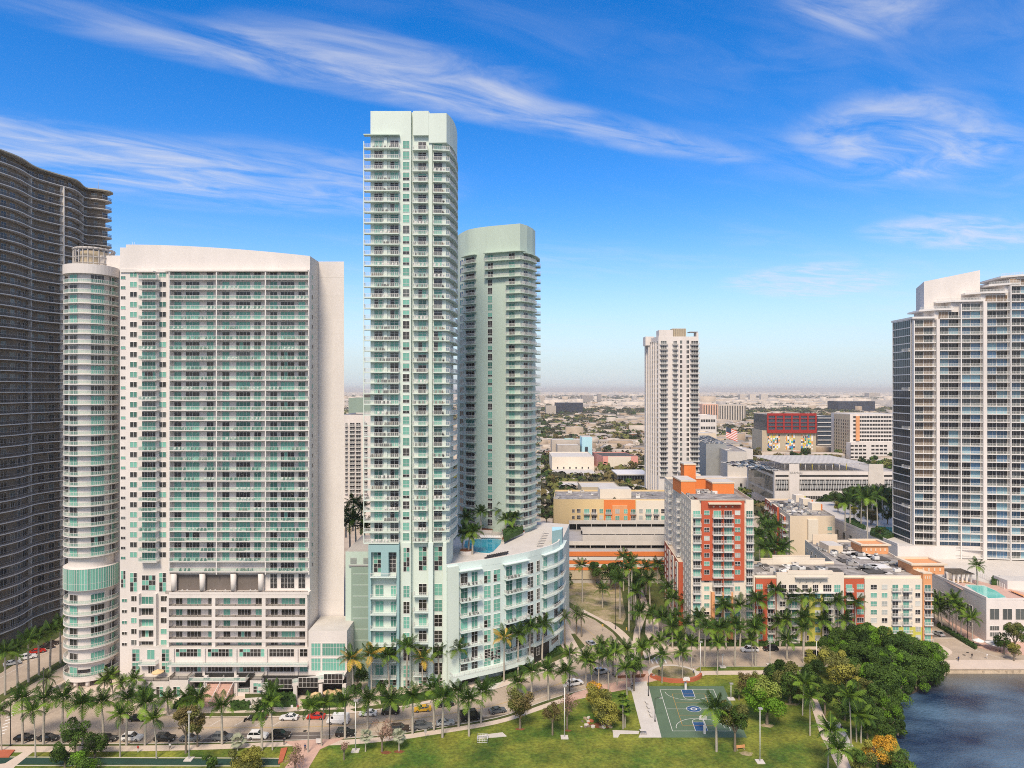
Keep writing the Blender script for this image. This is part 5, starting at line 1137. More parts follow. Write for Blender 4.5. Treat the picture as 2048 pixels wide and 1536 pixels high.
T, P = simple('big cream and white apartment block with dense dark windows next to the blue-glass tower', 1700, 1800, 850, 829, 50, 'white_paint', 'roof_white', rows=11, cols=16, ww=3.0, wh=2.6, wv=(1,), name='apartment_building')
b = MB(); b.prism(ccw([(X(1700, 850), 850), (X(1668, 890), 890), (X(1668, 890) + 8, 905), (X(1700, 850) + 8, 870)]), 0, Zh(829, 850), 'tan_wall', 'roof_white'); T.world('angled_wing', b)
LP = Path([(X(1668, 890), 890), (X(1700, 850), 850)])
for i in range(11):
    for j in range(9): window_d(T, LP, LP.len * (j + .5) / 9 - 1.2, LP.len * (j + .5) / 9 + 1.2, 3 + i * 4.2, 2.6, 1, 1, v=1)
b = MB(); b.box(X(1712, 849), X(1719, 849), 848.5, 849.9, 22, Zh(832, 850), 'soft_orange'); b.box(X(1700, 840), X(1800, 840), 838, 849.9, 0, 20, 'white_paint', 'roof_white'); T.world('podium', b)
PP = Path([(X(1700, 838), 838), (X(1800, 838), 838)])
for i in range(4):
    for j in range(12):
        if j not in (4, 9): window_d(T, PP, PP.len * (j + .5) / 12 - 2, PP.len * (j + .5) / 12 + 2, 1.5 + i * 4.6, 2.2, 1, 1, v=1)
T.finish()
for lab, a_, c_, Y, top, d, m in (('long pink and cream slab of flats far behind the slim tower', 1405, 1436, 1900, 809, 60, 'peach'), ('long striped grey-white slab of flats beside the pink far slab', 1437, 1492, 1900, 810, 60, 'house_white'),
        ('wide dark blue glass office block far off left of the slim tower', 1112, 1166, 2400, 806, 80, 'navy_glass'), ('dark blue glass office block far away left of the white right-hand tower', 1676, 1750, 2700, 803, 90, 'navy_glass'),
        ('pale office block beside the dark blue glass block', 1092, 1112, 2350, 812, 50, 'house_white'), ('far pair of pale towers above the distant woods', 1480, 1491, 5200, 789, 40, 'house_white'), ('distant pale high-rise with a stepped top', 1500, 1512, 5400, 789, 40, 'house_white'), ('distant broad pale high-rise near the horizon', 1522, 1536, 5600, 789, 40, 'house_white'),
        ('wide pale hospital block on the horizon left of the blue-glass tower', 1738, 1760, 7000, 786, 90, 'house_white'), ('grey office block behind the dark blue glass block', 1164, 1186, 4200, 791, 60, 'house_grey'), ('slim grey tower near the horizon', 1195, 1203, 4400, 788, 40, 'house_grey'), ('distant white twin slabs left of the dark blue block', 1079, 1090, 4000, 792, 50, 'house_white'),
        ('green glass office block in the gap left of the tall mint tower', 697, 742, 900, 797, 50, 'green_grey'), ('dark office block peeping over the green glass one', 726, 745, 1000, 790, 50, 'roof_dark')):
    T, P = simple(lab, a_, c_, Y, top, d, m, 'roof_white', name='office_building' if 'office' in lab else 'building')
    if m in ('peach', 'house_white') and 1400 < a_ < 1500 and Y == 1900:
        for j in range(int((c_ - a_) / 5)): b = MB(); b.box(0, 3.2, -.5, -.05, 2, Zh(top, Y) - 2, 'roof_dark'); T.part('balcony_stack', b, (X(a_ + 2 + j * 5, Y), Y, 0))
    T.finish()
T, P = simple('white balconied apartment block seen in the gap between the white and mint towers', 682, 745, 420, 832, 40, 'white_paint', 'roof_dark', name='apartment_building')
for i in range(17):
    z = Zh(852 + i * 8.4, 420)
    for (a_, c_) in ((690, 696), (699, 710), (711.5, 722), (728, 735)): window(T, P, a_ + 1, c_ - 1, z, 2.0, 2, 1, v=R.choice((1, 4, 1)), t=.1); balcony(T, P, P.d(a_), P.d(c_), 1.2, z, 'white', 'white_trim', .25)
T.finish()
T, P = simple('cream church-like hall with small dark windows on the side street', 1104, 1188, 690, 915, 55, 'pale_cream', 'roof_white', rows=1, cols=6, ww=1.4, wh=2); b = MB(); b.box(X(1104, 668), X(1188, 668), 655, 689.9, 0, 5, 'pale_cream', 'roof_white'); T.world('front_court', b); T.finish()
T, P = simple('white block with rows of small windows and a light blue wing', 1115, 1160, 765, 892, 30, 'house_white', 'roof_white', rows=2, cols=4, ww=3, wh=2); b = MB(); b.box(X(1164, 760), X(1184, 760), 758, 785, 0, Zh(874, 760), 'sky_paint', 'roof_white'); b.box(X(1104, 790), X(1163, 790), 796, 812, 0, Zh(880, 790), 'house_white', 'roof_white'); b.box(X(1130, 800), X(1147, 800), 800, 812, 22, 28, 'mural_teal', 'roof_white'); b.box(X(1170, 757), X(1176, 757), 757.5, 757.9, 10, 22, 'slate_glass'); T.world('blue_wing', b); T.finish()
T, P = simple('low pink and cream market building with an open roof court', 1206, 1276, 730, 914, 50, 'pink', 'roof_dark', skew=-6); b = MB(); b.box(X(1216, 729), X(1262, 729), 728.6, 729.9, 0, Zh(913, 730), 'pale_cream'); T.world('front_panel', b); T.finish()
T, P = simple('long white canopy pavilion with dark glazed front below the slim tower', 1236, 1297, 610, 950, 26, 'slate_glass', 'roof_white'); b = MB()
for i in range(12): b.box(P.at(P.len * i / 11)[0].x - .3, P.at(P.len * i / 11)[0].x + .3, 609.5, 609.9, 0, 8.5, 'white_trim')
b.box(X(1234, 606), X(1299, 606), 605, 640, 9.4, 10.4, 'white_trim'); T.world('canopy', b); T.finish()
T, P = simple('low beige shed with a flat pale roof behind the yellow block', 1163, 1240, 520, 976, 30, 'tan_wall', 'roof_white'); T.finish()
T, P = simple('long low white store across the car park left of the beige shed', 1122, 1160, 560, 972, 22, 'house_white', 'roof_white'); T.finish()
# ================================================================== RIGHT-HAND TOWER
FR = [(169.7, 290), (213.0, 284), (236, 280.8)]; RL = [(170.3, 305), (169.7, 290)]
RF = Path(FR); RS = Path(RL); rzt = lambda py: Zh(py, 290)
T = Thing('apartment_tower', (200, 300, 0), 'white and blue-glass terraced tower at the right edge of the picture', 'tower')
tops = [(1824, 1869, 638), (1869, 1902, 622), (1902, 1962, 606), (1962, 2010, 590), (2010, 2034, 574), (2034, 2160, 558)]
for i, (a_, c_, top) in enumerate(tops):
    p0, p1 = RF.at(RF.d(a_))[0], RF.at(RF.d(c_))[0]; zt = rzt(top)
    pts = [(p0.x, p0.y), (p1.x - .01, p1.y), (p1.x - .01, 303.5 if i < 3 else 316), (p0.x + (.6 if i == 0 else 0), 303.5 if i < 3 else 316)]
    b = MB(); b.prism(ccw(pts), 0, zt, 'white_paint', 'roof_white'); T.part('wall', b, (0, 0, 0))
    if i:
        b = MB(); b.prism(ccw([(p0.x - 5, p0.y + 2.5), (p0.x + .5, p0.y - 1.7), (p1.x, p1.y - 1.7), (p1.x, 303.4), (p0.x - 3, 303.4)]), zt + .01, zt + .7, 'white_trim'); T.part('roof_slab', b, (0, 0, 0))
        b = MB(); rail_run(b, [Vector((p0.x - 4.6, p0.y + 2.5)), Vector((p0.x + .6, p0.y - 1.5)), Vector((p1.x, p1.y - 1.5))], zt + .7, 'white', 1.0); T.part('railing', b, (0, 0, 0))
b = MB(); b.prism(ccw([(170.0, 306), (169.2, 288.4), (RF.at(RF.d(1869))[0].x, 287.2), (RF.at(RF.d(1869))[0].x, 306)]), rzt(638), rzt(638) + .8, 'white_trim'); T.world('roof_edge', b)
b = MB(); 
V_ = [(X(1848, 292), 292), (X(1960, 292), 292), (X(1960, 292) + 1, 310), (X(1832, 312), 312)]; k_ = len(b.v); zt = [131.4, 136.3, 136.3, 131.4]
b.v += [(x_, y_, 108) for x_, y_ in V_] + [(x_, y_, z_) for (x_, y_), z_ in zip(V_, zt)]
for i in range(4): j = (i + 1) % 4; b.f.append((k_ + i, k_ + j, k_ + 4 + j, k_ + 4 + i)); b.m.append('white_paint'); b.sm.append(False)
b.f.append((k_ + 4, k_ + 5, k_ + 6, k_ + 7)); b.m.append('roof_white'); b.sm.append(False); T.world('lift_house', b)
bays3 = [(1826, 1868, 'amber'), (1876, 1917, ''), (1920, 1961, ''), (1970, 2015, ''), (2018.5, 2063, ''), (2066, 2110, '')]
setsN = ('pale_blue_glass', 'dark_glass', 'blue_glass', 'grey_glass', 'curtain'); setsA = ('amber_glass', 'amber_glass', 'dark_glass', 'grey_glass', 'amber_glass'); setsB = ('blue_glass', 'blue_glass', 'pale_blue_glass', 'dark_glass', 'blue_glass')
for k in range(-5, 33):
    py = 654 + k * 15.72; z = rzt(py)
    for bi, (a_, c_, kd) in enumerate(bays3):
        top = [t_ for t_ in tops if t_[0] <= (a_ + c_) / 2 < t_[1]]
        if not top or py < top[0][2] + 12: continue
        st = setsB if k > 29 or (kd == '' and k > 26 and R.random() < .5) else setsA if (kd == 'amber' and k < 20) or (py < top[0][2] + 22 and k < 3) else setsN
        m_ = (a_ + c_) / 2
        for (w0, w1) in ((a_ + .8, m_ - .8), (m_ + .8, c_ - (3 if bi in (0,) else 1))): window(T, RF, w0, w1, z + .02, 2.75, 3, 1, v=R.choice((0, 1, 1, 2, 3, 4)) if st is not setsB else 0, sets=st, t=.07)
        if k < 31: balcony(T, RF, RF.d(a_), RF.d(c_), 1.8, z, 'sparse', 'white_trim', .28)
    if py > 640:
        b_ = cached(('rs', 0), 'window', lambda b: (b.box(0, 15.0, -.06, 0, 0, 3.0, 'slate_glass'), b.box(0, 15.0, -.25, .02, 3.0, 3.38, 'white_trim'), [b.box(i * 1.5, i * 1.5 + .08, -.12, 0, 0, 3.0, 'metal_dark') for i in range(1, 10)], b.box(-.02, .25, -.3, .02, 0, 3.0, 'white_trim'), b.box(14.75, 15.0, -.3, .02, 0, 3.0, 'white_trim')))
        T.part('glazing', b_, (RL[0][0], RL[0][1], z), RS.rot(1))
        if k % 5 == 3: balcony(T, RS, 9.0, 14.6, 1.0, z, 'white', 'white_trim', .3)
b = MB()
for (a_, c_) in ((1869, 1875.5), (1962, 1969.5)): strip(b, RF, RF.d(a_), RF.d(c_), -.02, 1.86, 0, rzt(606 if a_ > 1900 else 640), 'white_paint')
for px in (1824.8, 1918.5, 2017, 2065): strip(b, RF, RF.d(px) - .2, RF.d(px) + .2, -.02, 1.84, 0, rzt(575 if px > 1990 else 610 if px > 1900 else 642), 'white_trim')
T.world('fin', b); T.finish()
# podium with rooftop pool
zp = 14.2; corner = (160.0, 230.2)
T = Thing('podium_building', (190, 250, 0), 'white podium building with aqua rooftop pool at the foot of the right-hand tower', 'building')
b = MB(); b.prism(ccw([corner, (262, 228.8), (262, 286), (161.4, 286)]), 0, zp, 'white_paint', 'concrete_light'); T.world('wall', b)
b = MB(); b.prism(ccw([(161.6, 286.01), (230, 286.01), (230, 400), (163.5, 400)]), 0, 19.5, 'white_paint', 'concrete_light'); T.world('rear_wall', b)
PF = Path([corner, (262, 228.8)]); PL = Path([(161.4, 286), corner]); PL2 = Path([(163.5, 400), (161.6, 286)])
b = MB(); strip(b, PF, 0, PF.len, -.4, .05, zp, zp + .5, 'white_paint'); strip(b, PL, 0, PL.len, -.4, .05, zp, zp + .9, 'white_paint'); strip(b, PL2, 0, PL2.len, -.4, .05, 19.5, 20.6, 'white_paint'); T.world('parapet', b)
for i in range(7): window_d(T, PF, 1.2 + i * 4.3, 4.2 + i * 4.3, 7.6, 3.6, 2, 1, v=4, frame='concrete_light'); [window_d(T, PF, 1.2 + i * 4.3, 4.2 + i * 4.3, z_, 1.4, 4, 1, v=4) for z_ in (4.0, 1.9)]
for i in range(9): window_d(T, PL, 4 + i * 5.2, 7.0 + i * 5.2, 5.2 if i < 6 else 7.6, 4.2 if i < 6 else 2.2, 4, 1, v=1); window_d(T, PL, 4 + i * 5.2, 7.0 + i * 5.2, 2.4, 1.6, 4, 1, v=4)
for i in range(16): window_d(T, PL2, 4 + i * 6.8, 6.2 + i * 6.8, 12.5, 2.8, 1, 1, v=4, frame='louvre'); window_d(T, PL2, 4 + i * 6.8, 6.2 + i * 6.8, 7, 2.4, 1, 1, v=4, frame='louvre')
def RG(px, py, z=zp): return G(px, py, z)
b = MB(); b.prism(ccw([RG(1931, 1170), RG(1968, 1172), RG(1992, 1182), RG(2012, 1195), RG(1974, 1198)]), zp + .01, zp + .08, 'white_trim', 'pool_aqua'); b.prism(ccw([G(1755, 1052, 19.5), G(1790, 1056, 19.5), G(1790, 1072, 19.5), G(1765, 1066, 19.5)]), 19.51, 19.6, 'white_trim', 'pool_aqua'); T.world('pool', b)
b = MB(); b.q([(q_[0], q_[1], zp + .006) for q_ in ccw([RG(1890, 1162), RG(1950, 1160), RG(2060, 1188), RG(2090, 1205), RG(2016, 1197), RG(1990, 1180), RG(1968, 1170), RG(1931, 1168), RG(1925, 1180)])], 'brick_paving'); T.world('pool_terrace', b)
b = MB(); b.prism(ccw([RG(1893, 1163), RG(1912, 1160), RG(1912, 1150), RG(1893, 1152)]), zp, zp + 3.2, 'white_paint', 'roof_white'); T.world('pool_house', b)
b = MB(); q0, q1 = RG(1908, 1166), RG(1938, 1164)
for i in range(5):
    for dy in (0, 5): x = q0[0] + (q1[0] - q0[0]) * i / 4; b.box(x - .3, x + .3, q0[1] + dy, q0[1] + dy + .6, zp, zp + 3.1, 'white_paint')
for i in range(22): x = q0[0] - .5 + (q1[0] - q0[0] + 1) * i / 21; b.box(x, x + .15, q0[1] - .8, q0[1] + 7, zp + 3.3, zp + 3.6, 'bark')
for dy in (0, 5): b.box(q0[0] - 1, q1[0] + 1, q0[1] + dy + .1, q0[1] + dy + .4, zp + 3.1, zp + 3.3, 'bark')
T.world('pergola', b)
b = MB(); q0 = RG(2015, 1178); b.prism([(q0[0], q0[1]), (q0[0] + 20, q0[1] - 4), (q0[0] + 20, q0[1] + 5), (q0[0], q0[1] + 7)], zp, zp + 3, 'white_paint', 'roof_white'); T.world('pool_house', b)
b = MB()
for i in range(14):
    a_ = Vector(RG(1962 + i * 3.6, 1155 + i * 1.8)); b.box(a_.x - .08, a_.x + .08, a_.y - .08, a_.y + .08, zp, zp + 1.8, 'white_trim')
T.world('fence_post', b)
T.finish()
# ================================================================== PALMS
def frond_mesh(name, L, droop, width, m, seed, n=15, m2=None):
    """one arching feather leaf lying along +x, base at the origin"""
    rr = random.Random(seed); b = MB(); P = []
    for i in range(n + 1):
        t = i / n; P.append(Vector((L * (t - .18 * droop * t * t * t), 0, L * (.30 * t - droop * t * t * .75))))
    for i in range(n):
        w0, w1 = .05 * (1 - i / n) + .02, .05 * (1 - (i + 1) / n) + .02
        b.q([P[i] + Vector((0, -w0, .01)), P[i + 1] + Vector((0, -w1, .01)), P[i + 1] + Vector((0, w1, .01)), P[i] + Vector((0, w0, .01))], m2 or m)
        if i < 2: continue
        t = i / n; w = width * (sin(pi * min(1, t * .92 + .12)) ** .6) * rr.uniform(.85, 1.1)
        for s_ in (-1, 1):
            d = (P[i + 1] - P[i]); a_ = P[i]; c_ = P[i] + d * rr.uniform(.62, .8); hang = rr.uniform(.35, .8)
            tip = (a_ + c_) / 2 + Vector((w * .35, s_ * w, -w * hang)); mid = Vector((w * .18, s_ * w * .55, -w * hang * .25))
            b.q([a_, c_, c_ + mid, a_ + mid], m); b.q([a_ + mid, c_ + mid, tip], m)
    return b.mesh('frond')
def fan_mesh(R_, m, seed):
    rr = random.Random(seed); b = MB(); o = Vector((R_ * .5, 0, R_ * .12)); b.q([(0, -.03, 0), (o.x, -.02, o.z), (o.x, .02, o.z), (0, .03, 0)], m)
    for i in range(13):
        a = radians(-100 + 200 * i / 12); L = R_ * .6 * rr.uniform(.85, 1.1); d = Vector((cos(a), sin(a), -.25)); s = Vector((-sin(a), cos(a), 0)) * .09
        b.q([o, o + d * L * .6 + s, o + d * L, o + d * L * .6 - s], m)
    return b.mesh('frond')
FR_ = {}
for kind, (L, wd, ms) in {'royal': (3.7, .95, ('frond', 'frond', 'frond', 'frond_bright')), 'coconut': (3.3, .8, ('frond', 'frond_bright', 'frond_bright', 'frond')), 'golden': (3.6, .9, ('frond', 'frond_yellow', 'frond', 'frond_yellow')), 'date': (3.0, .5, ('frond_grey', 'frond', 'frond_grey', 'frond'))}.items():
    FR_[kind] = [frond_mesh('f', L * sc_, dr, wd, ms[i % 4], i * 7 + 1, m2='frond_bright') for i, (dr, sc_) in enumerate(((.15, .9), (.45, 1), (.75, 1), (1.05, .95)))]
FR_['dry'] = [frond_mesh('f', 2.2, 1.25, .5, 'frond_dry', 3)]
FR_['fan'] = [fan_mesh(1.7, 'frond_silver', 1), fan_mesh(1.6, 'frond_silver', 2)]; FR_['fangreen'] = [fan_mesh(1.5, 'frond_bright', 1), fan_mesh(1.5, 'frond', 2)]
def trunk_mesh(h, r, kind):
    h = round(h * 2) / 2
    def mk(b):
        rr = random.Random(int(h * 10)); n = 6; lean = (rr.uniform(-.5, .5), rr.uniform(-.4, .4)) if kind != 'coconut' else (rr.uniform(-.9, .9), rr.uniform(-.6, .6)); top = h
        for i in range(n):
            t0, t1 = i / n, (i + 1) / n; prof = lambda t: r * (1.25 - .5 * t + (.18 * sin(pi * t) if kind == 'royal' else 0))
            b.tube((lean[0] * t0 * t0, lean[1] * t0 * t0, top * t0), (lean[0] * t1 * t1, lean[1] * t1 * t1, top * t1), prof(t0), prof(t1), 'palm_bark' if kind != 'date' else 'bark', 7, False)
        b.lean = lean
    key = ('trunk', h, r, kind)
    if key not in CACHE: b = MB(); mk(b); CACHE[key] = b.mesh('trunk'); CACHE[key + ('l',)] = b.lean
    return CACHE[key], CACHE[key + ('l',)], h
def shaft(b): b.tube((0, 0, -.1), (0, 0, .75), .17, .15, 'crownshaft', 7, False); b.tube((0, 0, .75), (0, 0, 1.35), .15, .07, 'crownshaft', 7)
RP = random.Random(99)
def palm(px, base, crown, kind='royal', label='palm', group=None, z=0.12, scale=1.0, nf=None):
    x, y = G(px, base, z); h = (base - crown) * y / F * (1 if z < 1 else 1); h = max(1.5, h - (.6 if kind in ('royal', 'golden') else 0))
    t = empty('palm_tree', (x, y, z), label, 'palm tree', group, RP.uniform(0, 6.28))
    tm, lean, hh = trunk_mesh(h, {'royal': .24, 'golden': .22, 'coconut': .15, 'date': .24, 'fan': .13, 'fangreen': .14}[kind], kind); obj('trunk', tm, (0, 0, 0), 0, t)
    top = Vector((lean[0], lean[1], hh))
    if kind in ('royal', 'golden'): obj('crownshaft', cached(('shaft',), 'crownshaft', shaft), top, 0, t); top.z += 1.2
    lst = FR_[kind]; n = nf or RP.choice((-3, -1, 0, 1, 2)) + {'royal': 17, 'golden': 15, 'coconut': 18, 'date': 22, 'fan': 15, 'fangreen': 16}[kind]
    for i in range(n):
        u = (i + .5) / n
        if kind in ('fan', 'fangreen'): me = lst[i % 2]; tilt = radians(-75 + 115 * u)
        else: me = lst[min(3, int(u * 4))]; tilt = radians(-58 + 66 * u) if kind != 'date' else radians(-70 + 95 * u)
        o = obj('frond', me, top, 0, t, sc=scale * 1.12 * RP.uniform(.85, 1.12)); o.rotation_euler = (RP.uniform(-.25, .25), tilt + RP.uniform(-.12, .12), i * 2.399 + RP.uniform(-.2, .2))
    if kind == 'coconut' and RP.random() < .5:
        o = obj('frond', FR_['dry'][0], top, 0, t); o.rotation_euler = (0, radians(35), RP.uniform(0, 6))
    return t
ORD = ['first', 'second', 'third', 'fourth', 'fifth', 'sixth', 'seventh', 'eighth', 'ninth', 'tenth', 'eleventh', 'twelfth', 'thirteenth', 'fourteenth', 'fifteenth', 'sixteenth', 'seventeenth', 'eighteenth', 'nineteenth', 'twentieth', 'twenty-first', 'twenty-second', 'twenty-third', 'twenty-fourth', 'twenty-fifth', 'twenty-sixth']
def row(L, text, group, kind='royal', **k):
    for i, t_ in enumerate(L):
        kd = t_[3] if len(t_) > 3 else kind
        palm(t_[0], t_[1], t_[2], kd, f'{ORD[i]} {text}', group, **k)
# (x, foot, crown) of every palm as read in the photograph; feet are turned into places on the ground
row([(10, 1390, 1310), (35, 1376, 1300), (57, 1364, 1285), (78, 1351, 1277), (100, 1340, 1268), (121, 1326, 1254)], 'royal palm from the left edge in the side-street median', 'royal palms in the side-street median')
row([(45, 1488, 1404), (87, 1488, 1403), (124, 1486, 1402), (165, 1489, 1412), (207, 1488, 1406), (253, 1490, 1404), (290, 1490, 1414)], 'dense royal palm from the left beside the parked cars, at the near kerb', 'kerbside royal palms at the lower left', scale=1.08)
row([(3, 1502, 1424), (71, 1515, 1425), (240, 1514, 1432), (313, 1517, 1438)], 'slender palm from the left edge on the lower-left lawn', 'palms on the lower left lawn', 'coconut')
row([(207, 1408, 1362), (226, 1402, 1350), (246, 1404, 1364), (264, 1410, 1358)], 'bushy palm from the left at the round turret foot', 'bushy palms beside the turret', 'coconut', scale=.9)
row([(290, 1426, 1396), (336, 1430, 1402), (375, 1428, 1404), (398, 1430, 1398), (541, 1431, 1392)], 'small palm from the left along the white tower front hedge', 'small palms before the white tower')
row([(444, 1489, 1418), (524, 1501, 1428), (545, 1500, 1408, 'coconut'), (616, 1505, 1412, 'coconut'), (643, 1492, 1408, 'coconut'), (690, 1477, 1408), (735, 1458, 1404)], 'palm along the near pavement, counted from the two-flight stairs', 'palms along the near pavement')
row([(779, 1452, 1402), (825, 1468, 1397), (868, 1461, 1384), (885, 1475, 1401), (917, 1454, 1388), (938, 1472, 1404), (962, 1447, 1387)], 'royal palm from the left on the verge below the mint tower', 'royal palms on the verge below the mint tower', scale=1.05)
row([(707, 1412, 1322, 'golden'), (743, 1396, 1314, 'golden'), (778, 1383, 1315), (813, 1383, 1296), (845, 1388, 1322, 'golden'), (878, 1371, 1306), (912, 1373, 1301)], 'tall palm from the left at the foot of the mint tower', 'tall palms at the foot of the mint tower', scale=1.08)
row([(1008, 1364, 1281, 'golden'), (1036, 1349, 1270), (1059, 1336, 1256), (1084, 1329, 1254)], 'tall palm from the left against the curved podium', 'tall palms against the curved podium', scale=1.08)
row([(1036, 1396, 1370), (1063, 1399, 1346), (1097, 1400, 1344), (1131, 1401, 1350)], 'royal palm from the left beside the street bend', 'royal palms beside the street bend')
row([(1144, 1373, 1310), (1172, 1371, 1314), (1184, 1374, 1324), (1197, 1372, 1312), (1205, 1346, 1292), (1217, 1381, 1314), (1226, 1349, 1294), (1234, 1371, 1306), (1253, 1356, 1298), (1254, 1395, 1338), (1268, 1372, 1335)], 'palm from the left in the thick clump at the junction', 'palms clumped at the junction', 'coconut', scale=1.05)
row([(1281, 1353, 1296), (1299, 1331, 1288), (1322, 1336, 1284), (1324, 1366, 1310), (1359, 1333, 1280), (1365, 1364, 1307), (1383, 1335, 1287)], 'palm from the left around the round plaza', 'palms around the round plaza', 'coconut')
row([(1409, 1333, 1256), (1435, 1333, 1262), (1435, 1350, 1285, 'coconut'), (1470, 1333, 1255), (1505, 1334, 1283, 'coconut'), (1511, 1331, 1263), (1574, 1319, 1284), (1607, 1325, 1260)], 'palm from the left on the park side of the east street', 'palms on the park side of the east street', scale=1.05)
row([(1345, 1296, 1258), (1371, 1296, 1252), (1398, 1296, 1240), (1425, 1295, 1262), (1452, 1295, 1262), (1449, 1291, 1214), (1481, 1291, 1215), (1480, 1293, 1262), (1513, 1291, 1202), (1515, 1294, 1250), (1551, 1290, 1184), (1560, 1294, 1252), (1582, 1291, 1204), (1573, 1294, 1242), (1612, 1291, 1198), (1608, 1294, 1240), (1640, 1290, 1208), (1646, 1294, 1246), (1677, 1291, 1206), (1711, 1291, 1208), (1690, 1293, 1245)], 'royal palm from the left before the cream block', 'royal palms before the cream block', scale=1.12)
row([(1165, 1205, 1134), (1205, 1216, 1182), (1240, 1238, 1163), (1247, 1182, 1118), (1258, 1262, 1143), (1262, 1240, 1128), (1273, 1262, 1188), (1279, 1276, 1228), (1268, 1225, 1170)], 'tall palm from the left on the vacant lot edge', 'tall palms beside the vacant lot', scale=1.1)
row([(1300, 1216, 1162), (1307, 1268, 1232), (1315, 1168, 1132), (1292, 1190, 1140), (1336, 1250, 1180), (1345, 1258, 1202), (1370, 1251, 1202), (1325, 1282, 1240), (1352, 1285, 1236), (1356, 1230, 1180)], 'palm from the left on the walk beside the orange-topped tower', 'palms beside the orange-topped tower', scale=1.1)
row([(1130, 1300, 1236), (1153, 1268, 1226), (1163, 1273, 1233)], 'grey-green date palm from the left at the curved podium end', 'date palms at the podium end', 'date')
palm(92, 1386, 1358, 'date', 'low shaggy palm on the corner between side street and turret')
palm(475, 1501, 1482, 'fan', 'short silver fan palm on the lawn left of the brick plaza'); palm(731, 1503, 1472, 'fan', 'silver fan palm left of the bare pinkish tree'); palm(798, 1502, 1472, 'fan', 'silver fan palm right of the bare pinkish tree')
palm(1250, 1455, 1418, 'fangreen', 'green fan palm on the lawn beside the white terrace'); palm(1246, 1458, 1400, 'fangreen', 'taller fan palm just behind the green fan palm by the terrace')
palm(1433, 1503, 1422, 'royal', 'palm in front of the basketball court near corner', scale=1.1)
palm(1605, 1431, 1366, 'coconut', 'leaning palm left of the grey path in the east park', scale=1.15); palm(1620, 1471, 1394, 'coconut', 'palm beside the lower end of the grey park path', scale=1.15)
row([(1656, 1545, 1464), (1675, 1570, 1502), (1702, 1498, 1392), (1713, 1484, 1424), (1722, 1486, 1432)], 'palm from the left by the shore terrace', 'palms by the shore terrace', 'coconut', scale=1.15)
row([(1528, 1180, 1100), (1545, 1175, 1090), (1560, 1180, 1105), (1538, 1160, 1062), (1552, 1150, 1055), (1520, 1165, 1075), (1528, 1140, 1045), (1570, 1160, 1095)], 'palm from the left in the shady courtyard behind the red tower', 'palms in the rear courtyard', scale=1.5)
row([(1868, 1244, 1206), (1884, 1258, 1218), (1898, 1262, 1208), (1912, 1272, 1212), (1922, 1276, 1222), (1945, 1284, 1236), (1876, 1250, 1200), (1905, 1268, 1196)], 'palm from the far end along the white podium wall', 'palms along the white podium wall', 'coconut', scale=1.15)
row([(925, 1098, 1072), (937, 1107, 1076), (945, 1109, 1068), (962, 1068, 1028), (972, 1058, 1022), (985, 1060, 1026), (1000, 1062, 1024), (1012, 1072, 1042), (1030, 1068, 1040), (935, 1074, 1040)], 'palm from the left on the pool deck', 'palms on the pool deck', z=33.5)
row([(700, 1095, 1052), (712, 1102, 1042), (706, 1062, 1010), (722, 1070, 1018), (730, 1100, 1060), (692, 1075, 1030)], 'dark palm from the left behind the sage garage', 'dark palms on the garage roof', z=29.0, scale=1.3)
palm(1955, 1170, 1136, 'royal', 'single palm on the podium deck beside the aqua pool', z=14.2)
row([(1226, 1046, 1012), (1244, 1046, 1014), (1262, 1048, 1020), (1286, 1047, 1016), (1310, 1048, 1020)], 'small palm from the left between garage and yellow block', 'palms behind the garage', z=14.0, scale=1.3)
row([(1700, 1052, 1000), (1722, 1054, 990), (1745, 1046, 988), (1765, 1040, 985), (1735, 1080, 1000), (1755, 1062, 995), (1690, 1062, 1008)], 'dark palm from the left in the podium garden', 'palms in the podium garden', z=19.6, scale=1.5)
row([(1126, 936, 918), (1154, 937, 918)], 'small palm from the left before the cream hall', 'palms before the cream hall', scale=1.5)
# ================================================================== BROADLEAF TREES
def crown_mesh(b, r, h, m, seed, n=2600, leaf=.38, lobes=11, m2=None, sparse=0.0):
    rr = random.Random(seed); L = []
    for i in range(lobes):
        a = rr.uniform(0, 2 * pi); k = rr.random() ** .5 * .68; zz = rr.uniform(-.45, .75)
        s_ = rr.uniform(.28, .48); L.append((Vector((cos(a) * k * r, sin(a) * k * r, zz * h * .5)), s_ * r * (1 - .25 * max(0, zz)), s_ * h * .55, rr.random()))
    for _ in range(n):
        c, sr, sh, kk = L[rr.randrange(lobes)]; d = Vector((rr.gauss(0, 1), rr.gauss(0, 1), rr.gauss(0, 1))).normalized()
        if d.z < -.35 and rr.random() < .6: d.z = -d.z
        q = rr.uniform(.55, 1.06) ** (.6 if sparse == 0 else 1.4); p = c + Vector((d.x * sr * q, d.y * sr * q, d.z * sh * q)); s_ = leaf * rr.uniform(.5, 1.2)
        n_ = (d + Vector((rr.gauss(0, .5), rr.gauss(0, .5), rr.gauss(0, .5)))).normalized(); a_ = n_.orthogonal().normalized(); bb = n_.cross(a_); t_ = rr.uniform(0, 6.28); u = (a_ * cos(t_) + bb * sin(t_)) * s_; v = (bb * cos(t_) - a_ * sin(t_)) * s_ * .6
        b.q([p - u, p - v, p + u, p + v], m2 if (m2 and kk > .62) else m)
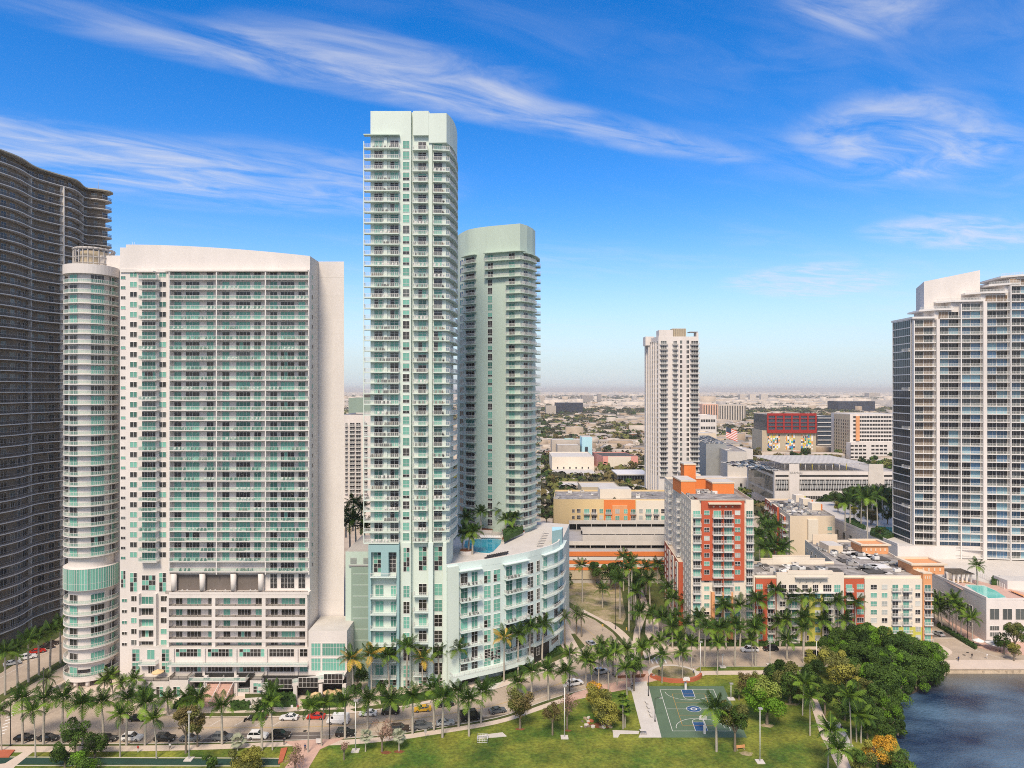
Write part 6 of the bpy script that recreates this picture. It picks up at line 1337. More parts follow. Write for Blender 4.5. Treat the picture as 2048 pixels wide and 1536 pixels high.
def limb_mesh(b, H_, r, bark, seed, spread=.5):
    rr = random.Random(seed); b.tube((0, 0, 0), (0, 0, H_ * .45), r * .055 + .1, r * .04 + .07, bark, 7, False)
    for i in range(6):
        a = i * 1.05 + rr.uniform(-.3, .3); e = Vector((cos(a) * r * spread, sin(a) * r * spread, H_ * rr.uniform(.72, .95))); m_ = Vector((e.x * .4, e.y * .4, H_ * .6)); b.tube((0, 0, H_ * .40), m_, r * .03 + .05, r * .02 + .03, bark, 5, False); b.tube(m_, e, r * .02 + .03, .03, bark, 4, False)
        for k in range(2): e2 = m_ + Vector((rr.uniform(-1, 1), rr.uniform(-1, 1), rr.uniform(.3, 1))) * r * .35; b.tube(m_, e2, .05, .02, bark, 4, False)
TK = {'mid': ('leaf_mid', 'leaf_dark'), 'bright': ('leaf_bright', 'leaf_lime'), 'dark': ('leaf_dark', 'leaf_mid'), 'olive': ('leaf_olive', 'leaf_mid'), 'yellow': ('leaf_yellow', 'leaf_olive'), 'brown': ('leaf_brown', 'leaf_olive'), 'orange': ('leaf_orange', 'leaf_yellow'), 'bare': ('leaf_bare', 'leaf_bare'), 'lush': ('leaf_mid', 'leaf_bright'), 'far': ('leaf_far', 'leaf_dark')}
def tree(px, base, crown_y, rpx, kind, label, group=None, z=.11, asp=.85, bush=False, dense=1.0, var=None):
    """px, base: foot of the trunk; crown_y: middle of the crown; rpx: crown radius, all as seen in the photograph"""
    x, y = G(px, base, z); k = y / F; r = round(rpx * k * 2) / 2; hc = (base - crown_y) * k; ht = hc + r * asp * .8
    t = empty('shrub' if bush else 'tree', (x, y, z), label, 'bush' if bush else 'tree', group, RP.uniform(0, 6.28)); v = RP.randrange(2) if var is None else var
    key = ('crown', kind, r, asp, v, dense); a_, c_ = TK[kind]; area = r * r
    n = int(min(8500, 260 * area + 700) * dense * (.30 if kind == 'bare' else 1)); 
    cm = cached(key, 'crown', lambda b: crown_mesh(b, r, r * 2 * asp, a_, v * 13 + int(r * 10) + len(kind), n, .19 if kind == 'bare' else max(.20, min(.30, r * .055)), lobes=int(9 + r), m2=c_, sparse=1 if kind in ('bare', 'brown') else 0))
    o = obj('crown', cm, (0, 0, hc), 0, t)
    if not bush or hc > r: obj('trunk', cached(('limb', round(ht), r, kind in ('bare',)), 'trunk', lambda b: limb_mesh(b, ht, r, 'bark', int(r * 3), .6)), (0, 0, 0), 0, t)
    return t
for i, a_ in enumerate(((1655, 1325, 1298, 24, 'lush'), (1690, 1328, 1300, 28, 'lush'), (1722, 1322, 1288, 30, 'dark'), (1752, 1325, 1284, 32, 'lush'), (1782, 1330, 1292, 28, 'mid'), (1808, 1334, 1300, 30, 'dark'), (1838, 1340, 1306, 30, 'mid'), (1862, 1352, 1316, 28, 'lush'), (1704, 1352, 1322, 32, 'mid'), (1738, 1358, 1322, 34, 'lush'), (1772, 1362, 1326, 32, 'dark'), (1806, 1366, 1330, 32, 'lush'), (1846, 1368, 1338, 30, 'mid'), (1726, 1392, 1358, 34, 'lush'), (1762, 1396, 1362, 32, 'mid'), (1790, 1384, 1352, 26, 'lush'), (1760, 1425, 1396, 30, 'mid'), (1782, 1450, 1424, 26, 'lush'), (1742, 1455, 1426, 28, 'dark'), (1770, 1478, 1456, 26, 'mid'), (1874, 1330, 1306, 20, 'lush'), (1680, 1300, 1278, 22, 'mid'), (1876, 1352, 1338, 22, 'lush'), (1862, 1362, 1350, 22, 'mid'), (1832, 1376, 1360, 24, 'lush'), (1808, 1384, 1368, 22, 'dark'), (1794, 1404, 1392, 22, 'lush'), (1788, 1436, 1420, 20, 'mid'), (1796, 1470, 1460, 18, 'dark'))):
    tree(a_[0], a_[1], a_[2], a_[3] * 1.12, a_[4], f"{ORD[(i if i < 8 else i - 8 if i < 13 else i - 13 if i < 20 else i - 20)]} mangrove tree from the left in the {('rear', 'middle', 'front', 'outlying')[0 if i < 8 else 1 if i < 13 else 2 if i < 20 else 3]} rank of the shoreline thicket", 'mangrove trees in the shoreline thicket', dense=1.35)
for a_ in ((1668, 1362, 1326, 30, 'yellow', 'yellow-green tree on the park side of the mangrove thicket, farthest one'), (1694, 1390, 1352, 32, 'yellow', 'large yellow-green tree in the middle of the shoreline thicket'), (1722, 1418, 1378, 26, 'olive', 'olive tree with yellowing top above the water'), (1628, 1352, 1322, 24, 'yellow', 'yellowish feathery tree beside the black car on the east street'),
           (1580, 1407, 1372, 40, 'olive', 'broad olive tree over a bare soil ring behind the bright green tree'), (1548, 1378, 1350, 30, 'dark', 'dark tree at the end of the pale park path'), (1500, 1392, 1366, 26, 'brown', 'brownish small tree behind the bright green tree'), (1534, 1449, 1400, 44, 'bright', 'bright green round tree between the court and the lawn'), (1470, 1502, 1440, 38, 'olive', 'olive tree with a pale trunk at the court near corner'),
           (1622, 1398, 1352, 32, 'dark', 'dark spreading tree over the start of the grey path'), (1650, 1430, 1392, 28, 'dark', 'dark shady tree right of the grey path'), (1690, 1440, 1408, 30, 'dark', 'dark tree behind the shore terrace'), (1735, 1480, 1450, 22, 'mid', 'green tree right of the shore terrace palms'), (1755, 1535, 1505, 34, 'orange', 'golden orange tree at the water edge, bottom right'), (1800, 1550, 1528, 34, 'dark', 'dark green bush at the bottom edge beside the water'), (1725, 1552, 1524, 26, 'olive', 'olive bush left of the golden orange tree'),
           (150, 1508, 1466, 30, 'dark', 'dark wispy tree beside the parked cars on the lower left'), (190, 1520, 1490, 32, 'dark', 'dark wispy tree in front of the jogging strip'), (130, 1535, 1506, 26, 'dark', 'dark low tree at the bottom edge, lower left'), (372, 1506, 1444, 34, 'brown', 'brown thinning tree behind the lawn lamp post'), (395, 1494, 1450, 22, 'brown', 'smaller brown tree behind the brown thinning tree'),
           (1040, 1457, 1412, 34, 'brown', 'brown-topped tree on the lawn by the street bend'), (1105, 1470, 1428, 26, 'brown', 'leaning brown tree left of the tall lawn lamp post'), (1134, 1458, 1416, 26, 'bare', 'bare twiggy tree behind the tall lawn lamp post'), (1196, 1434, 1396, 28, 'yellow', 'yellow-leaved tree beside the broken ground'), (1215, 1452, 1420, 30, 'yellow', 'yellow leafy tree near the fan palms'), (1190, 1420, 1385, 24, 'orange', 'orange-tinged tree top behind the yellow-leaved tree'),
           (764, 1503, 1464, 24, 'bare', 'bare pinkish tree between two silver fan palms'), (590, 1545, 1520, 26, 'bare', 'bare twiggy tree at the bottom edge of the brick plaza'), (688, 1520, 1494, 13, 'bare', 'thin young tree right of the brick plaza'), (1268, 1382, 1330, 22, 'mid', 'round green tree among the junction palms'),
           (715, 1388, 1350, 20, 'dark', 'dark tree in the gap between white tower and mint tower'), (1280, 1198, 1165, 28, 'dark', 'dark tree behind the palms at the striped garage'), (1222, 1180, 1148, 26, 'dark', 'dark tree on the far side of the vacant lot'), (1130, 1180, 1160, 18, 'dark', 'dark tree squeezed behind the curved podium'), (1340, 1190, 1155, 26, 'dark', 'dark tree beside the orange-topped tower side wall'), (1190, 1172, 1140, 18, 'dark', 'small dark tree before the striped garage'),
           (1860, 1262, 1215, 16, 'mid', 'green street tree at the corner of the cream block'), (1868, 1248, 1205, 14, 'mid', 'second green street tree behind the corner one'), (2030, 1312, 1268, 26, 'olive', 'leafy tree before the white podium right corner'), (2008, 1308, 1285, 20, 'mid', 'green tree beside the striped umbrella'), (2028, 1322, 1300, 16, 'yellow', 'thin pale tree on the promenade pavement'), (712, 1412, 1380, 14, 'dark', 'dark bush at the street in the tower gap'), (765, 1398, 1378, 14, 'dark', 'dark tree at the blue corner of the mint tower')):
    tree(*a_[:6])
for i, a_ in enumerate(((1676, 1024, 1012, 12, 'yellow'), (1708, 1040, 1022, 10, 'yellow'), (1722, 1046, 1030, 10, 'yellow'), (1742, 1050, 1032, 16, 'brown'), (1690, 1030, 1006, 12, 'mid'), (1712, 1018, 1000, 18, 'dark'), (1740, 1016, 996, 20, 'dark'), (1765, 1018, 998, 20, 'dark'), (1780, 1030, 1010, 16, 'dark'), (1690, 1010, 1000, 16, 'dark'), (1672, 1012, 998, 16, 'mid'), (1700, 1000, 988, 16, 'dark'), (1725, 1004, 990, 18, 'dark'), (1750, 1002, 990, 18, 'mid'), (1775, 1006, 990, 18, 'dark'), (1730, 1030, 1014, 14, 'olive'), (1755, 1036, 1020, 15, 'dark'), (1775, 1048, 1030, 15, 'dark'), (1785, 1018, 1000, 16, 'mid'), (1665, 1000, 992, 12, 'dark'), (1760, 1075, 1062, 10, 'mid'), (1700, 1030, 1014, 12, 'dark'))):
    tree(*a_, 'low tree in the walled garden behind the cream block', 'trees in the walled podium garden', z=19.6)
for a_ in ((165, 1545, 1530, 30, 'lush', 'bright green bush at the bottom edge, lower left'), (490, 1540, 1522, 34, 'yellow', 'broad yellow-green bush at the bottom edge left of the brick plaza'), (420, 1540, 1524, 20, 'mid', 'green bush at the bottom edge beyond the lamp post'), (1240, 1440, 1432, 16, 'yellow', 'low yellow bush beside the fan palms'), (1478, 1400, 1385, 16, 'olive', 'low olive bush at the far court corner')):
    tree(*a_[:6], bush=True, asp=.7)
hedge_thing([(460, 1408), (500, 1408), (500, 1420), (462, 1422)], .12, 1.2, 'clipped hedge right of the broad stairs'); hedge_thing([(525, 1395), (590, 1395), (592, 1414), (525, 1414)], .12, 1.9, 'tall clipped hedge before the restaurant wing'); hedge_thing([(605, 1404), (690, 1400), (692, 1414), (606, 1418)], .12, 1.0, 'low hedge along the restaurant terrace')
hedge_thing([(366, 1400), (404, 1402), (398, 1418), (345, 1418)], .12, 1.4, 'dark hedge left of the broad stairs'); hedge_thing([(760, 1398), (830, 1392), (905, 1382), (905, 1392), (830, 1402), (762, 1408)], .12, 1.0, 'hedge along the mint tower front'); hedge_thing([(970, 1366), (1000, 1358), (1002, 1364), (974, 1372)], .12, 1.0, 'oval hedge beside the podium driveway'); hedge_thing([(1006, 1352), (1055, 1335), (1058, 1341), (1010, 1358)], .12, 1.0, 'long hedge below the curved podium'); hedge_thing([(1090, 1310), (1122, 1296), (1126, 1306), (1096, 1320)], .12, 1.2, 'dark hedge at the podium garage entrance')
for (a_, c_, l) in ((1385, 1470, 'western stretch of'), (1474, 1560, 'middle stretch of'), (1564, 1650, 'eastern stretch of')): hedge_thing([(a_, 1286), (c_, 1286), (c_, 1292), (a_, 1292)], .12, 1.3, l + ' the hedge before the cream block', n=420)
hedge_thing([(1692, 1042), (1706, 1042), (1732, 1058), (1728, 1064), (1690, 1048)], 19.6, 1.8, 'long clipped hedge in the walled podium garden'); hedge_thing([(1742, 1062), (1768, 1060), (1788, 1074), (1765, 1080), (1740, 1070)], 19.6, 1.8, 'clipped hedge by the podium garden pool'); hedge_thing([(1878, 1250), (1955, 1296), (1950, 1299), (1874, 1253)], .15, 1.2, 'dark hedge at the foot of the white podium wall'); hedge_thing([(1985, 1160), (2010, 1163), (2008, 1172), (1983, 1170)], 14.2, 2, 'hedge beside the podium pool house')
# ================================================================== VEHICLES
def car_parts(kind, paint):
    """returns dict of part meshes of a car pointing along +x, centred, wheels on z=0"""
    key = ('car', kind, paint)
    if key in CACHE: return CACHE[key]
    L, Wd, hb, hr, prof, cab = {
        'sedan': (4.6, 1.82, .95, 1.42, [(-2.3, .55), (-2.28, .92), (-1.5, 1.0), (.9, .97), (2.15, .78), (2.3, .52)], [(-1.75, .98), (-1.05, 1.42), (.15, 1.42), (1.05, .96)]),
        'suv': (4.75, 1.95, 1.08, 1.75, [(-2.35, .6), (-2.35, 1.08), (-1.6, 1.14), (.95, 1.12), (2.2, .98), (2.37, .6)], [(-2.2, 1.1), (-1.85, 1.72), (.2, 1.74), (1.1, 1.12)]),
        'van': (5.6, 2.05, 1.25, 2.4, [(-2.8, .55), (-2.8, 1.2), (-1, 1.25), (1.8, 1.25), (2.65, 1.05), (2.8, .6)], [(-2.75, 1.2), (-2.65, 2.35), (1.2, 2.38), (2.1, 1.25)]),
        'pickup': (5.6, 2.0, 1.1, 1.85, [(-2.8, .65), (-2.8, 1.12), (-.4, 1.12), (1.5, 1.12), (2.65, 1.0), (2.8, .6)], [(-.75, 1.1), (-.55, 1.8), (.85, 1.82), (1.6, 1.12)])}[kind]
    w = Wd / 2; body = MB()
    lo = [(x, .32) for x in (-L / 2 + .05, L / 2 - .05)]
    sec = [(lo[0][0], .32)] + prof + [(lo[1][0], .32)]
    def ext(b, P, y0f, y1f, m, caps=True):
        n = len(P); k = len(b.v); b.v += [(x, -y0f(z), z) for x, z in P] + [(x, y1f(z), z) for x, z in P]
        for i in range(n):
            j = (i + 1) % n; b.f.append((k + i, k + n + i, k + n + j, k + j)); b.m.append(m); b.sm.append(False)
        if caps:
            b.f.append(tuple(k + i for i in reversed(range(n)))); b.m.append(m); b.sm.append(False); b.f.append(tuple(k + n + i for i in range(n))); b.m.append(m); b.sm.append(False)
    sec = list(reversed(sec)); wf = lambda z: w - (.06 if z < .45 else 0) - (.05 if z > hb - .1 else 0); ext(body, sec, wf, wf, paint)
    roof = [(cab[1][0] + .08, cab[1][1] + .005), (cab[2][0] - .05, cab[2][1] + .005), (cab[2][0] - .05, cab[2][1] + .05), (cab[1][0] + .08, cab[1][1] + .05)]
    ext(body, list(roof), lambda z: w - .24, lambda z: w - .24, paint)
    for (xa, za), (xb, zb) in ((cab[0], cab[1]), (cab[2], cab[3])):
        for s_ in (-1, 1): body.tube((xa, s_ * (w - .1), za - .03), (xb, s_ * (w - .24), zb), .06, .06, paint, 4, False)
    for s_ in (-1, 1): mx = (cab[1][0] + cab[2][0]) / 2; body.tube((mx, s_ * (w - .08), hb), (mx, s_ * (w - .24), cab[1][1]), .06, .05, paint, 4, False); body.tube((cab[1][0], s_ * (w - .25), cab[1][1]), (cab[2][0], s_ * (w - .25), cab[2][1]), .05, .05, paint, 4, False)
    if kind == 'pickup': body.box(-2.65, -.85, -w + .15, w - .15, 1.0, 1.13, 'metal_dark')
    gl = MB(); P = list(reversed([(cab[0][0] + .03, cab[0][1] - .02)] + [cab[1], cab[2]] + [(cab[3][0] - .03, cab[3][1] - .02)])); h0, h1 = cab[0][1], cab[1][1]
    wg = lambda z: w - .10 - .16 * max(0, (z - h0) / (h1 - h0)); ext(gl, P, wg, wg, 'car_glass' if kind != 'van' else paint)
    if kind == 'van': gl.box(1.0, 1.6, -w + .13, -w + .17, 1.45, 2.0, 'car_glass'); gl.box(1.0, 1.6, w - .17, w - .13, 1.45, 2.0, 'car_glass'); gl.q([(2.12, -w + .2, 1.28), (2.12, w - .2, 1.28), (1.28, w - .3, 2.3), (1.28, -w + .3, 2.3)], 'car_glass')
    ty = MB(); n = 12; r = .34
    for s_ in (-1, 1):
        P = [(r * cos(2 * pi * i / n), s_ * .11, r * sin(2 * pi * i / n)) for i in range(n)]; ty.q(P, 'tyre')
    for i in range(n):
        a0, a1 = 2 * pi * i / n, 2 * pi * (i + 1) / n; ty.q([(r * cos(a0), -.11, r * sin(a0)), (r * cos(a1), -.11, r * sin(a1)), (r * cos(a1), .11, r * sin(a1)), (r * cos(a0), .11, r * sin(a0))], 'tyre')
    rim = MB(); [rim.q([(.2 * cos(2 * pi * i / 8), s_ * .115, .2 * sin(2 * pi * i / 8)) for i in range(8)], 'rim') for s_ in (-1, 1)]
    hl = MB().box(-.06, .06, -.2, .2, -.07, .07, 'lamp_clear'); tl = MB().box(-.05, .05, -.18, .18, -.08, .08, 'lamp_red')
    CACHE[key] = (L, w, hb, body.mesh('body'), gl.mesh('window'), cached(('tyre',), 'tyre', lambda b: b.add(ty, Matrix.Identity(4))), cached(('rim',), 'rim', lambda b: b.add(rim, Matrix.Identity(4))), cached(('hl',), 'headlight', lambda b: b.add(hl, Matrix.Identity(4))), cached(('tl',), 'tail_light', lambda b: b.add(tl, Matrix.Identity(4))))
    return CACHE[key]
def car(px, py, ang, kind, paint, label, z=0.0, group=None, at=None, name='parked_car'):
    x, y = at or G(px, py, z); L, w, hb, bm, gm, tm, rm, hm_, tl = car_parts(kind, paint)
    t = empty(name, (x, y, z + .01), label, {'suv': 'car', 'sedan': 'car', 'van': 'van', 'pickup': 'pickup truck'}[kind], group, radians(ang))
    obj('body', bm, (0, 0, 0), 0, t); obj('window', gm, (0, 0, 0), 0, t)
    for sx_ in (-1, 1):
        for sy in (-1, 1):
            wh = obj('wheel', tm, (sx_ * L * .3, sy * (w - .1), .34), 0, t); obj('rim', rm, (0, 0, 0), 0, wh)
    for sy in (-1, 1): obj('headlight', hm_, (L / 2 - .03, sy * (w - .3), .68), 0, t); obj('tail_light', tl, (-L / 2 + .02, sy * (w - .28), .8), 0, t)
    return t
PK = 'cars parked along the park kerb'
for a_ in ((50, 1480, 0, 'sedan', 'car_black', 'black saloon farthest left along the near kerb'), (97, 1480, 0, 'sedan', 'car_black', 'black saloon between two palms, second at the near kerb'), (147, 1480, 0, 'sedan', 'car_brown', 'dark car hidden behind the dark wispy tree'), (215, 1481, 0, 'sedan', 'car_black', 'black saloon left of the white SUV at the lower left'), (264, 1480, 0, 'suv', 'car_white', 'white SUV at the near kerb on the lower left'), (330, 1481, 0, 'suv', 'car_black', 'black SUV right of the white one at the lower left'), (380, 1481, 0, 'sedan', 'car_grey', 'grey car half hidden by the brown thinning tree'),
           (445, 1479, 0, 'suv', 'car_grey', 'dark grey SUV parked beside the palm before the stairs'), (516, 1476, 0, 'suv', 'car_white', 'white SUV with dark roof parked before the broad stairs'), (561, 1475, 0, 'suv', 'car_black', 'black SUV close behind the white one before the stairs'), (691, 1471, 4, 'suv', 'car_black', 'black SUV parked right of the brick plaza'), (800, 1462, 8, 'suv', 'car_brown', 'dark brown SUV parked behind the silver fan palm'), (846, 1457, 8, 'suv', 'car_grey', 'grey SUV left of the silver saloon'), (890, 1450, 12, 'sedan', 'car_silver', 'silver saloon between two palms at the park kerb'), (942, 1438, 18, 'van', 'car_black', 'big black van parked below the mint tower'), (995, 1425, 20, 'sedan', 'car_grey', 'dark grey saloon at the bend in front of the black van')):
    car(*a_[:6], group=PK)
for a_ in ((275, 1441, 0, 'sedan', 'car_black', 'black saloon at the far kerb on the left'), (515, 1439, 180, 'sedan', 'car_black', 'low black car at the far kerb beside a palm'), (578, 1439, 180, 'sedan', 'car_white', 'white hatchback at the far kerb before the tall hedge'), (632, 1437, 180, 'sedan', 'car_red', 'red sports car at the far kerb'), (676, 1446, 178, 'van', 'car_white', 'white delivery van driving past the white tower'), (736, 1431, 184, 'sedan', 'car_white', 'white car behind the palms right of the white van'), (781, 1427, 186, 'suv', 'car_black', 'black SUV at the far kerb behind a palm'), (845, 1422, 190, 'sedan', 'car_yellow', 'yellow taxi at the far kerb below the mint tower'), (890, 1412, 192, 'sedan', 'car_black', 'dark car behind the taxi at the far kerb'),
           (1150, 1370, 26, 'suv', 'car_white', 'white SUV with black hood at the junction'), (1203, 1347, 26, 'suv', 'car_silver', 'silver SUV waiting beyond the white one'), (1182, 1290, 112, 'sedan', 'car_silver', 'silver car facing the camera on the curved street'), (1499, 1303, 180, 'pickup', 'car_white', 'white pickup truck on the east street'), (1541, 1301, 180, 'suv', 'car_black', 'black SUV behind the white pickup'), (1623, 1312, 180, 'suv', 'car_black', 'black SUV at the right end of the east street'), (1876, 1270, 100, 'sedan', 'car_silver', 'silver car beside the corner of the cream block'),
           (55, 1318, 40, 'suv', 'car_white', 'white SUV parked under the median palms'), (75, 1306, 40, 'sedan', 'car_red', 'red car under the median palms at the dark tower'), (92, 1298, 40, 'sedan', 'car_brown', 'brown car beyond the red one at the dark tower'), (104, 1290, 40, 'sedan', 'car_brown', 'dark car by the dark tower corner'), (24, 1330, 40, 'sedan', 'car_silver', 'silver car at the dark tower near corner'), (168, 1406, 30, 'sedan', 'car_black', 'black car at the arcade under the turret')):
    car(*a_[:6], group=None)
car(1183, 966, 90, 'suv', 'car_white', 'white truck on the yard beside the beige shed'); car(1086, 985, 90, 'sedan', 'car_red', 'red-brown car on the far side street'); car(1262, 880, 110, 'suv', 'car_red', 'bright red truck near the pink market'); car(1078, 1062, 95, 'sedan', 'car_silver', 'silver car on the side street beside the yellow block')
rr = random.Random(12)
far_paints = ['car_white', 'car_silver', 'car_grey', 'car_black', 'car_white', 'car_blue']
fm = {}
def farcar(x, y, z, a, label, group, p_=None):
    p_ = p_ or rr.choice(far_paints); cn = p_[4:]; label = f'{cn} {label}'; group = f'{cn} {group}'
    def mk(b): b.box(-2.2, 2.2, -.9, .9, .3, .95, p_); b.prism([(-1.5, -.8), (.9, -.8), (.9, .8), (-1.5, .8)], .95, 1.4, 'car_glass', p_); [b.box(sx_ * 1.35 - .32, sx_ * 1.35 + .32, sy - .1, sy + .1, .02, .62, 'tyre') for sx_ in (-1, 1) for sy in (-.88, .88)]
    return tag(obj('parked_car', cached(('farcar', p_), 'parked_car', mk), (x, y, z), a), label, 'car', group)
for i in range(60): farcar(rr.uniform(X(1500, 475), X(1570, 475)) - 3 + rr.random(), 476 + (i % 10) * 6, 28.6 + .4, .1 + pi / 2 * 0, 'car on the open left part of the dealership garage roof', 'cars on the dealership roof')
for i in range(44): y = 605 + (i // 4) * 9; farcar(X(1416, 600) + (y - 600) * .15 + (i % 4) * 4.2, y, Zh(889, 600) + .02, 1.6, 'car on the roof of the louvred warehouse', 'cars on the warehouse roof')
for i in range(14): farcar(rr.uniform(75, 115), rr.choice((312, 319, 329, 340, 350)), gz(1103) + .02, rr.choice((0, .1)), 'car on the open deck of the striped parking garage', 'cars on the striped garage roof')
for i in range(60): y = 640 + (i // 10) * 13; farcar(X(1212, y) + (i % 10) * 3.1 + 2, y, .02, 1.57, 'car in the packed car park before the pink market', 'cars in the market car park')
AV = smooth(GP([(1330, 985), (1292, 930), (1262, 893), (1232, 862), (1210, 842), (1195, 828)]), 4); AVp = Path(AV)
for i in range(70):
    d = rr.uniform(30, AVp.len - 5); p_, u = AVp.at(d, rr.choice((-6, -3.5, 3.5, 6.5))); farcar(p_.x, p_.y, .0, atan2(u.y, u.x), 'car on the long avenue running to the horizon', 'cars on the far avenue')
for i in range(30): y = 560 + i * 9; farcar(X(1200, y) - 1 + (i % 2) * 8 - (y - 560) * .04, y, .0, 1.6, 'car parked on the narrow street beside the cream hall', 'cars beside the cream hall')
# ================================================================== LAMPS, POSTS, SIGNS
def lamp(px, base, top, label, kind='white', arm=0.0, group=None):
    x, y = G(px, base, .12); h = (base - top) * y / F; t = empty('lamp_post', (x, y, .12), label, 'lamp post', group); m = 'metal_white' if kind == 'white' else 'metal_dark'
    b = MB(); b.tube((0, 0, .15), (0, 0, h), .13 if kind == 'white' else .1, .08, m, 8); obj('pole', b, (0, 0, 0), 0, t)
    b = MB()
    if kind == 'white': b.box(-.9, .9, -.9, .9, 0, .18, 'concrete_light')
    else: b.tube((0, 0, 0), (0, 0, .5), .22, .14, m, 8)
    obj('base', b, (0, 0, 0), 0, t)
    b = MB()
    if arm: b.tube((0, 0, 0), (arm * .6, 0, .5), .05, .05, m, 5, False); b.tube((arm * .6, 0, .5), (arm, 0, .3), .05, .05, m, 5, False); b.box(arm - .35, arm + .35, -.18, .18, .18, .32, 'metal_grey')
    elif kind == 'white': b.box(-.35, .55, -.3, .3, -.05, .25, 'metal_grey')
    else: b.tube((0, 0, 0), (0, 0, .35), .1, .28, m, 8); b.cone((0, 0), .3, .35, .75, m, 8)
    obj('lamp_head', b, (0, 0, h), 0, t); return t
lamp(711, 1502, 1402, 'tall pale floodlight pole on the lawn left of the silver fan palm'); lamp(1129, 1475, 1372, 'tall pale floodlight pole on a concrete pad in the middle lawn'); lamp(1520, 1524, 1418, 'pale floodlight pole on the east lawn')
lamp(378, 1519, 1425, 'pale floodlight pole standing by the jogging strip'); lamp(1462, 1398, 1368, 'short pale pole at the far corner of the court'); lamp(1401, 1349, 1284, 'pale pole on the path right of the round plaza'); lamp(1262, 1378, 1318, 'pale pole at the top of the white terrace')
lamp(21, 1491, 1412, 'black street lamp near the left edge', 'black'); lamp(659, 1478, 1400, 'black street lamp right of the brick plaza', 'black'); lamp(1297, 1392, 1352, 'black lamp with a curved arm at the far court corner', 'black', 1.4); lamp(1310, 1443, 1398, 'black lamp with a curved arm beside the court', 'black', 1.4)
lamp(1231, 1258, 1170, 'dark street lamp beside the vacant lot', 'black'); lamp(1139, 1382, 1300, 'black street lamp behind the junction white SUV', 'black'); lamp(1226, 1350, 1282, 'black street lamp in the junction palm clump', 'black'); lamp(87, 1432, 1340, 'black post on the side-street median', 'black')
lamp(1633, 1330, 1280, 'pale thin pole at the right end of the east street'); lamp(1540, 1330, 1284, 'pale thin pole beside the black SUV on the east street'); lamp(1445, 1334, 1310, 'thin pole on the east street kerb'); lamp(2000, 1304, 1268, 'black umbrella-side lamp at the podium corner', 'black'); lamp(1935, 1280, 1238, 'black lamp among the podium wall palms', 'black')
def sign(px, base, label, m='white_trim', h=2.4, w=.6, hh=.8):
    x, y = G(px, base, .12); t = empty('sign_post', (x, y, .12), label, 'sign'); b = MB(); b.tube((0, 0, 0), (0, 0, h), .04, .04, 'metal_grey', 5); obj('post', b, (0, 0, 0), 0, t); b = MB(); b.box(-w / 2, w / 2, -.08, -.04, h - hh, h, m); obj('panel', b, (0, 0, 0), 0, t)
sign(502, 1429, 'small white sign before the clipped hedge by the stairs'); sign(584, 1428, 'green-topped parking sign before the tall hedge', 'white_trim'); sign(851, 1478, 'small dark sign post on the lawn edge under the palms', 'metal_grey'); sign(1205, 1262, 'yellow sign on the curved street verge', 'yellow_line'); sign(637, 1490, 'white notice board at the right side of the brick plaza', 'white_trim', 1.6, 1.2, 1.1); sign(1253, 1266, 'yellow post by the ramp walk', 'yellow_line', 2.0, .4, 1.0)
# basketball hoops
for (px, base, s_, lab) in ((1371, 1378, 1, 'white basketball hoop at the far end of the court'), (1409, 1467, -1, 'white basketball hoop at the near end of the court')):
    x, y = G(px, base, .13); t = empty('basketball_hoop', (x, y, .13), lab, 'basketball hoop')
    b = MB(); b.box(-.28, .28, -.28, .28, 0, 1.9, 'white_trim'); b.tube((0, 0, 1.9), (0, -s_ * 1.2, 3.2), .12, .1, 'white_trim', 6); obj('post', b, (0, 0, 0), 0, t)
    b = MB(); b.prism([(1.0 * cos(pi * i / 10), 0) for i in range(2)] and [(-.95, -.04), (.95, -.04), (.95, .04), (-.95, .04)], 2.8, 3.7, 'white_trim'); b.prism([(-.7, -.04), (.7, -.04), (.7, .04), (-.7, .04)], 3.7, 3.95, 'white_trim'); obj('backboard', b, (0, -s_ * 1.2, 0), 0, t)
    b = MB()
    for i in range(12): a0, a1 = 2 * pi * i / 12, 2 * pi * (i + 1) / 12; b.tube((.24 * cos(a0), .24 * sin(a0), 3.05), (.24 * cos(a1), .24 * sin(a1), 3.05), .02, .02, 'orange', 4, False)
    obj('rim', b, (0, -s_ * 1.52, 0), 0, t)
# benches, barriers, boxes on the lawn
def bench(px, py, ang, label, group=None, m='concrete_light'):
    x, y = G(px, py, .15); t = empty('bench', (x, y, .15), label, 'bench', group, radians(ang))
    b = MB(); b.box(-.9, .9, -.25, .25, .38, .46, m); obj('seat', b, (0, 0, 0), 0, t)
    for s_ in (-1, 1): b = MB(); b.box(-.06, .06, -.22, .22, 0, .38, 'metal_grey'); obj('leg', b, (s_ * .7, 0, 0), 0, t)
for px, py, lab in ((1293, 1407, 'farthest bench on the white terrace'), (1296, 1416, 'second bench on the white terrace'), (1299, 1425, 'third bench on the white terrace'), (1302, 1433, 'nearest bench in the terrace row')): bench(px, py, 95, lab)
bench(1666, 1478, 30, 'bench on the shore terrace'); bench(1680, 1480, 60, 'bench behind the first one on the shore terrace')
x, y = G(1286, 1466, .15); t = empty('picnic_table', (x, y, .15), 'small picnic table at the near end of the white terrace', 'table'); obj('table_top', MB().box(-.8, .8, -.5, .5, .7, .78, 'concrete_light'), (0, 0, 0), 0, t); obj('base', MB().box(-.15, .15, -.15, .15, 0, .7, 'metal_grey'), (0, 0, 0), 0, t)
for s_ in (-1, 1): obj('seat', MB().box(-.8, .8, -.15, .15, .4, .47, 'metal_grey'), (0, s_ * .85, 0), 0, t)
b = MB(); P = [G(955, 1472, .12), G(1005, 1466, .12), G(1013, 1473, .12), G(955, 1478, .12)]; b.prism(ccw(P), .0, .3, 'concrete_light'); tag(obj('concrete_slab', b), 'pale concrete slab lying on the lawn', 'slab')
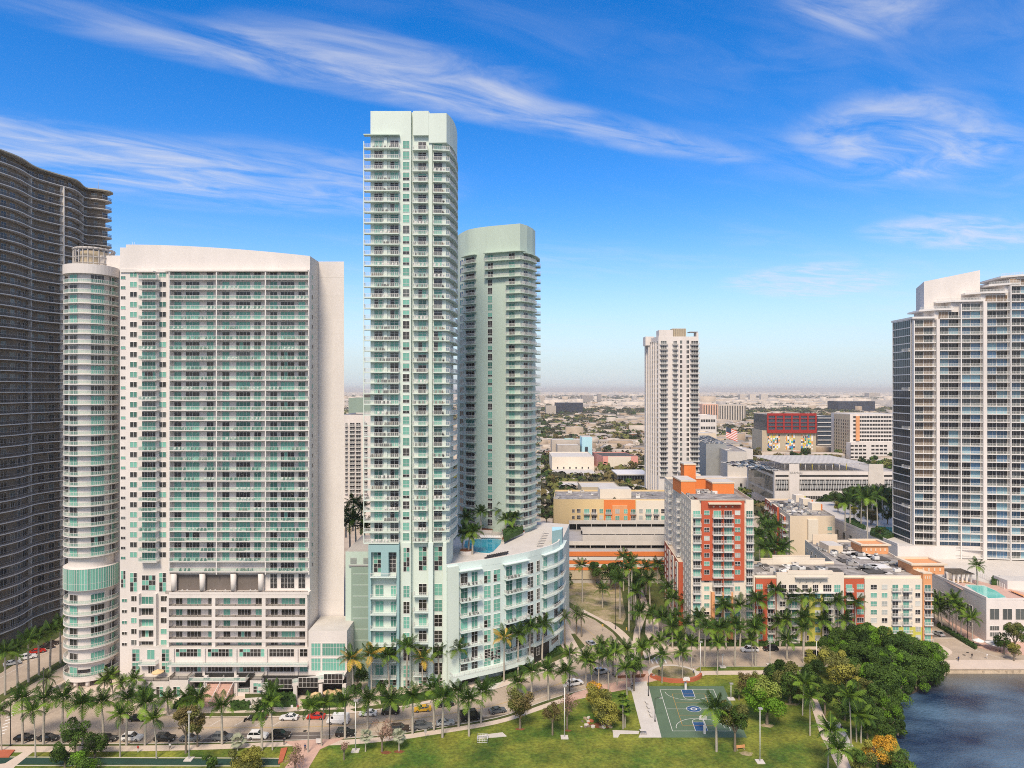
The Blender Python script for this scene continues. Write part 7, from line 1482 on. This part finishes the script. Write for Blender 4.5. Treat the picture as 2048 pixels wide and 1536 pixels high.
x, y = G(965, 1482, .12); t = empty('barrier', (x, y, .12), 'square of yellow-white railings beside the concrete slab', 'barrier')
for i in range(4):
    a = radians(45 + 90 * i); p0 = Vector((1.75 * cos(a), 1.75 * sin(a))); p1 = Vector((1.75 * cos(a + pi / 2), 1.75 * sin(a + pi / 2))); b = MB()
    for z in (.3, .7, 1.1): b.tube((*p0, z), (*p1, z), .05, .05, 'lamp_clear', 4)
    for k in range(5): q = p0.lerp(p1, k / 4); b.tube((*q, 0), (*q, 1.1), .04, .04, 'lamp_clear', 4)
    obj('rail', b, (0, 0, 0), 0, t)
x, y = G(1481, 1499, .12); t = empty('barricade', (x, y, .12), 'orange-brown striped barricade beside the pale trunk tree', 'barrier', None, .2); b = MB()
for z in (.4, .65, .9): b.box(-1.1, 1.1, -.04, .04, z, z + .16, 'soft_orange')
obj('board', b, (0, 0, 0), 0, t)
for s_ in (-1, 1): b = MB(); b.box(-.06, .06, -.4, .4, 0, .1, 'metal_grey'); b.box(-.05, .05, -.05, .05, .1, 1.1, 'soft_orange'); obj('leg', b, (s_ * .9, 0, 0), 0, t)
rr = random.Random(3)
for i in range(26):
    x, y = G(rr.uniform(1160, 1230), rr.uniform(1436, 1456), .12); s_ = rr.uniform(.3, .9); b = MB(); n = 6; P = [(s_ * rr.uniform(.7, 1) * cos(2 * pi * k / n), s_ * rr.uniform(.4, .8) * sin(2 * pi * k / n)) for k in range(n)]; b.prism(P, 0, s_ * .45, rr.choice(('concrete_light', 'red_paving', 'sandy_soil', 'bark')))
    tag(obj('rubble_piece', b, (x, y, .1), rr.uniform(0, 3)), 'chunk of reddish rubble on the broken lawn patch', 'rubble', 'rubble on the broken lawn')
for i in range(48):
    x, y = G(rr.uniform(1960, 2140), rr.uniform(1338, 1342), -.6); s_ = rr.uniform(.4, .9); b = MB(); n = 6; P = [(s_ * rr.uniform(.7, 1) * cos(2 * pi * k / n), s_ * rr.uniform(.6, .9) * sin(2 * pi * k / n)) for k in range(n)]; b.prism(P, -.8, s_ * .5, 'seawall')
    tag(obj('rock', b, (x, y - .3, -.6), rr.uniform(0, 3)), 'rough rock in the riprap along the promenade water edge', 'rock', 'riprap rocks')
# umbrellas and outdoor seating
def umbrella(px, py, z, r, h, m, label, at=None, group=None, rib=None):
    x, y = at or G(px, py, z); t = empty('umbrella', (x, y, z), label, 'umbrella', group); b = MB(); b.tube((0, 0, 0), (0, 0, h), .04, .04, 'metal_grey', 5); obj('pole', b, (0, 0, 0), 0, t); b = MB()
    for i in range(10):
        a0, a1 = 2 * pi * i / 10, 2 * pi * (i + 1) / 10; mm = rib if (rib and i % 2) else m; b.q([(r * cos(a0), r * sin(a0), h - .75), (r * cos(a1), r * sin(a1), h - .75), (0, 0, h)], mm); b.q([(r * cos(a0), r * sin(a0), h - .75), (r * cos(a0), r * sin(a0), h - .95), (r * cos(a1), r * sin(a1), h - .95), (r * cos(a1), r * sin(a1), h - .75)], mm)
    obj('canopy', b, (0, 0, 0), 0, t)
umbrella(631, 1404, .12, 1.5, 2.8, 'umbrella_tan', 'tan umbrella nearest the restaurant door'); umbrella(657, 1399, .12, 1.5, 2.8, 'umbrella_tan', 'middle tan umbrella at the restaurant'); umbrella(674, 1398, .12, 1.5, 2.8, 'umbrella_tan', 'rightmost tan umbrella at the restaurant')
umbrella(309, 1352, 0, 1.6, 2.6, 'umbrella_tan', 'tan umbrella on the lobby block terrace', at=(lx(309), Yl + 2.2)) if False else None
zt_ = lz(1363); umbrella(0, 0, zt_, 1.6, 2.7, 'umbrella_tan', 'pale tan umbrella on the terrace above the lobby block', at=(lx(309), Yl + 1.8))
umbrella(1957, 1292, .15, 1.7, 2.6, 'umbrella_white', 'white umbrella at the foot of the podium wall'); umbrella(1993, 1300, .15, 3.2, 3.0, 'umbrella_white', 'large striped grey and white umbrella at the podium corner', rib='metal_grey')
def lounge_chair(x, y, z, a, label, group, m='chair_white'):
    def mk(b): b.box(-.35, .35, -1.0, .5, .28, .38, m); [b.box(sx_ - .03, sx_ + .03, sy - .03, sy + .03, 0, .28, 'metal_grey') for sx_ in (-.3, .3) for sy in (-.9, .4)]; b.q([(-.35, .5, .36), (.35, .5, .36), (.35, .95, .85), (-.35, .95, .85)], m); b.q([(-.35, .5, .30), (-.35, .95, .78), (.35, .95, .78), (.35, .5, .30)], m)
    return tag(obj('sun_lounger', cached(('lounger', m), 'sun_lounger', mk), (x, y, z), a), label, 'sun lounger', group)
for i in range(9): q = DG(963 + i * 4.6, 1076.5 + i * .1); lounge_chair(*q, zd - 1.48, .3, 'sun lounger in the row behind the podium pool', 'loungers behind the pool')
for i in range(10): q = DG(973 + i * 4.4, 1117 - i * .9); lounge_chair(*q, zd - 1.48, -.5, 'dark sun lounger in the near row on the podium deck', 'loungers in the near row', 'cloth_dark')
for i in range(9): q = DG(1079 + i * 1.6, 1094 - i * 3.3); lounge_chair(*q, zd - 1.48, 1.5, 'sun lounger in the stacked row on the deck east end', 'loungers at the east end', 'concrete_light')
for i in range(8): q = RG(1900 + i * 5, 1163.5 + i * .3); lounge_chair(*q, zp + .02, .2, 'tan lounger behind the aqua pool', 'loungers behind the aqua pool', 'umbrella_tan')
for i in range(8): q = RG(2026 + i * 3.5, 1185 + i * 1.5); lounge_chair(*q, zp + .02, .9, 'orange-brown lounger right of the aqua pool', 'loungers right of the aqua pool', 'soft_orange')
def patio(b, m1, m2, rr):
    for k in range(3):
        x = -1.2 + k * 1.1 + rr.uniform(-.2, .2); b.box(x - .25, x + .25, -.25, .2, .02, .42, m1); b.box(x - .25, x + .25, .15, .22, .42, .85, m1)
    b.box(1.0, 1.5, -.25, .25, .35, .42, m2); b.box(1.2, 1.3, -.05, .05, .02, .35, m2)
PT = [cached(('patio', i), 'patio_furniture', lambda b, i=i: patio(b, ('cloth_dark', 'metal_dark', 'bark', 'chair_white', 'metal_dark')[i], ('metal_dark', 'cloth_dark', 'wood', 'metal_grey', 'chair_white')[i], random.Random(i))) for i in range(5)]
rr = random.Random(44)
MORE = ['twenty-seventh', 'twenty-eighth', 'twenty-ninth', 'thirtieth', 'thirty-first', 'thirty-second', 'thirty-third', 'thirty-fourth', 'thirty-fifth', 'thirty-sixth', 'thirty-seventh', 'thirty-eighth']
ORD_ = lambda i: (ORD + MORE)[i]
def patio_group(chs, n, label, group, low=False):
    chs = list(chs); rr.shuffle(chs)
    for (pth, d0, d1, z, off_, fl, bay) in chs[:n]:
        for _ in range(1 if d1 - d0 < 8 else 2):
            d = rr.uniform(d0 + 1.6, max(d0 + 1.7, d1 - 1.6)); p_, u = pth.at(d, off_); tag(obj('patio_furniture', rr.choice(PT), (p_.x, p_.y, z + .01), atan2(u.y, u.x)), label.format(ORD_(fl), bay), 'furniture', group)
patio_group([c_ for c_ in CHAIRS if c_[0] is face and c_[2] - c_[1] > 8], 78, 'patio chairs on the {} wide balcony from the top, {} bay, white tower', 'furniture on the wide balconies')
patio_group([c_ for c_ in CHAIRS if c_[0] is face and c_[2] - c_[1] <= 8], 22, 'patio chairs on the {} narrow balcony from the top of the white tower', 'furniture on the narrow balconies')
patio_group([c_ for c_ in CHAIRS if c_[0] in (ff, fr_, fs)], 76, 'patio furniture on the {} balcony from the top, {} bay, tall mint tower', 'furniture on the mint tower balconies')
patio_group([c_ for c_ in CHAIRS if c_[0] is PD], 16, 'patio furniture on the {} balcony from the top, {} stack, curved podium', 'furniture on the podium balconies')
# terrace sun beds under the white tower
for px in (372, 382, 428, 438, 458, 508, 518): lounge_chair(wx(px), YW - 1.0, wz(1184) + .02, 1.2, 'white chair on the open terrace storey of the white tower', 'chairs on the open terrace')
# ================================================================== PEOPLE (far away, a few pixels tall)
def person(px, base, shirt, trousers, pose, label, z=.15, face_=0.0):
    x, y = G(px, base, z); t = empty('person', (x, y, z), label, 'person', None, face_); s_ = .28 if pose == 'walk' else .05
    me = bpy.data.meshes.new('body'); V = [(0, 0, .92), (0, 0, 1.18), (0, 0, 1.42), (0, 0, 1.53), (0, .02, 1.66), (.10, 0, .88), (.11, s_ * .6, .5), (.11, s_, .07), (.11, s_ + .14, .04), (-.10, 0, .88), (-.11, -s_ * .2, .5), (-.11, -s_, .1), (-.11, -s_ + .14, .04), (.19, 0, 1.4), (.26, -.05, 1.15), (.27, .08, .92), (-.19, 0, 1.4), (-.26, .05, 1.15), (-.27, .2, .95)]
    E = [(0, 1), (1, 2), (2, 3), (3, 4), (0, 5), (5, 6), (6, 7), (7, 8), (0, 9), (9, 10), (10, 11), (11, 12), (2, 13), (13, 14), (14, 15), (2, 16), (16, 17), (17, 18)]
    RD = [.15, .14, .17, .06, .105, .10, .07, .05, .04, .10, .07, .05, .04, .07, .05, .035, .07, .05, .035]
    me.from_pydata(V, E, []); me.update(); o = obj('body', me, (0, 0, 0), 0, t); me.materials.append(M_[shirt]); me.materials.append(M_[trousers]); me.materials.append(M_['skin'])
    sk = o.modifiers.new('skin', 'SKIN'); L = me.skin_vertices[0].data
    for i, r in enumerate(RD): L[i].radius = (r, r * .8)
    L[0].use_root = True; ss = o.modifiers.new('sub', 'SUBSURF'); ss.levels = 1; ss.render_levels = 1
    dg = bpy.context.evaluated_depsgraph_get(); m2 = bpy.data.meshes.new_from_object(o.evaluated_get(dg)); m2.materials.clear(); [m2.materials.append(M_[q]) for q in (shirt, trousers, 'skin')]
    for p_ in m2.polygons: c = p_.center; p_.material_index = 2 if (c.z > 1.5 or (abs(c.x) > .2 and c.z < 1.15)) else (1 if c.z < .95 else 0); p_.use_smooth = True
    o.modifiers.clear(); o.data = m2
    b = MB(); b.tube((0, -.02, 1.68), (0, -.02, 1.79), .11, .06, 'dark_bark', 7); obj('hair', b, (0, 0, 0), 0, t)
for a_ in ((1944, 1317, 'cloth_dark', 'cloth_dark', 'walk', 'person in dark clothes crossing the plaza near the seawall'), (1974, 1317, 'chair_white', 'chair_white', 'walk', 'person in white walking near the seawall'), (1917, 1323, 'cloth_blue', 'cloth_dark', 'stand', 'person at the left end of the promenade'), (1683, 1464, 'cloth_dark', 'cloth_dark', 'stand', 'person in black on the shore terrace'), (1387, 1347, 'chair_white', 'cloth_blue', 'walk', 'person in white beside the round plaza'), (1318, 1350, 'cloth_dark', 'cloth_dark', 'stand', 'person at the left rim of the round plaza'),
           (568, 1490, 'cloth_dark', 'cloth_dark', 'stand', 'person in black at the left side of the brick plaza'), (610, 1502, 'cloth_blue', 'cloth_dark', 'walk', 'person walking on the brick plaza'), (340, 1500, 'chair_white', 'cloth_dark', 'walk', 'person in white on the pavement under the brown tree'), (596, 1422, 'cloth_red', 'cloth_dark', 'stand', 'person at the gap in the restaurant hedge'), (1264, 1380, 'cloth_dark', 'cloth_dark', 'stand', 'dark-clothed person at the top corner of the terrace'), (276, 1505, 'cloth_red', 'chair_white', 'stand', 'person in red by the lower-left pavement'), (171, 1403, 'chair_white', 'cloth_dark', 'stand', 'person in white in the turret arcade')):
    person(*a_[:6])
# motor scooter by the north kerb
x, y = G(492, 1442, 0); t = empty('motor_scooter', (x, y, 0), 'black motor scooter parked upright in the far parking lane', 'scooter', None, 1.2); b = MB(); b.box(-.5, .3, -.14, .14, .35, .7, 'car_black'); b.tube((.35, 0, .4), (.55, 0, 1.05), .06, .04, 'car_black', 6); b.box(-.6, -.1, -.16, .16, .7, .82, 'cloth_dark'); obj('body', b, (0, 0, 0), 0, t)
for xx in (-.55, .6): w_ = obj('wheel', cached(('tyre',), 'tyre', None), (xx, 0, .3), 0, t, sc=.85)
b = MB(); b.tube((.52, -.3, 1.05), (.52, .3, 1.05), .03, .03, 'metal_grey', 5); obj('handlebar', b, (0, 0, 0), 0, t)
# red planter beds, lower left
b = MB(); b.prism(ccw(GP([(-60, 1502), (30, 1502), (18, 1516), (-60, 1518)])), .1, .35, 'red_paving'); tag(obj('planter', b), 'brick red raised bed at the lower left edge', 'planter')
b = MB(); b.prism(ccw(GP([(562, 1500), (575, 1498), (566, 1525), (556, 1530)])), .1, .45, 'red_paving'); tag(obj('planter', b), 'brick red wedge-shaped bed left of the brick plaza', 'planter')
slab('lower_left_path', GP([(-60, 1536), (10, 1528), (60, 1497), (70, 1502), (30, 1534), (10, 1560), (-60, 1560)]), .15, .1, 'pavement')
b = MB(); b.prism(ccw(GP([(490, 1402), (523, 1402), (523, 1409), (490, 1411)])), .1, 2.0, 'white_paint', 'verge_grass'); tag(obj('planter', b), 'white raised planter between the stairs and the restaurant hedge', 'planter')
# flag over the small white offices
x, y = G(1452, 905, 0); x, y = X(1452, 620), 620.0; t = empty('flag_pole', (x, y, 0), 'flag on a tall pole above the warehouse roof', 'flag'); b = MB(); b.tube((0, 0, 0), (0, 0, 52), .2, .1, 'metal_white', 5); obj('pole', b, (0, 0, 0), 0, t)
b = MB()
for i in range(13):
    z0_, z1_ = 42 + i * .75, 42 + (i + 1) * .75; b.q([(.1, 0, z0_), (10, -1, z0_ - 4), (10, -1, z1_ - 4), (.1, 0, z1_)], 'mural_red' if i % 2 == 0 else 'mural_white')
b.q([(.1, -.05, 47.2), (4.5, -.5, 45.5), (4.5, -.5, 50), (.1, -.05, 51.75)], 'mural_dark'); obj('flag_cloth', b, (0, 0, 0), 0, t)
# ================================================================== THE LOW CITY OUT TO THE HORIZON
rr = random.Random(77)
BL_ = []                                              # keep-out rectangles (x0, x1, y0, y1) of what is built above
for o in list(C.objects):
    if o.type == 'MESH' and o.parent and o.parent.type == 'EMPTY' and o.name.split('.')[0] in ('wall', 'podium', 'front_court', 'angled_wing', 'glass_box', 'annex', 'blue_wing', 'canopy'):
        v = [o.matrix_basis @ Vector(c) for c in o.bound_box]; p0 = o.parent.location; xs = [q.x + p0.x for q in v]; ys = [q.y + p0.y for q in v]
        BL_.append((min(xs) - 4, max(xs) + 4, min(ys) - 4, max(ys) + 4))
ST_ = [(smooth(GP(P), 3), w) for P, w in (([(1068, 1120), (1080, 1040), (1088, 980), (1084, 930), (1088, 900), (1100, 872), (1110, 850)], 10), ([(1212, 985), (1200, 950), (1190, 915), (1182, 890), (1172, 860)], 9), ([(1330, 985), (1292, 930), (1262, 893), (1232, 862), (1210, 842), (1195, 828), (1185, 815)], 14), ([(1480, 905), (1800, 912)], 9), ([(1400, 975), (1500, 985), (1790, 1012)], 12))]
def free(x, y, m=0.0):
    for a in BL_:
        if a[0] - m < x < a[1] + m and a[2] - m < y < a[3] + m: return False
    if y < 1600:
        for P, w in ST_:
            for q in P:
                if abs(q[0] - x) < w + 4 + m and abs(q[1] - y) < max(w, 14 + (y - 500) * .02): 
                    if hypot(q[0] - x, q[1] - y) < w + m + 3: return False
    return True
HM = []
HC = ['house_white', 'house_cream', 'house_grey', 'house_tan', 'house_white', 'house_terracotta', 'house_white']
def house_mesh(i):
    def mk(b):
        r = random.Random(i); w, d, h = r.uniform(9, 18), r.uniform(8, 14), r.uniform(3.2, 6.5); m = HC[i % 7]; roof = r.choice(('roof_white', 'roof_gravel', 'house_white', 'house_terracotta', 'house_grey', 'roof_white'))
        if i % 3 == 0:
            b.box(-w / 2, w / 2, -d / 2, d / 2, 0, h, m, skip='t'); rh = h + 1.8
            b.q([(-w / 2 - .4, -d / 2 - .4, h), (w / 2 + .4, -d / 2 - .4, h), (w / 2 - 2, 0, rh), (-w / 2 + 2, 0, rh)], roof); b.q([(w / 2 + .4, d / 2 + .4, h), (-w / 2 - .4, d / 2 + .4, h), (-w / 2 + 2, 0, rh), (w / 2 - 2, 0, rh)], roof)
            b.q([(-w / 2 - .4, d / 2 + .4, h), (-w / 2 - .4, -d / 2 - .4, h), (-w / 2 + 2, 0, rh)], roof); b.q([(w / 2 + .4, -d / 2 - .4, h), (w / 2 + .4, d / 2 + .4, h), (w / 2 - 2, 0, rh)], roof)
        else:
            b.box(-w / 2, w / 2, -d / 2, d / 2, 0, h, m, roof); b.box(-w * .2, w * .1, -d * .1, d * .3, h, h + 1.2, roof)
        k = -w / 2 + 1.2
        while k < w / 2 - 2: b.box(k, k + 1.3, -d / 2 - .05, -d / 2 + .02, 1.0, 2.3, 'dark_glass'); k += r.uniform(2.5, 4.5)
    return cached(('house', i), 'house', mk)
for i in range(14): HM.append(house_mesh(i))
zones = (('left of the slim tower', 1068, 1290), ('right of the slim tower', 1398, 1790), ('in the gap beside the mint tower', 688, 742))
nh = 0; tries = 0; placed = []
while nh < 290 and tries < 9000:
    tries += 1; y = 470 + 1250 * rr.random() ** 1.25; zn = rr.choices(zones, (5, 5, .35))[0]; x = X(rr.uniform(zn[1], zn[2]), y)
    if y < 960 and x > 150 and rr.random() < .5: continue
    if not free(x, y, 6) or any(abs(x - a) < 15 and abs(y - c) < 15 for a, c in placed): continue
    placed.append((x, y)); i = rr.randrange(14); c_ = ('white', 'cream', 'grey', 'tan', 'white', 'terracotta', 'white')[i % 7]
    tag(obj('house', HM[i], (x, y, -.05), rr.choice((0, 0, pi / 2, .05))), f'small {c_} low-rise house among the trees {zn[0]}', 'house', f'{c_} houses {zn[0]}'); nh += 1
# street trees and garden trees near enough to tell apart
def far_tree(i):
    k = ('far', 'dark', 'olive', 'far', 'brown', 'mid', 'far', 'dark')[i % 8]; r = 3.6 + (i * 37 % 5) * .7
    def mk(b): b.tube((0, 0, 0), (0, 0, r * .9), .35, .25, 'bark', 5, False); n0 = len(b.v); c = MB(); crown_mesh(c, r, r * 1.5, TK[k][0], i, 420, .8, 7, TK[k][1]); b.add(c, Matrix.Translation((0, 0, r * 1.15)))
    return cached(('fartree', i), 'tree', mk), k
FT = [far_tree(i) for i in range(16)]; KN = {'far': 'dull green', 'dark': 'dark green', 'olive': 'olive', 'brown': 'brownish', 'mid': 'fresh green'}
nt_ = 0; tries = 0
while nt_ < 190 and tries < 20000:
    tries += 1; y = 400 + 750 * rr.random() ** 1.3; zn = rr.choices(zones, (5, 6, .4))[0]; x = X(rr.uniform(zn[1], zn[2]), y)
    if not free(x, y) or any(abs(x - a) < 7 and abs(y - c) < 7 for a, c in placed): continue
    placed.append((x, y)) if rr.random() < .3 else None
    me, k = rr.choice(FT); tag(obj('tree', me, (x, y, -.05), rr.uniform(0, 6.28), sc=rr.uniform(.8, 1.35)), f'{KN[k]} tree among the low houses {zn[0]}', 'tree', f'{KN[k]} trees {zn[0]}'); nt_ += 1
for i in range(34):                                   # tree belt between the mural podium and the white dealership garage
    y = rr.uniform(600, 800); x = X(rr.uniform(1505, 1790), y)
    if free(x, y): me, k = FT[rr.choice((1, 2, 4, 7, 1, 15))]; tag(obj('tree', me, (x, y, -.05), rr.uniform(0, 6.28), sc=rr.uniform(1.1, 1.6)), f'{KN[k]} tree in the belt behind the dealership garage', 'tree', f'{KN[k]} trees behind the dealership')
# everything farther: buildings and woods as masses
def boxes(n, y0, y1, pw, seed, name, label, hmin, hmax, mats, wide=1.0):
    r = np.random.RandomState(seed); y = y0 + (y1 - y0) * r.rand(n) ** pw; px = r.uniform(560, 1900, n); x = (px - 1024) * y / F; w = r.uniform(10, 45, n) * wide; d = r.uniform(10, 30, n) * wide; h = r.uniform(hmin, hmax, n) * (1 + (r.rand(n) < .03) * r.uniform(1, 3, n))
    k = np.array([free(a, c, 8) if c < 1700 else not any(q[0] - 20 < a < q[1] + 20 and q[2] - 20 < c < q[3] + 20 for q in BL_) for a, c in zip(x, y)]); x, y, w, d, h = x[k], y[k], w[k], d[k], h[k]; n = len(x)
    V = np.empty((n, 8, 3), np.float32); sx_ = np.array([-1, 1, 1, -1] * 2); sy = np.array([-1, -1, 1, 1] * 2); V[:, :, 0] = x[:, None] + sx_ * w[:, None] / 2; V[:, :, 1] = y[:, None] + sy * d[:, None] / 2; V[:, :4, 2] = -.05; V[:, 4:, 2] = h[:, None]
    fq = np.array([(0, 1, 5, 4), (1, 2, 6, 5), (3, 0, 4, 7), (4, 5, 6, 7)]); Fc = (fq[None] + (np.arange(n) * 8)[:, None, None]).reshape(-1)
    me = bpy.data.meshes.new(name); me.vertices.add(n * 8); me.vertices.foreach_set('co', V.reshape(-1)); me.loops.add(len(Fc)); me.loops.foreach_set('vertex_index', Fc.astype(np.int32)); me.polygons.add(n * 4); me.polygons.foreach_set('loop_start', np.arange(0, len(Fc), 4, dtype=np.int32))
    for m in mats: me.materials.append(M_[m])
    wi = r.randint(0, len(mats), n); ri = r.randint(0, len(mats), n); mi = np.stack([wi, wi, wi, ri], 1).reshape(-1); me.polygons.foreach_set('material_index', mi.astype(np.int32)); me.update(calc_edges=True); me.validate()
    o = bpy.data.objects.new(name, me); C.objects.link(o); tag(o, label, 'buildings', kind='stuff')
boxes(2600, 800, 4200, 1.1, 5, 'distant_houses', 'low pale houses and sheds of the distant city', 3, 8, ('house_white', 'house_cream', 'house_grey', 'house_tan', 'house_white'))
boxes(11000, 3000, 26000, 1.15, 6, 'horizon_buildings', 'pale buildings scattered towards the horizon', 4, 14, ('house_white', 'house_cream', 'house_white', 'house_grey'), 2.6)
def blobs(n, y0, y1, pw, seed, name, label, rmin, rmax, mats, pxr=(560, 1900), clump=None):
    r = np.random.RandomState(seed); y = y0 + (y1 - y0) * r.rand(n) ** pw; px = r.uniform(*pxr, n); x = (px - 1024) * y / F
    if clump: k = (np.sin(x * clump) + np.sin(y * clump * .8 + 1) + np.sin((x + y) * clump * .37)) > -.35; x, y = x[k], y[k]
    k = np.array([free(a, c) if c < 1700 else True for a, c in zip(x, y)]); x, y = x[k], y[k]; n = len(x); s = r.uniform(rmin, rmax, n) * (1 + y / 6000)
    import itertools
    base = []; nl = 40
    for i in range(nl): v = r.normal(size=3); v /= np.linalg.norm(v); v[2] = abs(v[2]); base.append(v)
    base = np.array(base); V = np.empty((n, nl, 4, 3), np.float32); d = base[None] + r.normal(size=(n, nl, 3)) * .18; c = np.stack([x, y, np.zeros(n)], 1)[:, None] + d * (s[:, None, None] * np.array([1, 1, .85])) + np.array([0, 0, 1.2])
    t1 = np.cross(d, np.array([0, 0, 1.0]) + r.normal(size=(n, nl, 3)) * .3); t1 /= np.linalg.norm(t1, axis=2, keepdims=True) + 1e-6; t2 = np.cross(d, t1); t2 /= np.linalg.norm(t2, axis=2, keepdims=True) + 1e-6; q = s[:, None, None] * .34
    V[:, :, 0] = c - t1 * q; V[:, :, 1] = c - t2 * q; V[:, :, 2] = c + t1 * q; V[:, :, 3] = c + t2 * q
    m = n * nl; me = bpy.data.meshes.new(name); me.vertices.add(m * 4); me.vertices.foreach_set('co', V.reshape(-1)); me.loops.add(m * 4); me.loops.foreach_set('vertex_index', np.arange(m * 4, dtype=np.int32)); me.polygons.add(m); me.polygons.foreach_set('loop_start', np.arange(0, m * 4, 4, dtype=np.int32))
    for a in mats: me.materials.append(M_[a])
    me.polygons.foreach_set('material_index', np.repeat(r.randint(0, len(mats), n), nl).astype(np.int32)); me.update(calc_edges=True)
    o = bpy.data.objects.new(name, me); C.objects.link(o); tag(o, label, 'woods', kind='stuff')
blobs(9500, 460, 3400, 1.2, 8, 'distant_trees', 'dark tree canopy filling the streets of the low city', 4, 7.5, ('leaf_far', 'leaf_dark', 'leaf_far', 'leaf_olive', 'leaf_brown'), clump=.012)
blobs(6000, 2300, 9000, 1.1, 9, 'far_woods', 'woods and parks towards the horizon', 5, 8, ('leaf_far', 'leaf_dark', 'leaf_far'), clump=.0022)
